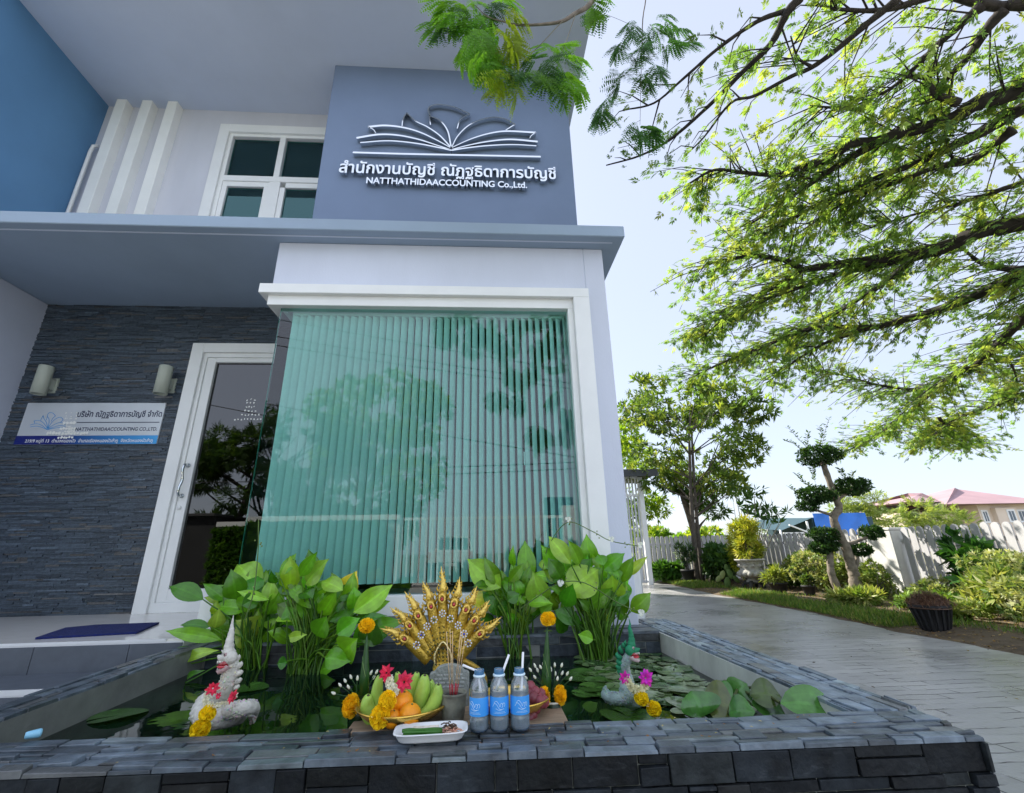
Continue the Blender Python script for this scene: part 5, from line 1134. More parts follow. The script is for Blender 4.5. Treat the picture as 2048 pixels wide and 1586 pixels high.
# the low branch that hangs in front of the upper wall, and its leaves over the viewer
tw = MB(); P0 = [Vector((11.2, 6.4, 3.5)), Vector((8.5, 3.4, 5.0)), Vector((4.5, 1.6, 6.0)), Vector((2.1, 1.7, 5.2)), at(1225, -110, 2.3), at(1205, -40, 2.33), at(1180, 8, 2.3), at(1150, 27, 2.28), at(1125, 42, 2.26), at(1090, 48, 2.25), at(1040, 50, 2.24), at(1010, 44, 2.22), at(975, 33, 2.2), at(950, 10, 2.2)]
S_ = spline(P0, 6); tw.tube(S_, [lerp(.11, .0022, (i/(len(S_)-1))**.22) for i in range(len(S_))], 7, (.20, .17, .14))
for l in ([(1125, 42), (1085, 85), (1050, 120), (1028, 142)], [(1152, 26), (1135, 75), (1120, 115), (1113, 135)], [(975, 33), (960, 60), (940, 90)], [(1010, 44), (1000, 20), (985, 0)]):
    S_ = spline([at(x, y, 2.25) for x, y in l], 5); tw.tube(S_, [lerp(.0032, .0012, i/(len(S_)-1)) for i in range(len(S_))], 6, (.19, .17, .12))
P1 = [Vector((4.5, 1.6, 6.0)), Vector((2.8, 2.1, 5.9)), at(1325, -90, 3.0), at(1290, 10, 3.05), at(1284, 90, 3.0), at(1282, 160, 3.0), at(1280, 250, 3.0)]
S_ = spline(P1, 6); tw.tube(S_, [lerp(.016, .0015, (i/(len(S_)-1))**.5) for i in range(len(S_))], 6, (.10, .08, .06))
for l in ([(1284, 60), (1240, 40), (1215, 30)], [(1283, 120), (1310, 110), (1335, 90)], [(1281, 200), (1225, 210), (1205, 215)], [(1282, 150), (1250, 150), (1235, 160)], [(1281, 240), (1265, 250), (1258, 262)]):
    S_ = spline([at(x, y, 3.0) for x, y in l], 5); tw.tube(S_, .0016, 5, (.10, .08, .06), False)
REF = [(1050, 640), (1100, 690), (1000, 700), (950, 635), (1120, 750), (1030, 790), (1075, 850), (900, 640), (1110, 640), (1060, 720), (980, 660), (1120, 820), (1040, 700), (920, 660), (1010, 760), (1125, 700)]
P2 = [Vector((4.5, 1.6, 6.0)), Vector((3.4, .8, 5.8)), Vector((2.2, .1, 5.2)), Vector((.8, -.5, 4.7)), Vector((-.3, -.7, 4.5))]
S_ = spline(P2, 6); tw.tube(S_, [lerp(.05, .004, (i/(len(S_)-1))**.5) for i in range(len(S_))], 6, (.10, .08, .06))
pos, dirs, cols = [], [], []
def near(x, y, Y, dx, dz, c):
    for k in range(2): pos.append(at(x+k*R.uniform(-14, 14), y+k*R.uniform(-10, 14), Y+k*R.uniform(-.06, .06))); dirs.append((dx+R.uniform(-.4, .4), R.uniform(-.7, .4), dz+R.uniform(-.3, .2))); j = R.uniform(.8, 1.2); cols.append([q*j for q in c])
LG, YG, DG = (.19, .40, .05), (.33, .43, .045), (.07, .18, .045)
for X, Y_, dx, dz, c in [(300, 60, -.8, -.3, LG), (420, 130, -.5, -.7, LG), (560, 40, .3, -.7, LG), (700, 50, .1, -.7, DG), (830, 30, .6, -.5, LG), (930, 90, .6, -.5, YG), (270, 240, -1, -.1, LG), (240, 300, -.2, -1, DG), (480, 250, -.3, -.8, LG), (600, 300, -.2, -.8, LG), (740, 330, .1, -.8, LG),
                      (880, 280, .7, -.4, YG), (900, 380, .3, -.8, YG), (520, 470, -.5, -.7, LG), (600, 600, -.4, -.8, LG), (720, 560, 0, -.9, LG), (700, 650, -.2, -.9, LG), (800, 620, .2, -.9, LG), (900, 560, .4, -.8, LG), (930, 720, .5, -.6, DG), (900, 760, -.1, -1, YG), (960, 800, .2, -.9, YG), (860, 780, -.3, -.9, YG),
                      (1200, 640, -.4, -.6, DG), (1330, 540, .3, .3, LG), (1400, 620, -.2, -.7, LG), (1500, 580, .6, -.3, LG), (1180, 740, -.6, -.7, LG), (1280, 790, -.2, -.9, LG), (1400, 780, .1, -.9, LG), (1470, 800, .6, -.6, LG), (1420, 850, .3, -.9, LG), (1300, 620, -.2, -.5, DG), (380, 40, -.3, -.6, LG), (480, 120, -.1, -.9, LG), (640, 160, 0, -.9, LG),
                      (360, 90, -.5, -.8, LG), (650, 430, -.1, -1, LG), (780, 460, .1, -1, YG), (1780, 0, .3, -.9, LG)]: near(840+X/5.12, Y_/5.12-6, 2.22+R.uniform(-.12, .12), dx, dz, c)
for X, Y_, dx, dz in [(130, 50, -.7, -.5), (240, 80, -.3, -.8), (270, 190, -.2, -.9), (300, 130, .2, -.9), (200, 170, -.6, -.7), (260, 230, -.1, -1), (330, 270, .6, -.6), (380, 180, .7, -.4), (420, 120, .7, -.6), (150, 420, -.6, -.5), (120, 450, -.1, -1), (230, 520, .2, -.9), (290, 530, .6, -.4), (320, 90, .3, -.8), (280, 300, .1, -1), (220, 280, -.5, -.8), (350, 60, .5, -.7), (440, 180, .6, -.5)]:
    near(1150+X/2.0868, Y_/2.0868, 3.0+R.uniform(-.15, .15), dx, dz, DG)  # backlit cluster: its shade is put into the darker leaf colour
nn = len(pos); scn = [R.uniform(.8, 1.15)*(1.0 if i < nn-36 else 1.15) for i in range(nn)]
for x, y in REF:
    p = at(x, y, 7.1+R.uniform(-.3, .5)); q = Vector((p.x, 6.6-p.y, p.z))
    for k in range(3): pos.append(q+Vector((R.gauss(0, .12), R.gauss(0, .12), R.gauss(0, .12)))); dirs.append((R.gauss(0, .6), R.gauss(0, .6), -.8)); cols.append(DG); scn.append(1.7)
    m_ = min(S_, key=lambda s: (s-q).length); tw.tube([m_, lerp(m_, q, .5)+Vector((0, 0, .05)), q], [.006, .004, .002], 5, (.10, .08, .06), False)
tw.build('hanging_branch', M_BARK, tree)
pos, dirs, cols = np.array(pos), np.array(dirs), np.array(cols)
ups = NR.normal(0, .3, pos.shape)+np.array([0, -.6, .8])
scatter('hanging_leaves', M_FOL, tree, [pinnate(5, 9, .21, s) for s in range(4)], pos, dirs, ups, np.array(scn), cols)

# ---- other trees
def crowned(name, label, base, trunks, blobs, n, tm, cols, wts, group=None, tone=(.10, .085, .07), cat='tree', lean=None, m=None):
    t = thing(name, base, label, cat, group); b = MB(); base = Vector(base)
    for P, r0, r1 in trunks:
        S_ = spline([base+Vector(p) for p in P], 5); b.tube(S_, [lerp(r0, r1, i/(len(S_)-1))*(1+.07*math.sin(i*1.7)) for i in range(len(S_))], 9, tone)
    top = base+Vector(trunks[0][0][-1]); pos, dirs = [], []; w = [q[3]*q[4]*q[5] for q in blobs]
    stem = spline([base+Vector(p) for p in trunks[0][0]], 5)
    for q in blobs:
        c = base+Vector(q[:3]); k = min(range(len(stem)), key=lambda i: abs(stem[i].z-(c.z-.55*math.hypot(c.x-stem[i].x, c.y-stem[i].y)-.2))); k = max(k, len(stem)//3); r_ = lerp(trunks[0][1], trunks[0][2], k/len(stem))*.5
        b.tube(spline([stem[k], lerp(stem[k], c, .5)+Vector((R.uniform(-.08, .08), R.uniform(-.08, .08), -.05*q[5])), c], 3), [lerp(r_, .005, i/6) for i in range(7)], 5, tone, False)
    for i in range(n):
        q = R.choices(blobs, w)[0]; d = Vector((R.gauss(0, 1), R.gauss(0, 1), R.gauss(0, 1))).normalized(); f = R.uniform(.25, 1.05)**.5
        pos.append(base+Vector((q[0]+d.x*q[3]*f, q[1]+d.y*q[4]*f, q[2]+d.z*q[5]*f))); dirs.append(d+Vector((R.gauss(0, .5), R.gauss(0, .5), R.gauss(0, .5)+.1)))
    b.build('trunk', M_BARK, t); pos, dirs = np.array(pos), np.array(dirs)
    scatter('crown', m or M_FOL, t, tm, pos, dirs, NR.normal(0, .4, pos.shape)+np.array([0, 0, 1]), NR.uniform(.75, 1.25, len(pos)), palette(n, cols, wts)); return t
def blobset(n, rx, ry, z0, z1, r, seed, taper=.6):
    r_ = random.Random(seed); o = []
    for i in range(n):
        t = r_.random(); z = lerp(z0, z1, t); k = math.sin(math.pi*(.12+.76*t))**taper; a = r_.uniform(0, 6.3); f = r_.uniform(.2, 1)**.6
        o.append((math.cos(a)*rx*k*f, math.sin(a)*ry*k*f, z, r*r_.uniform(.6, 1.2), r*r_.uniform(.6, 1.2), r*r_.uniform(.45, .8)))
    return o
ROS = [rosette(7, .22, .062, 1.3, s) for s in range(4)]
GC_ = [(.06, .14, .02), (.10, .20, .022), (.035, .085, .018), (.20, .28, .03)]
crowned('garden_tree', 'slender twin trunked garden tree with dark leafy crown in front of the far fence', (6.02, 13.4, .02),
        [([(0, 0, 0), (.08, 0, 1.2), (.20, 0, 2.6), (.42, 0, 4.4)], .085, .035), ([(.18, .05, 0), (.24, .05, 1.2), (.33, 0, 2.7), (.52, 0, 4.6)], .075, .03), ([(.28, .05, 1.9), (.75, .05, 3.0), (1.3, 0, 4.0)], .03, .015)],
        [(b[0]+.55,)+b[1:] for b in blobset(30, 2.25, 1.7, 2.7, 6.5, .58, 3)]+[(1.5, 0, 3.3, .5, .5, .35), (2.1, 0, 4.0, .6, .5, .4), (1.7, 0, 2.7, .4, .4, .25), (2.3, 0, 4.8, .5, .5, .4), (-1.2, 0, 3.1, .5, .5, .4), (.6, 0, 2.8, .4, .4, .25)], 1500, ROS, [(.085, .15, .035), (.14, .21, .045), (.055, .10, .03), (.24, .29, .06)], [4, 4, 2, 2])
crowned('garden_tree', 'bright yellow green tree behind the white lattice gate beside the building', (4.9, 17.5, 0), [([(0, 0, 0), (0, 0, 2), (.1, 0, 4)], .12, .06)], blobset(16, 1.9, 1.4, 1.6, 5.4, .75, 5), 1100, ROS, [(.16, .28, .02), (.26, .36, .03), (.09, .18, .02)], [3, 3, 1])
crowned('garden_tree', 'dark trunked tree leaning behind the far picket fence', (7.35, 16.2, 0), [([(.35, 0, 0), (.1, 0, 1.4), (-.25, 0, 3.2)], .19, .08)], [(.55, 0, 2.6, .6, .5, .4), (.2, 0, 3.1, .6, .5, .5), (.9, 0, 2.2, .45, .4, .3), (-.6, 0, 3.3, .5, .5, .4)], 330, ROS, [(.04, .09, .02), (.07, .14, .02)], [1, 1])
FEA = [fan(10, .34, .05, 20+s) for s in range(4)]
for lab, bs, bl, n in (('feathery pale green tree left of the red roofed house', (19.6, 23.0, 0), [(-.4, 0, 3.2, .9, .7, .7), (.5, 0, 2.9, .9, .7, .6), (-.2, 0, 2.2, 1.0, .8, .6), (.7, 0, 2.1, .8, .7, .5), (-1.0, 0, 2.4, .6, .6, .5)], 420),
                       ('feathery yellow green tree before the red roofed house, nearest its wall', (23.3, 23.6, 0), [(0, 0, 2.5, 1.2, .8, .6), (1.4, 0, 2.2, 1.1, .8, .6), (-1.3, 0, 2.0, 1.1, .8, .6), (.4, 0, 1.7, 1.6, .8, .6), (2.2, 0, 1.8, .9, .8, .5)], 620)):
    crowned('feathery_tree', lab, bs, [([(.3, 0, 0), (.2, 0, 1), (-.1, 0, 2.2)], .09, .04)], bl, n, FEA, [(.20, .27, .09), (.27, .32, .10), (.15, .22, .07)], [2, 2, 1])
HED = [rosette(6, .30, .12, 1.4, 30+s) for s in range(3)]
for i, (x, y, rx, h, lab) in enumerate([(7.2, 21, 1.6, 1.5, 'yellow green bush beyond the far fence, left of the twin trunks'), (10.6, 21.5, 1.9, 1.7, 'bright green bush beyond the far fence, right of the twin trunks'), (3.9, 20, 1.6, 2.2, 'shaded bush beyond the lattice gate')]):
    crowned('bush', lab, (x, y, 0), [([(0, 0, 0), (0, 0, .6)], .05, .03)], blobset(9, rx, .8, .5, h, .55, 40+i), 420, HED, [(.22, .32, .03), (.13, .26, .03), (.30, .34, .06)], [2, 2, 1], cat='bush')
# far tree line: one mass, colours paled to stand for haze
n = 2600; x = NR.uniform(-30, 190, n); y = 95+NR.uniform(0, 12, n); z = NR.uniform(0, 1, n)**.7*(2.6+1.6*np.sin(x*.21)+1.0*np.sin(x*.57+1)); pos = np.stack([x, y, np.maximum(z, .2)], 1)
tag(scatter('far_tree_line', M_FOLD, None, [rosette(6, 1.5, .9, 1.4, 60)], pos, NR.normal(0, 1, pos.shape), NR.normal(0, .4, pos.shape)+np.array([0, 0, 1]), NR.uniform(.7, 1.2, n), palette(n, [(.24, .30, .22), (.28, .34, .25), (.2, .27, .2)], [1, 1, 1])), 'low line of far trees on the horizon, paled for haze', 'trees', kind='stuff')

# ---- shrubs along the fence
SM = [rosette(7, .075, .03, 1.3, 70+s) for s in range(4)]; BIG = [rosette(6, .20, .085, 1.3, 80+s) for s in range(3)]; NARROW = [rosette(8, .16, .03, 1.2, 90+s) for s in range(3)]
VARI = [(.34, .38, .16), (.20, .28, .08), (.45, .46, .24), (.12, .20, .05)]
def shrub(label, x, y, rx, h, n, tm, cols, wts, name='shrub', cat='shrub', z0=.05, group=None, ry=None):
    bl = []
    for i in range(7): a = R.uniform(0, 6.3); f = R.uniform(.1, .75); bl.append((math.cos(a)*rx*f, math.sin(a)*(ry or rx)*f, R.uniform(.25, .8)*h, rx*.45, (ry or rx)*.45, h*.24))
    tr = [([(0, 0, -.02), (R.uniform(-.1, .1)*rx, 0, h*.4), (R.uniform(-.3, .3)*rx, 0, h*.7)], .018, .008)]+[([(R.uniform(-.1, .1), 0, -.02), (R.uniform(-.4, .4)*rx, R.uniform(-.3, .3)*rx, h*.4), (R.uniform(-.7, .7)*rx, R.uniform(-.5, .5)*rx, h*.75)], .012, .004) for k in range(5)]
    return crowned(name, label, (x, y, z0), tr, bl, n, tm, cols, wts, group, cat=cat, m=M_FOLD)
shrub('wide variegated shrub nearest the right picture edge, behind the black pot', 6.75, 5.35, .75, .66, 700, SM, VARI, [3, 2, 2, 1])
shrub('tall loose variegated shrub against the right pickets', 7.25, 6.35, .60, .85, 620, SM, VARI, [3, 2, 2, 1])
shrub('low variegated shrub right of the square fence post', 7.05, 7.25, .45, .50, 360, SM, VARI, [3, 2, 1, 1])
shrub('dark broad leaved shrub climbing the pickets right of the square post', 7.42, 6.95, .36, 1.15, 190, BIG, [(.03, .10, .02), (.05, .15, .025), (.02, .07, .015)], [2, 2, 1])
shrub('pale variegated shrub behind the cloud pruned tree', 7.1, 9.7, .55, .80, 620, SM, VARI, [3, 2, 2, 1])
shrub('olive leaved shrub at the foot of the square fence post', 7.2, 9.0, .42, .62, 420, SM, [(.16, .22, .05), (.10, .16, .035), (.26, .30, .1)], [2, 2, 1])
shrub('pale green shrub between the urn and the cloud pruned tree', 7.2, 10.9, .45, .70, 420, SM, VARI, [3, 2, 2, 1])
shrub('dark round bush right of the twin trunked tree', 6.55, 12.9, .62, .95, 520, BIG, [(.045, .11, .03), (.07, .15, .035), (.10, .2, .03)], [3, 2, 1])
shrub('grey green bush under the far fence', 7.05, 13.4, .5, 1.1, 380, NARROW, [(.11, .16, .10), (.08, .13, .07)], [1, 1])
shrub('small rounded green bush beside the lattice gate', 5.38, 13.9, .38, .62, 260, BIG, [(.05, .14, .02), (.08, .2, .025)], [1, 1])
shrub('yellow leaved bush rising behind the stone urn', 6.55, 11.6, .42, 1.35, 560, NARROW, [(.42, .42, .04), (.30, .36, .04), (.18, .26, .03)], [3, 2, 1])
shrub('low variegated bush at the bed edge right of the black pot', 6.15, 5.0, .42, .42, 380, SM, VARI, [3, 2, 2, 1])
shrub('low weedy green clump between the black pot and the square post', 6.45, 6.7, .5, .24, 300, SM, [(.12, .24, .04), (.2, .3, .06)], [1, 1])
shrub('ground hugging green clump under the wide variegated shrub', 6.0, 4.2, .5, .26, 300, SM, [(.14, .24, .04), (.3, .32, .1)], [1, 1])
for lab, x, y, rx, h, n, tm in (('loose pale weed clump at the fence foot left of the square post', 7.0, 8.2, .45, .55, 300, SM), ('tall narrow leaved weed clump between the two largest variegated shrubs', 6.75, 5.95, .4, .62, 200, NARROW),
      ('spreading pale weed patch behind the black pot', 5.85, 6.0, .4, .24, 260, SM), ('straggling green weeds at the foot of the cloud pruned tree', 6.2, 7.75, .42, .2, 230, NARROW),
      ('loose yellow green bush touching the pickets left of the pruned tree', 7.3, 10.2, .5, .95, 420, SM), ('dark weedy clump right of the stone urn', 6.75, 10.5, .4, .5, 260, SM)):
    shrub(lab, x, y, rx, h, n, tm, [(.16, .25, .05), (.26, .32, .08), (.36, .38, .14)] if 'dark' not in lab else [(.06, .13, .03), (.1, .18, .04)], [2, 2, 1] if 'dark' not in lab else [1, 1])
# tall palm-leaved shrub on bare stems
tp = [(6.72, 12.4, .05)]
PAL = [rosette(7, .26, .07, 1.25, 100+s) for s in range(3)]
def K1(x, y, Y): return at(1240+x/4.955, 900+y/4.955, Y)
pts = [(1130, 350), (1240, 465), (1330, 400), (1425, 420), (1120, 500), (1450, 610), (1560, 600), (1660, 620), (1400, 690), (1500, 690), (1330, 480), (1200, 560), (1600, 680), (1280, 620), (1380, 580), (1480, 560)]
t = thing('tall_shrub', (6.9, 12.2, .03), 'tall thin shrub with hand shaped leaves on bare stems behind the urn', 'shrub'); b = MB(); pos = []
for x, y in pts:
    p = K1(x, y, 12.2+R.uniform(-.3, .3)); pos.append(p); b.tube(spline([Vector((6.9, 12.2, .02)), lerp(Vector((6.9, 12.2, .02)), p, .55)+Vector((R.uniform(-.1, .1), 0, .15)), p], 5), [lerp(.018, .004, i/10) for i in range(11)], 5, (.30, .28, .2), False)
b.build('stems', M_BARK, t); pos = np.repeat(np.array(pos), 2, 0)+NR.normal(0, .07, (32, 3)); scatter('crown', M_FOLD, t, PAL, pos, NR.normal(0, .6, pos.shape)+np.array([0, -.3, .1]), NR.normal(0, .4, pos.shape)+np.array([0, 0, 1]), NR.uniform(.8, 1.2, len(pos)), palette(len(pos), [(.05, .12, .03), (.08, .16, .04)], [1, 1]))

# ---- cloud pruned tree
t = thing('topiary_tree', (6.65, 8.42, .04), 'cloud pruned tree with bent pale trunks and dark clipped leaf balls', 'topiary'); Yt = 8.42
K5 = lambda x, y, Y=Yt: at(1200+x/2.415, 700+y/2.415, Y)
uu = mpx(Yt)/2.415*1.03; b = MB()
for l, r0, r1 in (([(1232, 1240), (1232, 1150), (1228, 1090), (1212, 1040), (1190, 960), (1150, 880), (1128, 810), (1155, 765), (1140, 720), (1110, 640), (1078, 550), (1070, 520)], 29, 12), ([(1185, 1240), (1150, 1160), (1118, 1080), (1112, 1020), (1112, 960)], 21, 13), ([(1160, 900), (1195, 935), (1250, 920), (1290, 905)], 11, 6), ([(1228, 1060), (1242, 1020), (1240, 980)], 12, 8), ([(1145, 730), (1180, 700), (1220, 675)], 8, 5), ([(1130, 800), (1080, 785), (1020, 765)], 8, 5), ([(1125, 690), (1090, 690), (1060, 700)], 9, 6)):
    S_ = spline([K5(*p) for p in l], 5); b.tube(S_, [lerp(r0, r1, (i/(len(S_)-1))**.7)*uu*(1+.08*math.sin(i*1.9)) for i in range(len(S_))], 10, (.22, .185, .145))
b.build('trunk', M_BARK, t)
TL = [rosette(6, .062, .030, 1.4, 110+s) for s in range(3)]
for x, y, rx, rz, n in ((1060, 512, 88, 52, 420), (1212, 662, 84, 42, 380), (1045, 700, 78, 42, 330), (1000, 755, 42, 22, 110), (1078, 890, 58, 32, 220), (1090, 950, 58, 28, 200), (1310, 880, 46, 32, 180), (1258, 965, 40, 28, 130)):
    c = np.array(K5(x, y)); d = NR.normal(0, 1, (n, 3)); d /= np.linalg.norm(d, axis=1, keepdims=True); f = NR.uniform(.3, 1.25, (n, 1))**.5
    pos = c+d*f*np.array([rx*uu*1.08, rx*uu*.85, rz*uu*.85]); scatter('leaf_ball', M_FOLD, t, TL, pos, d+NR.normal(0, .5, d.shape)+np.array([0, 0, .25]), NR.normal(0, .4, d.shape)+np.array([0, 0, 1]), NR.uniform(.8, 1.3, n), palette(n, [(.020, .055, .016), (.035, .085, .022), (.05, .11, .03)], [3, 3, 1]))
for l in ([(1070, 480), (1085, 400), (1108, 328)], [(1050, 480), (1070, 420), (1060, 370)], [(1020, 490), (960, 430), (905, 370)], [(1000, 510), (950, 460), (900, 440)], [(1040, 670), (990, 640), (950, 600)], [(1020, 700), (960, 690), (910, 660)], [(1190, 640), (1170, 600), (1160, 575)], [(1210, 640), (1215, 610), (1225, 590)], [(1010, 490), (1000, 440), (1005, 400)], [(1040, 640), (1030, 600), (1025, 570)]):
    b = MB(); pos, dirs = [], []; S_ = spline([K5(*p) for p in l], 6); b.tube(S_, .004, 4, (.16, .14, .09), False); so = b.build('wild_shoot', M_BARK, t)
    for p in S_[2:]:
        for k in (-1, 1): pos.append(p); dirs.append((k*.8+R.uniform(-.3, .3), R.uniform(-.5, .5), .5))
    pos, dirs = np.array(pos), np.array(dirs)
    scatter('shoot_leaves', M_FOLD, so, [np.array([leaflet(0, 0, 0, 1, 0, 0, .085, .036)])], pos, dirs, NR.normal(0, .5, pos.shape)+np.array([0, -.5, 1]), NR.uniform(.7, 1.2, len(pos)), palette(len(pos), [(.10, .17, .05), (.07, .13, .03)], [1, 1]))

# ---- urn, pots, cactus
M_URN = mat('urn_stone', (.40, .39, .35), .85, var=.3, scale=14, bump=.6, bscale=40)
t = thing('urn_planter', (6.28, 11.0, .03), 'grey carved stone urn on a dark stand beside the driveway', 'urn'); b = MB()
b.lathe([(.15, .20), (.13, .24), (.10, .26), (.13, .28), (.24, .32), (.29, .38), (.28, .43), (.24, .46), (.23, .48), (.27, .62), (.295, .655), (.33, .665), (.335, .70), (.31, .70), (.28, .66), (0, .64)], (6.28, 11.0, .0), 28)
for k in range(14): a = 2*math.pi*k/14; b.ball((6.28+math.cos(a)*.27, 11+math.sin(a)*.27, .37), .055, 8, sz=(1, 1, 1.1))
for k in range(10): a = 2*math.pi*k/10; b.ball((6.28+math.cos(a)*.245, 11+math.sin(a)*.245, .555), .05, 8, sz=(1, 1, .9))
b.build('urn_bowl', M_URN, t); b = MB()
for k in range(4): a = math.pi/4+k*math.pi/2; b.tube([(6.28+math.cos(a)*.14, 11+math.sin(a)*.14, .20), (6.28+math.cos(a)*.22, 11+math.sin(a)*.22, .12), (6.28+math.cos(a)*.19, 11+math.sin(a)*.19, .0)], [.05, .045, .06], 8)
b.lathe([(.0, .16), (.2, .16), (.2, .2), (0, .2)], (6.28, 11.0, 0), 20); b.build('stand', mat('dark_stone', (.05, .05, .045), .8, var=.3), t)
shrub('golden leaved shrub growing out of the stone urn', 6.28, 11.0, .30, 1.05, 230, NARROW, [(.40, .42, .04), (.28, .34, .04), (.5, .46, .08)], [2, 2, 1], 'urn_shrub', 'shrub', .66)
M_POT = mat('black_pot', (.012, .012, .013), .65, var=.3, scale=20, bump=.2)
def potted(lab, x, y, r, h, z=.04, ribs=0):
    b = MB(); n = 28; pr = [(r*.62, 0), (r*.7, h*.2), (r*.92, h*.85), (r*1.0, h*.86), (r*1.0, h), (r*.93, h), (r*.88, h*.85), (0, h*.82)]; b.lathe(pr, (x, y, z), n)
    for k in range(ribs): a = 2*math.pi*k/ribs; b.bar((x+math.cos(a)*r*.64, y+math.sin(a)*r*.64, z), (x+math.cos(a)*r*.93, y+math.sin(a)*r*.93, z+h*.84), .02, .02)
    return tag(b.build('plant_pot', M_POT), lab, 'pot')
potted('large black plastic pot heaped with brown coconut fibre beside the driveway', 5.22, 5.5, .20, .28, .03, 18)
b = MB()
for i in range(900):
    a = R.uniform(0, 6.3); f = math.sqrt(R.random()); x, y = 5.22+math.cos(a)*f*.235, 5.5+math.sin(a)*f*.235; z = .30+.13*(1-f*f)+R.uniform(0, .02); d = Vector((R.gauss(0, 1), R.gauss(0, 1), R.gauss(0, .5))).normalized()*R.uniform(.02, .05); p = Vector((x, y, z)); w = d.cross(Vector((0, 0, 1))).normalized()*.0025; k = R.uniform(.5, 1.4); b.add([p-d-w, p-d+w, p+d+w, p+d-w], [(0, 1, 2, 3)], (.17*k, .085*k, .045*k))
b.lathe([(.205, .27), (.17, .36), (.1, .41), (0, .42)], (5.22, 5.5, 0), 20, (.09, .045, .025)); tag(b.build('coconut_fibre', M_STONE), 'mound of reddish brown coconut fibre heaped in the black pot', 'fibre')
potted('small black pot in the grass right of the stone urn', 6.15, 9.85, .19, .22); shrub('spiky yellow green plant in the small black pot', 6.15, 9.85, .2, .34, 70, NARROW, [(.3, .34, .06), (.2, .26, .05)], [1, 1], 'potted_plant', 'plant', .24)
potted('lowest black pot in the grass left of the pruned tree', 6.35, 9.2, .13, .20); shrub('small dark leaved plant in the lowest black pot', 6.35, 9.2, .14, .22, 46, SM, [(.06, .12, .03), (.1, .16, .03)], [1, 1], 'potted_plant', 'plant', .22)
potted('black pot at the foot of the twin trunked tree', 5.72, 13.25, .19, .36); shrub('tall grassy plant in the pot by the twin trunked tree', 5.72, 13.25, .3, .75, 80, NARROW, [(.05, .10, .04), (.08, .14, .05)], [1, 1], 'potted_plant', 'plant', .36)
t = thing('cactus', (5.85, 11.35, .03), 'paddle cactus with pale flat pads left of the stone urn', 'cactus'); b = MB()
for x, z, r, a in ((0, .16, .11, .1), (-.10, .34, .09, .5), (.09, .36, .10, -.3), (.03, .5, .07, .1), (-.2, .26, .08, .9), (.2, .24, .08, -.8)): b.ball((5.85+x, 11.35+R.uniform(-.05, .05), z), r, 12, (.32, .38, .16) if x < 0 else (.16, .26, .08), (.75, .2, 1.25), rot=Matrix.Rotation(a, 3, 'Y'))
b.build('pads', M_FOLD, t)

n = 230; pos = np.stack([1.5+NR.uniform(0, 1, n)**.7*3.5, NR.uniform(2.2, 13, n), np.full(n, .008)], 1)
tag(scatter('path_litter', M_FOLD, None, [np.array([leaflet(-.5, 0, 0, 1, 0, .1, 1, .45)])], pos, np.concatenate([NR.normal(0, 1, (n, 2)), np.zeros((n, 1))+.05], 1), NR.normal(0, .3, (n, 3))+np.array([0, 0, 1]), NR.uniform(.012, .035, n), palette(n, [(.12, .08, .04), (.25, .2, .08), (.06, .05, .035)], [2, 1, 2])), 'tiny dry leaves scattered over the paving', 'leaf litter', kind='stuff')
# ---- grass and fallen leaves in the planting strip: uncountable
n = 26000; ys_ = NR.uniform(2.2, 14.2, n); xs_ = np.array([edge_x(v) for v in ys_])+np.abs(NR.normal(0, 1, n))*.38+.02
dens = np.sin(ys_*2.1)+np.sin(xs_*3.7+ys_)+np.sin(ys_*.9+1)*.8; k = (dens > -1.1) & (xs_ < 7.7); xs_, ys_ = xs_[k], ys_[k]; n = len(xs_)
pos = np.stack([xs_, ys_, np.array([bed_z(a, b_, edge_x(b_)) for a, b_ in zip(xs_, ys_)])-.004], 1); d = np.stack([NR.normal(0, .5, n), NR.normal(0, .5, n), np.ones(n)], 1)
tag(scatter('grass', M_FOLD, None, [np.array([leaflet(0, 0, 0, 1, 0, 0, .085, .009)])], pos, d, NR.normal(0, 1, (n, 3)), NR.uniform(.5, 1.3, n), palette(n, [(.10, .20, .03), (.16, .26, .035), (.07, .14, .025), (.30, .28, .09)], [3, 3, 2, 1.5])), 'short uneven grass along the driveway edge', 'grass', kind='stuff')
n = 7500; ys_ = NR.uniform(2.0, 13.5, n); xs_ = np.array([edge_x(v) for v in ys_])+NR.uniform(-.04, 1, n)**1.3*2.6; pos = np.stack([xs_, ys_, np.array([max(.004, bed_z(a, b_, edge_x(b_)))+.008 for a, b_ in zip(xs_, ys_)])], 1)
tag(scatter('leaf_litter', M_FOLD, None, [np.array([leaflet(-.5, 0, 0, 1, 0, .1, 1, .5)])], pos, np.concatenate([NR.normal(0, 1, (n, 2)), np.zeros((n, 1))+.05], 1), NR.normal(0, .35, (n, 3))+np.array([0, 0, 1]), NR.uniform(.018, .045, n), palette(n, [(.30, .19, .08), (.22, .13, .055), (.40, .29, .11), (.14, .085, .04)], [2, 2, 2, 1])), 'dry fallen leaves strewn on the planting strip', 'leaf litter', kind='stuff')
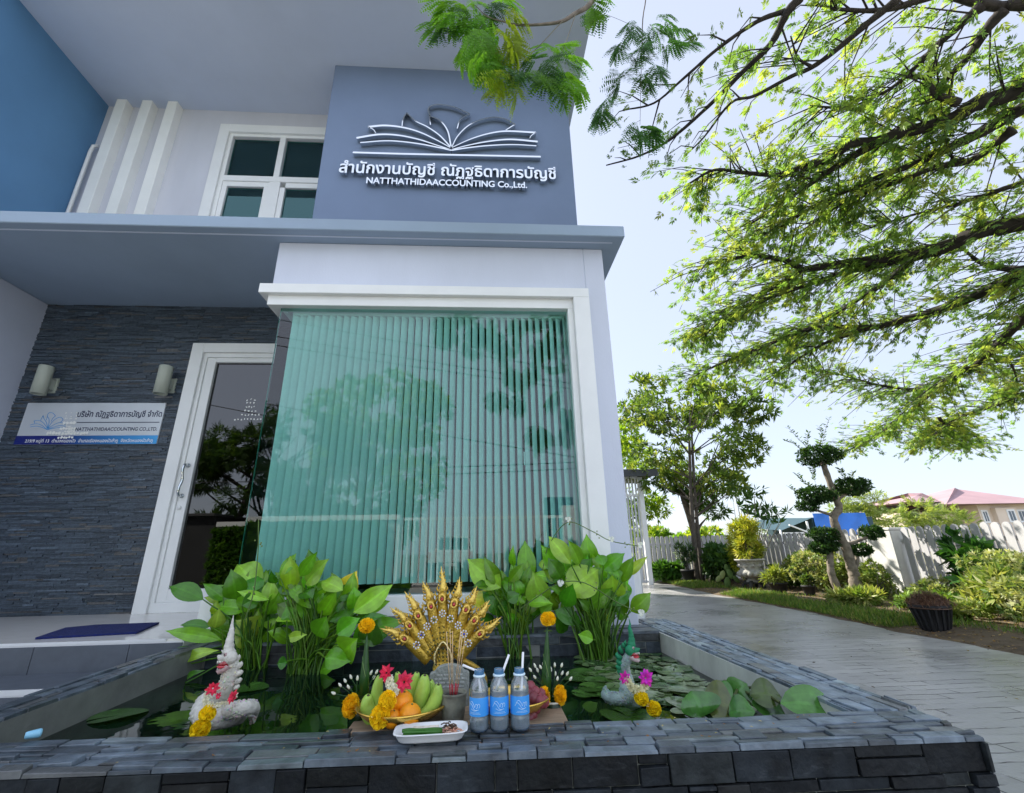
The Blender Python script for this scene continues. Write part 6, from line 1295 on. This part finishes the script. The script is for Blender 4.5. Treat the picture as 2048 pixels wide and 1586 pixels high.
# ------------------------------------------------------------------ fences
M_PICK = mat('fence_white', (.50, .49, .50), .6, var=.10, scale=5, bump=.1, bscale=60, stretch=(1, 1, .3))
def pickets(mbx, A, B, pitch, w, h, z0=.09, t=.02):
    A, B = Vector(A), Vector(B); L = (B-A).length; d = (B-A)/L; nn = Vector((-d.y, d.x, 0)); n = int(L/pitch)
    for i in range(n):
        c = A+d*(pitch*(i+.5)); hh = h+R.uniform(-.008, .008); pr = [(-w/2, z0), (w/2, z0), (w/2, hh-w/2)]+[(math.cos(a)*w/2, hh-w/2+math.sin(a)*w/2) for a in [math.pi*k/8 for k in range(1, 8)]]+[(-w/2, hh-w/2)]
        m_ = len(pr); F_ = [c+d*x+Vector((0, 0, z))-nn*t/2 for x, z in pr]; K_ = [c+d*x+Vector((0, 0, z))+nn*t/2 for x, z in pr]
        mbx.add(F_+K_, [tuple(range(m_)), tuple(range(2*m_-1, m_-1, -1))]+[(j, m_+j, m_+(j+1) % m_, (j+1) % m_) for j in range(m_)])
def fence(label, A, B, pitch, w, h, rail_off, posts=()):
    A, B = Vector(A), Vector(B); t = thing('picket_fence', tuple((A+B)/2), label, 'fence'); b = MB(); pickets(b, A, B, pitch, w, h); b.build('picket_panel', M_PICK, t)
    for z in (.22, h-.24): b = MB(); b.bar(A+Vector(rail_off)+Vector((0, 0, z)), B+Vector(rail_off)+Vector((0, 0, z)), .04, .07); b.build('rail', M_PICK, t)
    b = MB(); b.bar(A+Vector(rail_off)*1.5+Vector((0, 0, .04)), B+Vector(rail_off)*1.5+Vector((0, 0, .04)), .14, .10); b.build('kerb', M_PICK, t)
    return t
fence('white picket fence with wide boards, right of the square post', (7.78, 2.5, 0), (7.78, 8.36, 0), .158, .122, 1.27, (.035, 0, 0))
fence('white picket fence behind the pruned tree, left of the square post', (7.78, 8.98, 0), (7.9, 14.3, 0), .215, .165, 1.29, (.035, 0, 0))
fence('pale picket fence running across the far end of the garden', (4.75, 14.5, 0), (7.95, 14.6, 0), .152, .118, 1.33, (0, .035, 0))
b = MB(); b.box(7.60, 7.96, 8.38, 8.96, 0, 1.22); b.box(7.585, 7.975, 8.365, 8.975, 1.22, 1.27); tag(b.build('fence_post', mat('post_render', (.62, .61, .58), .8, var=.12, scale=4, bump=.3, bscale=60), bevel=.012), 'thick square rendered post between the picket fences', 'post')

# ---- lattice gate beside the building
g = thing('side_gate', (5.0, 13.6, 0), 'tall white lattice gate under a small dark roof at the rear of the building', 'gate'); Y = 13.6
def K1x(x, y, Yq=13.6): return at(1240+x/4.955, 900+y/4.955, Yq)
zr0, zr1 = K1x(100, 265).z, K1x(100, 218).z; xe = K1x(315, 240).x
b = MB(); b.box(2.4, xe, Y-.5, Y+1.5, zr0, zr1); b.box(2.4, xe-.02, Y-.52, Y-.5, zr0-.06, zr1-.03); b.build('gate_roof', mat('dark_roof_sheet', (.03, .035, .04), .5, var=.1), g)
xp = K1x(205, 430).x; b = MB(); b.box(xp-.06, xp+.07, Y-.06, Y+.06, 0, zr0-.02); b.build('post', M_WHITE, g); b = MB(); b.box(xp-.10, xp+.12, Y-.1, Y+.1, K1x(200, 400).z, K1x(200, 378).z); b.build('post_cap', M_WHITE, g)
z0, z1 = K1x(100, 450).z, K1x(100, 275).z; b = MB(); x0 = xp-1.6
for i in range(9): z = lerp(z0+.04, z1-.06, i/8); b.box(x0, xp-.46, Y-.02, Y+.01, z-.016, z+.016)
for x in (xp-.44, xp-.34, xp-.24, xp-.14): b.box(x-.02, x+.02, Y-.025, Y+.015, z0, z1)
b.box(x0, xp-.07, Y-.03, Y+.02, z0-.03, z0+.03); b.box(x0, xp-.07, Y-.03, Y+.02, z1-.03, z1+.03); b.build('lattice', M_WHITE, g)
b = MB()
for i in range(14): x = xp-.12-i*.1; b.box(x-.025, x+.025, Y-.02, Y+.0, .1, z0-.03)
b.box(x0, xp-.07, Y-.03, Y+.01, .06, .12); b.build('bars', mat('gate_grey', (.50, .52, .55), .5, var=.1), g)
# meter box on the building's side
b = MB(); b.box(1.032, 1.17, 3.55, 3.80, .0, .885); b.box(1.045, 1.16, 3.545, 3.55, .56, .86); b.box(1.176, 1.18, 3.56, 3.79, .2, .87); tag(b.build('meter_box', mat('box_white', (.70, .72, .70), .5, var=.06), bevel=.006), 'plain white service box against the corner of the building behind the pond', 'box')

# ---- blue sheeted shed, red roofed house
sh = thing('shed', (11.5, 17.5, 0), 'low open shed roofed with dark sheet and a bright blue tarpaulin beyond the fence', 'shed'); Y = 17.5
xa, xb, xc, xd = at(1560, 1050, Y).x, at(1626, 1050, Y).x, at(1736, 1050, Y).x, at(1748, 1050, Y).x; zt_, zb_ = at(1650, 1033, Y).z, at(1650, 1066, Y).z
b = MB(); b.add([(xa, Y, zb_+.12), (xb, Y, zt_-.05), (xb, Y+3, zt_+.15), (xa, Y+3, zb_+.4)], [(0, 1, 2, 3)]); b.box(xb, xd, Y, Y+3, zb_-.1, zt_-.03); b.build('roof_sheet', mat('dark_teal_sheet', (.02, .06, .075), .6, var=.2), sh)
b = MB(); n = 24; V = []
for j in range(5):
    for i in range(n+1):
        t_ = i/n; V.append((lerp(xb+.05, xc, t_), Y-.03-.03*math.sin(t_*17+j)-.04*(j > 2), [zt_+.12, zt_+.02, lerp(zt_, zb_, .35), lerp(zt_, zb_, .75), zb_-.08+.05*math.sin(t_*9)][j]))
fs = [(j*(n+1)+i, j*(n+1)+i+1, (j+1)*(n+1)+i+1, (j+1)*(n+1)+i) for j in range(4) for i in range(n)]; b.add(V, fs, None, True); b.build('tarpaulin', mat('blue_tarpaulin', (.012, .16, .62), .4, var=.12, scale=3), sh)
b = MB()
for x in (xa, xb-.25, xb+1.0, xd): b.tube([(x, Y+.05, 0), (x, Y+.05, zb_+.15)], .04, 6)
b.bar((xa, Y-.1, zb_+.02), (xb, Y-.1, zb_+.02), .05, .05); b.bar((xa, Y-.1, zb_-.12), (xb, Y-.1, zb_-.12), .05, .05); b.bar((xa+.3, Y-.1, zb_+.32), (xb-.3, Y-.1, zb_+.02), .05, .05); b.bar((xb-.3, Y-.1, zb_-.3), (xb-.3, Y-.1, zb_+.45), .06, .06); b.build('frame', M_WHITE, sh)
Y = 46.; hs = thing('house', (60, 52, 0), 'cream house with a red hipped roof, colours muted for haze, seen over the picket fence', 'house'); Kh = lambda x, y, Yq=46.: at(1600+x/3.449, 860+y/3.449, Yq)
M_HW = mat('house_cream', (.74, .62, .50), .8, var=.06, scale=.4); M_HR = mat('house_red_tile', (.33, .21, .225), .7, var=.12, scale=.5)  # wall and roof colours muted to stand for distance haze
xe0, ze = Kh(1215, 512).x, Kh(1400, 512).z; xe1 = Kh(1680, 512).x
b = MB(); b.box(xe0, xe1-.6, Y, Y+12, 0, ze); b.box(Kh(1330, 600).x, Kh(1475, 600).x, Y-.5, Y, 0, ze-.4); b.box(Kh(790, 500).x, xe0+1.0, Y+2, Y+10, 0, ze-.6); b.build('wall', M_HW, hs)
b = MB(); xl, xr = Kh(930, 512).x, Kh(1690, 512).x; ap = Kh(1068, 398, Y+4.5)
b.add([(xl, Y-1.2, ze), (xr, Y-1.2, ze), (xr, Y+11, ze), (xl, Y+11, ze), tuple(ap), (ap.x+2.0, Y+6.0, ap.z)], [(0, 1, 5, 4), (1, 2, 5), (2, 3, 4, 5), (3, 0, 4), (3, 2, 1, 0)])
x0, x1 = Kh(745, 480).x, Kh(1000, 480).x; zl = Kh(850, 480).z; zq = Kh(850, 434).z; b.add([(x0, Y+.5, zl-.2), (x1, Y+.5, zl-.2), (x1, Y+9, zl-.2), (x0, Y+9, zl-.2), tuple(Kh(840, 434, Y+4)), (x1, Y+4, Kh(840, 434, Y+4).z)], [(0, 1, 5, 4), (2, 3, 4, 5), (3, 0, 4), (3, 2, 1, 0), (1, 2, 5)])
b.build('roof', M_HR, hs)
for px in ((1385, 1440), (1490, 1548), (1245, 1290), (1600, 1655)):
    b = MB(); u0, u1 = Kh(px[0], 560).x, Kh(px[1], 560).x; zz0, zz1 = Kh(1400, 640).z, Kh(1400, 550).z; yy = Y-.56 if px[0] == 1385 else Y-.06; b.box(u0, u1, yy, yy+.1, zz0, zz1); w_ = b.build('window', M_WHITE, hs); b = MB(); b.box(u0+.18, (u0+u1)/2-.06, yy-.03, yy+.02, zz0+.18, zz1-.18); b.box((u0+u1)/2+.06, u1-.18, yy-.03, yy+.02, zz0+.18, zz1-.18); b.build('pane', mat('house_glass', (.07, .10, .13), .1, var=.05), w_)

# ------------------------------------------------------------------ signs and lamps on the building
PS = YP
def K2(x, y): p = at(660+x/4.096, 180+y/4.096, PS-.04); return (p.x, PS, p.z)
STROKES = [([(190, 520), (600, 532), (1000, 540), (1400, 548), (1725, 555)], 17, 17),
 ([(250, 440), (480, 425), (700, 445), (900, 482), (995, 503)], 11, 14), ([(995, 503), (1130, 482), (1300, 464), (1500, 456), (1690, 466)], 14, 10),
 ([(220, 402), (400, 374), (560, 380), (720, 412), (860, 456), (985, 496)], 20, 8), ([(1000, 496), (1140, 460), (1300, 430), (1480, 414), (1700, 432)], 8, 19),
 ([(315, 312), (450, 300), (600, 316), (740, 356), (880, 422), (985, 480)], 22, 7), ([(1000, 480), (1150, 412), (1300, 366), (1450, 346), (1685, 358)], 7, 19),
 ([(315, 310), (360, 335), (378, 365)], 8, 5), ([(1685, 358), (1650, 380), (1635, 405)], 8, 5),
 ([(630, 195), (700, 262), (800, 312), (900, 382), (985, 472)], 9, 12), ([(630, 195), (600, 250), (592, 305)], 10, 8),
 ([(822, 222), (805, 170), (830, 140), (900, 128), (1020, 150), (1145, 205)], 12, 10), ([(1145, 205), (1070, 250), (1042, 325)], 10, 8), ([(822, 222), (905, 262), (965, 345), (992, 472)], 9, 12), ([(815, 215), (824, 295)], 9, 8),
 ([(1000, 472), (1050, 382), (1150, 290), (1300, 237), (1420, 242), (1515, 290)], 7, 13), ([(1515, 290), (1440, 337)], 10, 8)]
fs_ = thing('facade_sign', (-.4, PS, 4.9), 'polished steel open book emblem with company lettering on the blue upper wall', 'sign')
b = MB(); s_ = mpx(PS)/4.096*1.28
for pts, w0, w1 in STROKES:
    P = spline([K2(x, y) for x, y in pts], 6); n = len(P); b.ribbon(P, [lerp(w0, w1, i/(n-1))*s_ for i in range(n)], PS-.055, PS-.006, (1, 1, 1))
b.build('book_emblem', M_CHROME, fs_)
a_, c_ = K2(85, 690), K2(1842, 600); q0, q1 = K2(85, 570), K2(1842, 690)
tl = (K2(1842, 655)[2]-K2(85, 625)[2])/(K2(1842, 655)[0]-K2(85, 625)[0])
zb = K2(85, 672)[2]; lettering('thai_lettering', 'สํานักงานบัญชี ณัฏฐธิดาการบัญชี', M_CHROME, fs_, K2(85, 600)[0], K2(1842, 600)[0], K2(85, 690)[2]-.03, K2(85, 570)[2]-.02, PS-.012, bold=.018, extrude=.022, tilt=0)
lettering('latin_lettering', 'NATTHATHIDAACCOUNTING Co.,Ltd.', M_CHROME, fs_, K2(302, 740)[0], K2(1612, 770)[0], K2(302, 782)[2]+.0, K2(302, 722)[2], PS-.012, bold=.02, extrude=.022, tilt=0)
b = MB(); KP = lambda x, y: (lambda p: (p.x, PS, p.z))(at(x, y, PS-.055)); wq = mpx(PS)*1.3
b.ribbon([KP(691.4, 345.6), KP(691.5, 339), KP(691.6, 333.0)], 4.3*wq, PS-.0565, PS-.012); b.ribbon([KP(689.6, 329.6), KP(692, 329.8), KP(694.4, 328.0)], 2.6*wq, PS-.0565, PS-.012); b.build('letter_stroke', M_CHROME, fs_)
# plaque beside the door
px0, px1, pz0, pz1 = -4.315, -3.062, 2.010, 2.414; yq = YD-.034
pq = thing('wall_plaque', (-3.69, YD, 2.2), 'silver company plaque with blue lower band on the slate wall', 'sign')
b = MB(); b.box(px0, px1, yq, YD-.012, pz0, pz1); b.build('board', mat('brushed_silver', (.62, .65, .68), .42, metal=.35, var=.06, scale=3), pq, .003)
def band_mat():
    m = bpy.data.materials.new('blue_band'); m.use_nodes = True; nt = m.node_tree; bb = nt.nodes['Principled BSDF']; tc = N(nt, 'ShaderNodeTexCoord'); sx = N(nt, 'ShaderNodeSeparateXYZ'); nt.links.new(tc.outputs['Object'], sx.inputs[0])
    mr = N(nt, 'ShaderNodeMapRange'); mr.inputs[1].default_value = px0+.4; mr.inputs[2].default_value = px1; nt.links.new(sx.outputs[0], mr.inputs[0]); cr = N(nt, 'ShaderNodeValToRGB'); cr.color_ramp.elements[0].color = (.004, .012, .16, 1); cr.color_ramp.elements[1].color = (.05, .35, .75, 1); nt.links.new(mr.outputs[0], cr.inputs[0]); nt.links.new(cr.outputs[0], bb.inputs[0]); bb.inputs['Roughness'].default_value = .35; return m
b = MB(); b.box(px0, px1, yq-.002, yq, pz0, pz0+.082); b.build('blue_band', band_mat(), pq)
def K3(x, y): p = at(20+x/6.0235, 720+y/6.0235, yq); return (p.x, yq, p.z)
NAVY = mat('navy_print', (.006, .012, .06), .4, var=.02); SKYP = mat('sky_print', (.05, .28, .62), .4, var=.05); WPR = mat('white_print', (.85, .86, .88), .4, var=.02)
L_ = lettering('thai_lettering', 'บริษัท ณัฏฐธิดาการบัญชี จํากัด', NAVY, pq, K3(832, 600)[0], K3(1822, 700)[0], K3(832, 706)[2], K3(832, 606)[2], yq-.0012, bold=.02)
lettering('latin_lettering', 'NATTHATHIDAACCOUNTING CO.,LTD.', NAVY, pq, K3(790, 830)[0], K3(1775, 830)[0], K3(790, 862)[2], K3(790, 812)[2], yq-.0012, bold=.015)
lettering('address_lettering', '219/9 หมู่ที่ 13  ตําบลหนองบัว  อําเภอเมืองหนองบัวลําภู  จังหวัดหนองบัวลําภู', WPR, pq, K3(185, 980)[0], K3(1720, 980)[0], K3(185, 1010)[2], K3(185, 950)[2], yq-.0034, bold=.012)
b = MB(); b.box(K3(805, 752)[0], K3(1800, 752)[0], yq-.0014, yq-.0002, K3(805, 757)[2], K3(805, 748)[2]); b.build('rule', NAVY, pq)
b = MB(); ex0, ex1, ez0, ez1 = K3(232, 790)[0], K3(690, 760)[0], K3(480, 845)[2], K3(480, 630)[2]
for k, (pts, w0, w1) in enumerate(STROKES[1:]):
    P = [Vector((lerp(ex0, ex1, (x-190)/1535), 0, lerp(ez1, ez0, (y-125)/385))) for x, y in pts]; P = spline(P, 5); b.ribbon(P, [.0045]*len(P), yq-.0014, yq-.0001)
b.build('book_emblem', SKYP, pq)
def chalk(name, rows, label, mm, K):
    b = MB()
    for x0, x1, y, w, n in rows:
        for i in range(n):
            x = lerp(x0, x1, (i+.5)/n)+R.uniform(-2, 2); yy = y+R.uniform(-w*.2, w*.2); c = Vector(K(x, yy)); r = (x1-x0)/n*.42*.00205/2
            n_ = 7; P = [(c.x+math.cos(a)*r*R.uniform(.5, 1.2), c.y-.0045, c.z+math.sin(a)*r*R.uniform(.5, 1.3)) for a in [2*math.pi*k/n_ for k in range(n_)]]; b.add(P, [tuple(range(n_))], (.9, .9, .86))
    return b.build(name, mm, pq)
CH = [(440, 950, 885, 30, 14), (600, 800, 830, 26, 6), (575, 770, 935, 26, 6), (640, 800, 760, 26, 4), (680, 740, 800, 20, 4), (680, 740, 815, 20, 4), (670, 690, 640, 10, 1), (675, 690, 675, 10, 1), (665, 700, 705, 12, 2), (735, 750, 640, 10, 1), (735, 750, 680, 10, 1), (720, 750, 710, 12, 2), (798, 815, 640, 10, 1), (795, 815, 675, 10, 1), (780, 815, 708, 12, 2), (660, 790, 860, 20, 5)]
M_CHALK = mat('white_paste', (.84, .84, .80), .9, var=.05)
chalk('blessing_marks', CH, 'white daubed blessing marks over the emblem of the wall plaque', M_CHALK, K3)
def K4(x, y): p = at(x/2.9367, 560+y/2.9367, YD-.0135); return (p.x, p.y+.0035, p.z)
CD = [(1370, 1540, 820, 10, 9), (1410, 1530, 790, 9, 6), (1440, 1500, 745, 8, 4), (1430, 1510, 768, 8, 4), (1445, 1455, 705, 5, 1), (1470, 1480, 700, 5, 1), (1492, 1502, 705, 5, 1), (1442, 1500, 722, 6, 3)]
b = MB()
for x0, x1, y, w, n in CD:
    for i in range(n):
        c = Vector(K4(lerp(x0, x1, (i+.5)/n), y+R.uniform(-w*.4, w*.4))); r = .011; P = [(c.x+math.cos(a)*r*R.uniform(.4, 1.1), YD-.0128, c.z+math.sin(a)*r*R.uniform(.4, 1.1)) for a in [2*math.pi*k/6 for k in range(6)]]; b.add(P, [tuple(range(6))])
b.build('blessing_marks', M_CHALK, lf)
# cylinder wall lamps
for px, lab in (((90, 733, 72, 788), 'sage green cylinder wall lamp nearest the left side wall'), ((328, 733, 318, 788), 'sage green cylinder wall lamp nearest the door')):
    ax = at((px[0]+px[2])/2+4, 760, YD-.13).x; zt_, zb_ = at(px[0], px[1], YD-.13).z, at(px[2], px[3], YD-.13).z; c = Vector((ax, YD-.13, 0)); t = thing('wall_lamp', (ax, YD, zb_), lab, 'lamp', 'wall lamps')
    b = MB(); r = .058; b.lathe([(r*.85, zb_+.02), (r*.93, zb_), (r, zb_), (r, zt_-.004), (r*.97, zt_), (r*.86, zt_), (r*.86, zt_-.03), (0, zt_-.03)], tuple(c), 32); b.lathe([(0, zb_+.03), (r*.85, zb_+.02)], tuple(c), 32); b.build('lamp_tube', M_LAMP, t)
    b = MB(); zm = (zt_+zb_)/2-.02; b.box(ax-.035, ax+.035, YD-.09, YD-.012, zm-.05, zm+.05); b.box(ax-.05, ax+.05, YD-.03, YD-.012, zm-.075, zm+.075); b.build('bracket', M_LAMP, t)

# ------------------------------------------------------------------ across the road, behind the viewer: what the glass mirrors
def mir(px, py, Yv): p = at(px, py, Yv); return Vector((p.x, 6.6-p.y, p.z))
c = mir(735, 890, 21); crowned('roadside_tree', 'round bright green tree across the road, mirrored in the bay window', (c.x, c.y, 0), [([(0, 0, 0), (.1, 0, 1.5), (0, 0, 3.5)], .2, .1)], blobset(34, 3.4, 2.6, 1.8, c.z+3.6, 1.15, 77), 1900, [rosette(7, .34, .12, 1.4, 140+s) for s in range(3)], [(.26, .42, .05), (.34, .46, .07), (.18, .32, .04)], [3, 2, 2])
c = mir(575, 900, 18); crowned('roadside_tree', 'thin twiggy dark tree across the road, mirrored in the door glass', (c.x, c.y, 0), [([(.2, 0, 0), (0, 0, 2), (-.3, 0, 4.2)], .16, .06)]+[([(R.uniform(-.1, .1), 0, 1.5), (R.uniform(-1, 1), R.uniform(-.6, .6), 3.4), (R.uniform(-2.2, 2.2), R.uniform(-1, 1), 5.6)], .05, .01) for k in range(9)], blobset(20, 2.6, 1.6, 2.0, 6.2, .7, 78), 1300, FEA, [(.05, .11, .03), (.08, .15, .04)], [1, 1])
c = mir(480, 900, 17); crowned('roadside_tree', 'tall feathery dark tree across the road, left of the twiggy one', (c.x-1.2, c.y-.5, 0), [([(0, 0, 0), (.2, 0, 2), (.6, 0, 4.6)], .2, .07)], blobset(18, 2.2, 1.4, 1.6, 5.8, .7, 79), 1500, FEA, [(.05, .11, .03), (.09, .16, .04)], [1, 1])
zc = mir(650, 1032, 15).z; hx1 = mir(795, 1040, 15).x; yw = 6.6-15
w_ = thing('boundary_wall', (-6, yw, 0), 'white coped boundary wall grown over with hedge across the road', 'wall'); b = MB(); b.box(-9.3, hx1, yw-.12, yw+.12, 0, zc-.16); b.build('wall', mat('grey_block', (.3, .31, .3), .85, var=.2), w_); b = MB(); b.box(-9.3, hx1+.1, yw-.2, yw+.2, zc-.16, zc); b.build('coping', M_WHITE, w_)
n = 3600; pos = np.stack([NR.uniform(-9.3, hx1-.3, n), yw+.18+np.abs(NR.normal(0, .10, n)), NR.uniform(.05, zc-.22, n)], 1); b = scatter('ivy_hedge', M_FOLD, w_, [rosette(6, .15, .07, 1.4, 150)], pos, NR.normal(0, .6, pos.shape)+np.array([0, 1, 0]), NR.normal(0, .4, pos.shape)+np.array([0, 0, 1]), NR.uniform(.8, 1.3, n), palette(n, [(.06, .16, .02), (.10, .22, .03)], [1, 1]))
ds = thing('added_dark_shed', (-13, yw, 0), 'invented dark shed across the road, added to darken the door glass reflection', 'shed'); b = MB(); b.box(-19, -9.4, yw-3, yw+.1, 0, 2.35); b.build('wall', mat('black_sheet', (.012, .013, .014), .7, var=.4, scale=2), ds); b = MB(); b.box(-19.2, -9.35, yw-3.2, yw+.35, 2.35, 2.43); b.build('roof', mat('shed_roof', (.05, .05, .05), .6), ds)  # invented block, put in so the door glass mirrors something dark
g = thing('driveway_gate', (hx1+2, yw, 0), 'white railing gate of upright bars across the road', 'gate'); gx1 = mir(1125, 1040, 15).x
b = MB(); x = hx1+.14
while x < gx1: b.box(x, x+.05, yw-.03, yw+.03, .1, zc-.18); x += .19
b.build('bars', M_WHITE, g); b = MB(); b.box(hx1+.1, gx1, yw-.04, yw+.04, zc-.18, zc-.09); b.box(hx1+.1, gx1, yw-.04, yw+.04, .05, .12); b.build('rails', M_WHITE, g); b = MB(); b.box(gx1, gx1+.4, yw-.2, yw+.2, 0, zc+.2); b.box(hx1-.02, hx1+.1, yw-.1, yw+.1, 0, zc-.17); b.build('post', M_WHITE, g)
# white pickup parked behind the gate
c = mir(903, 1150, 19); cx, cy = c.x, c.y-1.2; cr = thing('parked_pickup', (cx, cy, 0), 'white pickup parked tail first behind the railing gate', 'car'); M_CAR = mat('car_white', (.8, .8, .8), .25, var=.02, coat=.5)
b = MB(); b.box(cx-.86, cx+.86, cy, cy+2.0, .55, 1.05); b.box(cx-.86, cx+.86, cy-3.0, cy, .5, 1.0); b.add([(cx-.84, cy-1.6, 1.0), (cx+.84, cy-1.6, 1.0), (cx+.84, cy-.0, 1.0), (cx-.84, cy, 1.0), (cx-.66, cy-1.2, 1.62), (cx+.66, cy-1.2, 1.62), (cx+.66, cy-.2, 1.62), (cx-.66, cy-.2, 1.62)], [(0, 1, 5, 4), (1, 2, 6, 5), (2, 3, 7, 6), (3, 0, 4, 7), (4, 5, 6, 7)]); b.build('car_body', M_CAR, cr, .04, 2)
b = MB(); b.add([(cx-.70, cy+.005, 1.1), (cx+.70, cy+.005, 1.1), (cx+.60, cy-.17, 1.55), (cx-.60, cy-.17, 1.55)], [(0, 1, 2, 3)]); b.build('rear_window', mat('car_glass', (.02, .025, .03), .05), cr)
for k in (-1, 1):
    b = MB(); b.box(cx+k*.78-.06, cx+k*.78+.06, cy+2.0, cy+2.02, .72, 1.0); b.build('tail_light', mat('tail_red', (.6, .02, .02), .3), cr)
    for yy in (-2.2, 1.1): b = MB(); b.tube([(cx+k*.72, cy+yy, .36), (cx+k*.9, cy+yy, .36)], .36, 20); wv = b.build('wheel', mat('tyre', (.02, .02, .02), .8), cr); b = MB(); b.tube([(cx+k*.9, cy+yy, .36), (cx+k*.915, cy+yy, .36)], .2, 16); b.build('rim', M_CHROME, wv)
b = MB(); b.box(cx-.9, cx+.9, cy+1.98, cy+2.1, .45, .62); b.build('bumper', M_STEEL, cr); b = MB(); b.box(cx-.25, cx+.25, cy+2.101, cy+2.11, .48, .60); b.build('number_plate', M_WHITE, cr)
pc = mir(482, 900, 16); up = thing('utility_pole', (pc.x, pc.y, 0), 'dark concrete utility pole carrying wires across the road', 'pole'); b = MB(); b.tube([(pc.x, pc.y, -.2), (pc.x, pc.y, 4), (pc.x, pc.y, 9.5)], [.17, .14, .10], 10, (.13, .12, .11)); b.build('shaft', M_BARK, up)
for i, (l, r) in enumerate((((560, 628), (1170, 735)), ((545, 660), (1165, 760)), ((545, 678), (1165, 770)), ((560, 800), (1165, 905)), ((560, 930), (1165, 912)), ((560, 945), (1165, 925)))):
    A = mir(*l, 14.5+.2*i); B = mir(*r, 14.5+.2*i); d = B-A; A2 = A-d*.9; B2 = B+d*.8; b = MB(); P = [lerp(A2, B2, k/24)-Vector((0, 0, .25*math.sin(math.pi*k/24))) for k in range(25)]; b.tube(P, .016, 5); tag(b.build('power_line', mat('wire_black', (.01, .01, .01), .6)), 'thin black overhead wire across the road, mirrored in the glass', 'wire', 'overhead wires')
c = mir(1118, 1030, 16); b = MB(); b.box(c.x-.5, c.x+.5, c.y-.1, c.y+.1, .0, c.z+.6); tag(b.build('roadside_cabinet', mat('teal_panel', (.03, .10, .13), .5, var=.1)), 'dark teal cabinet at the right of the railing gate across the road', 'cabinet')
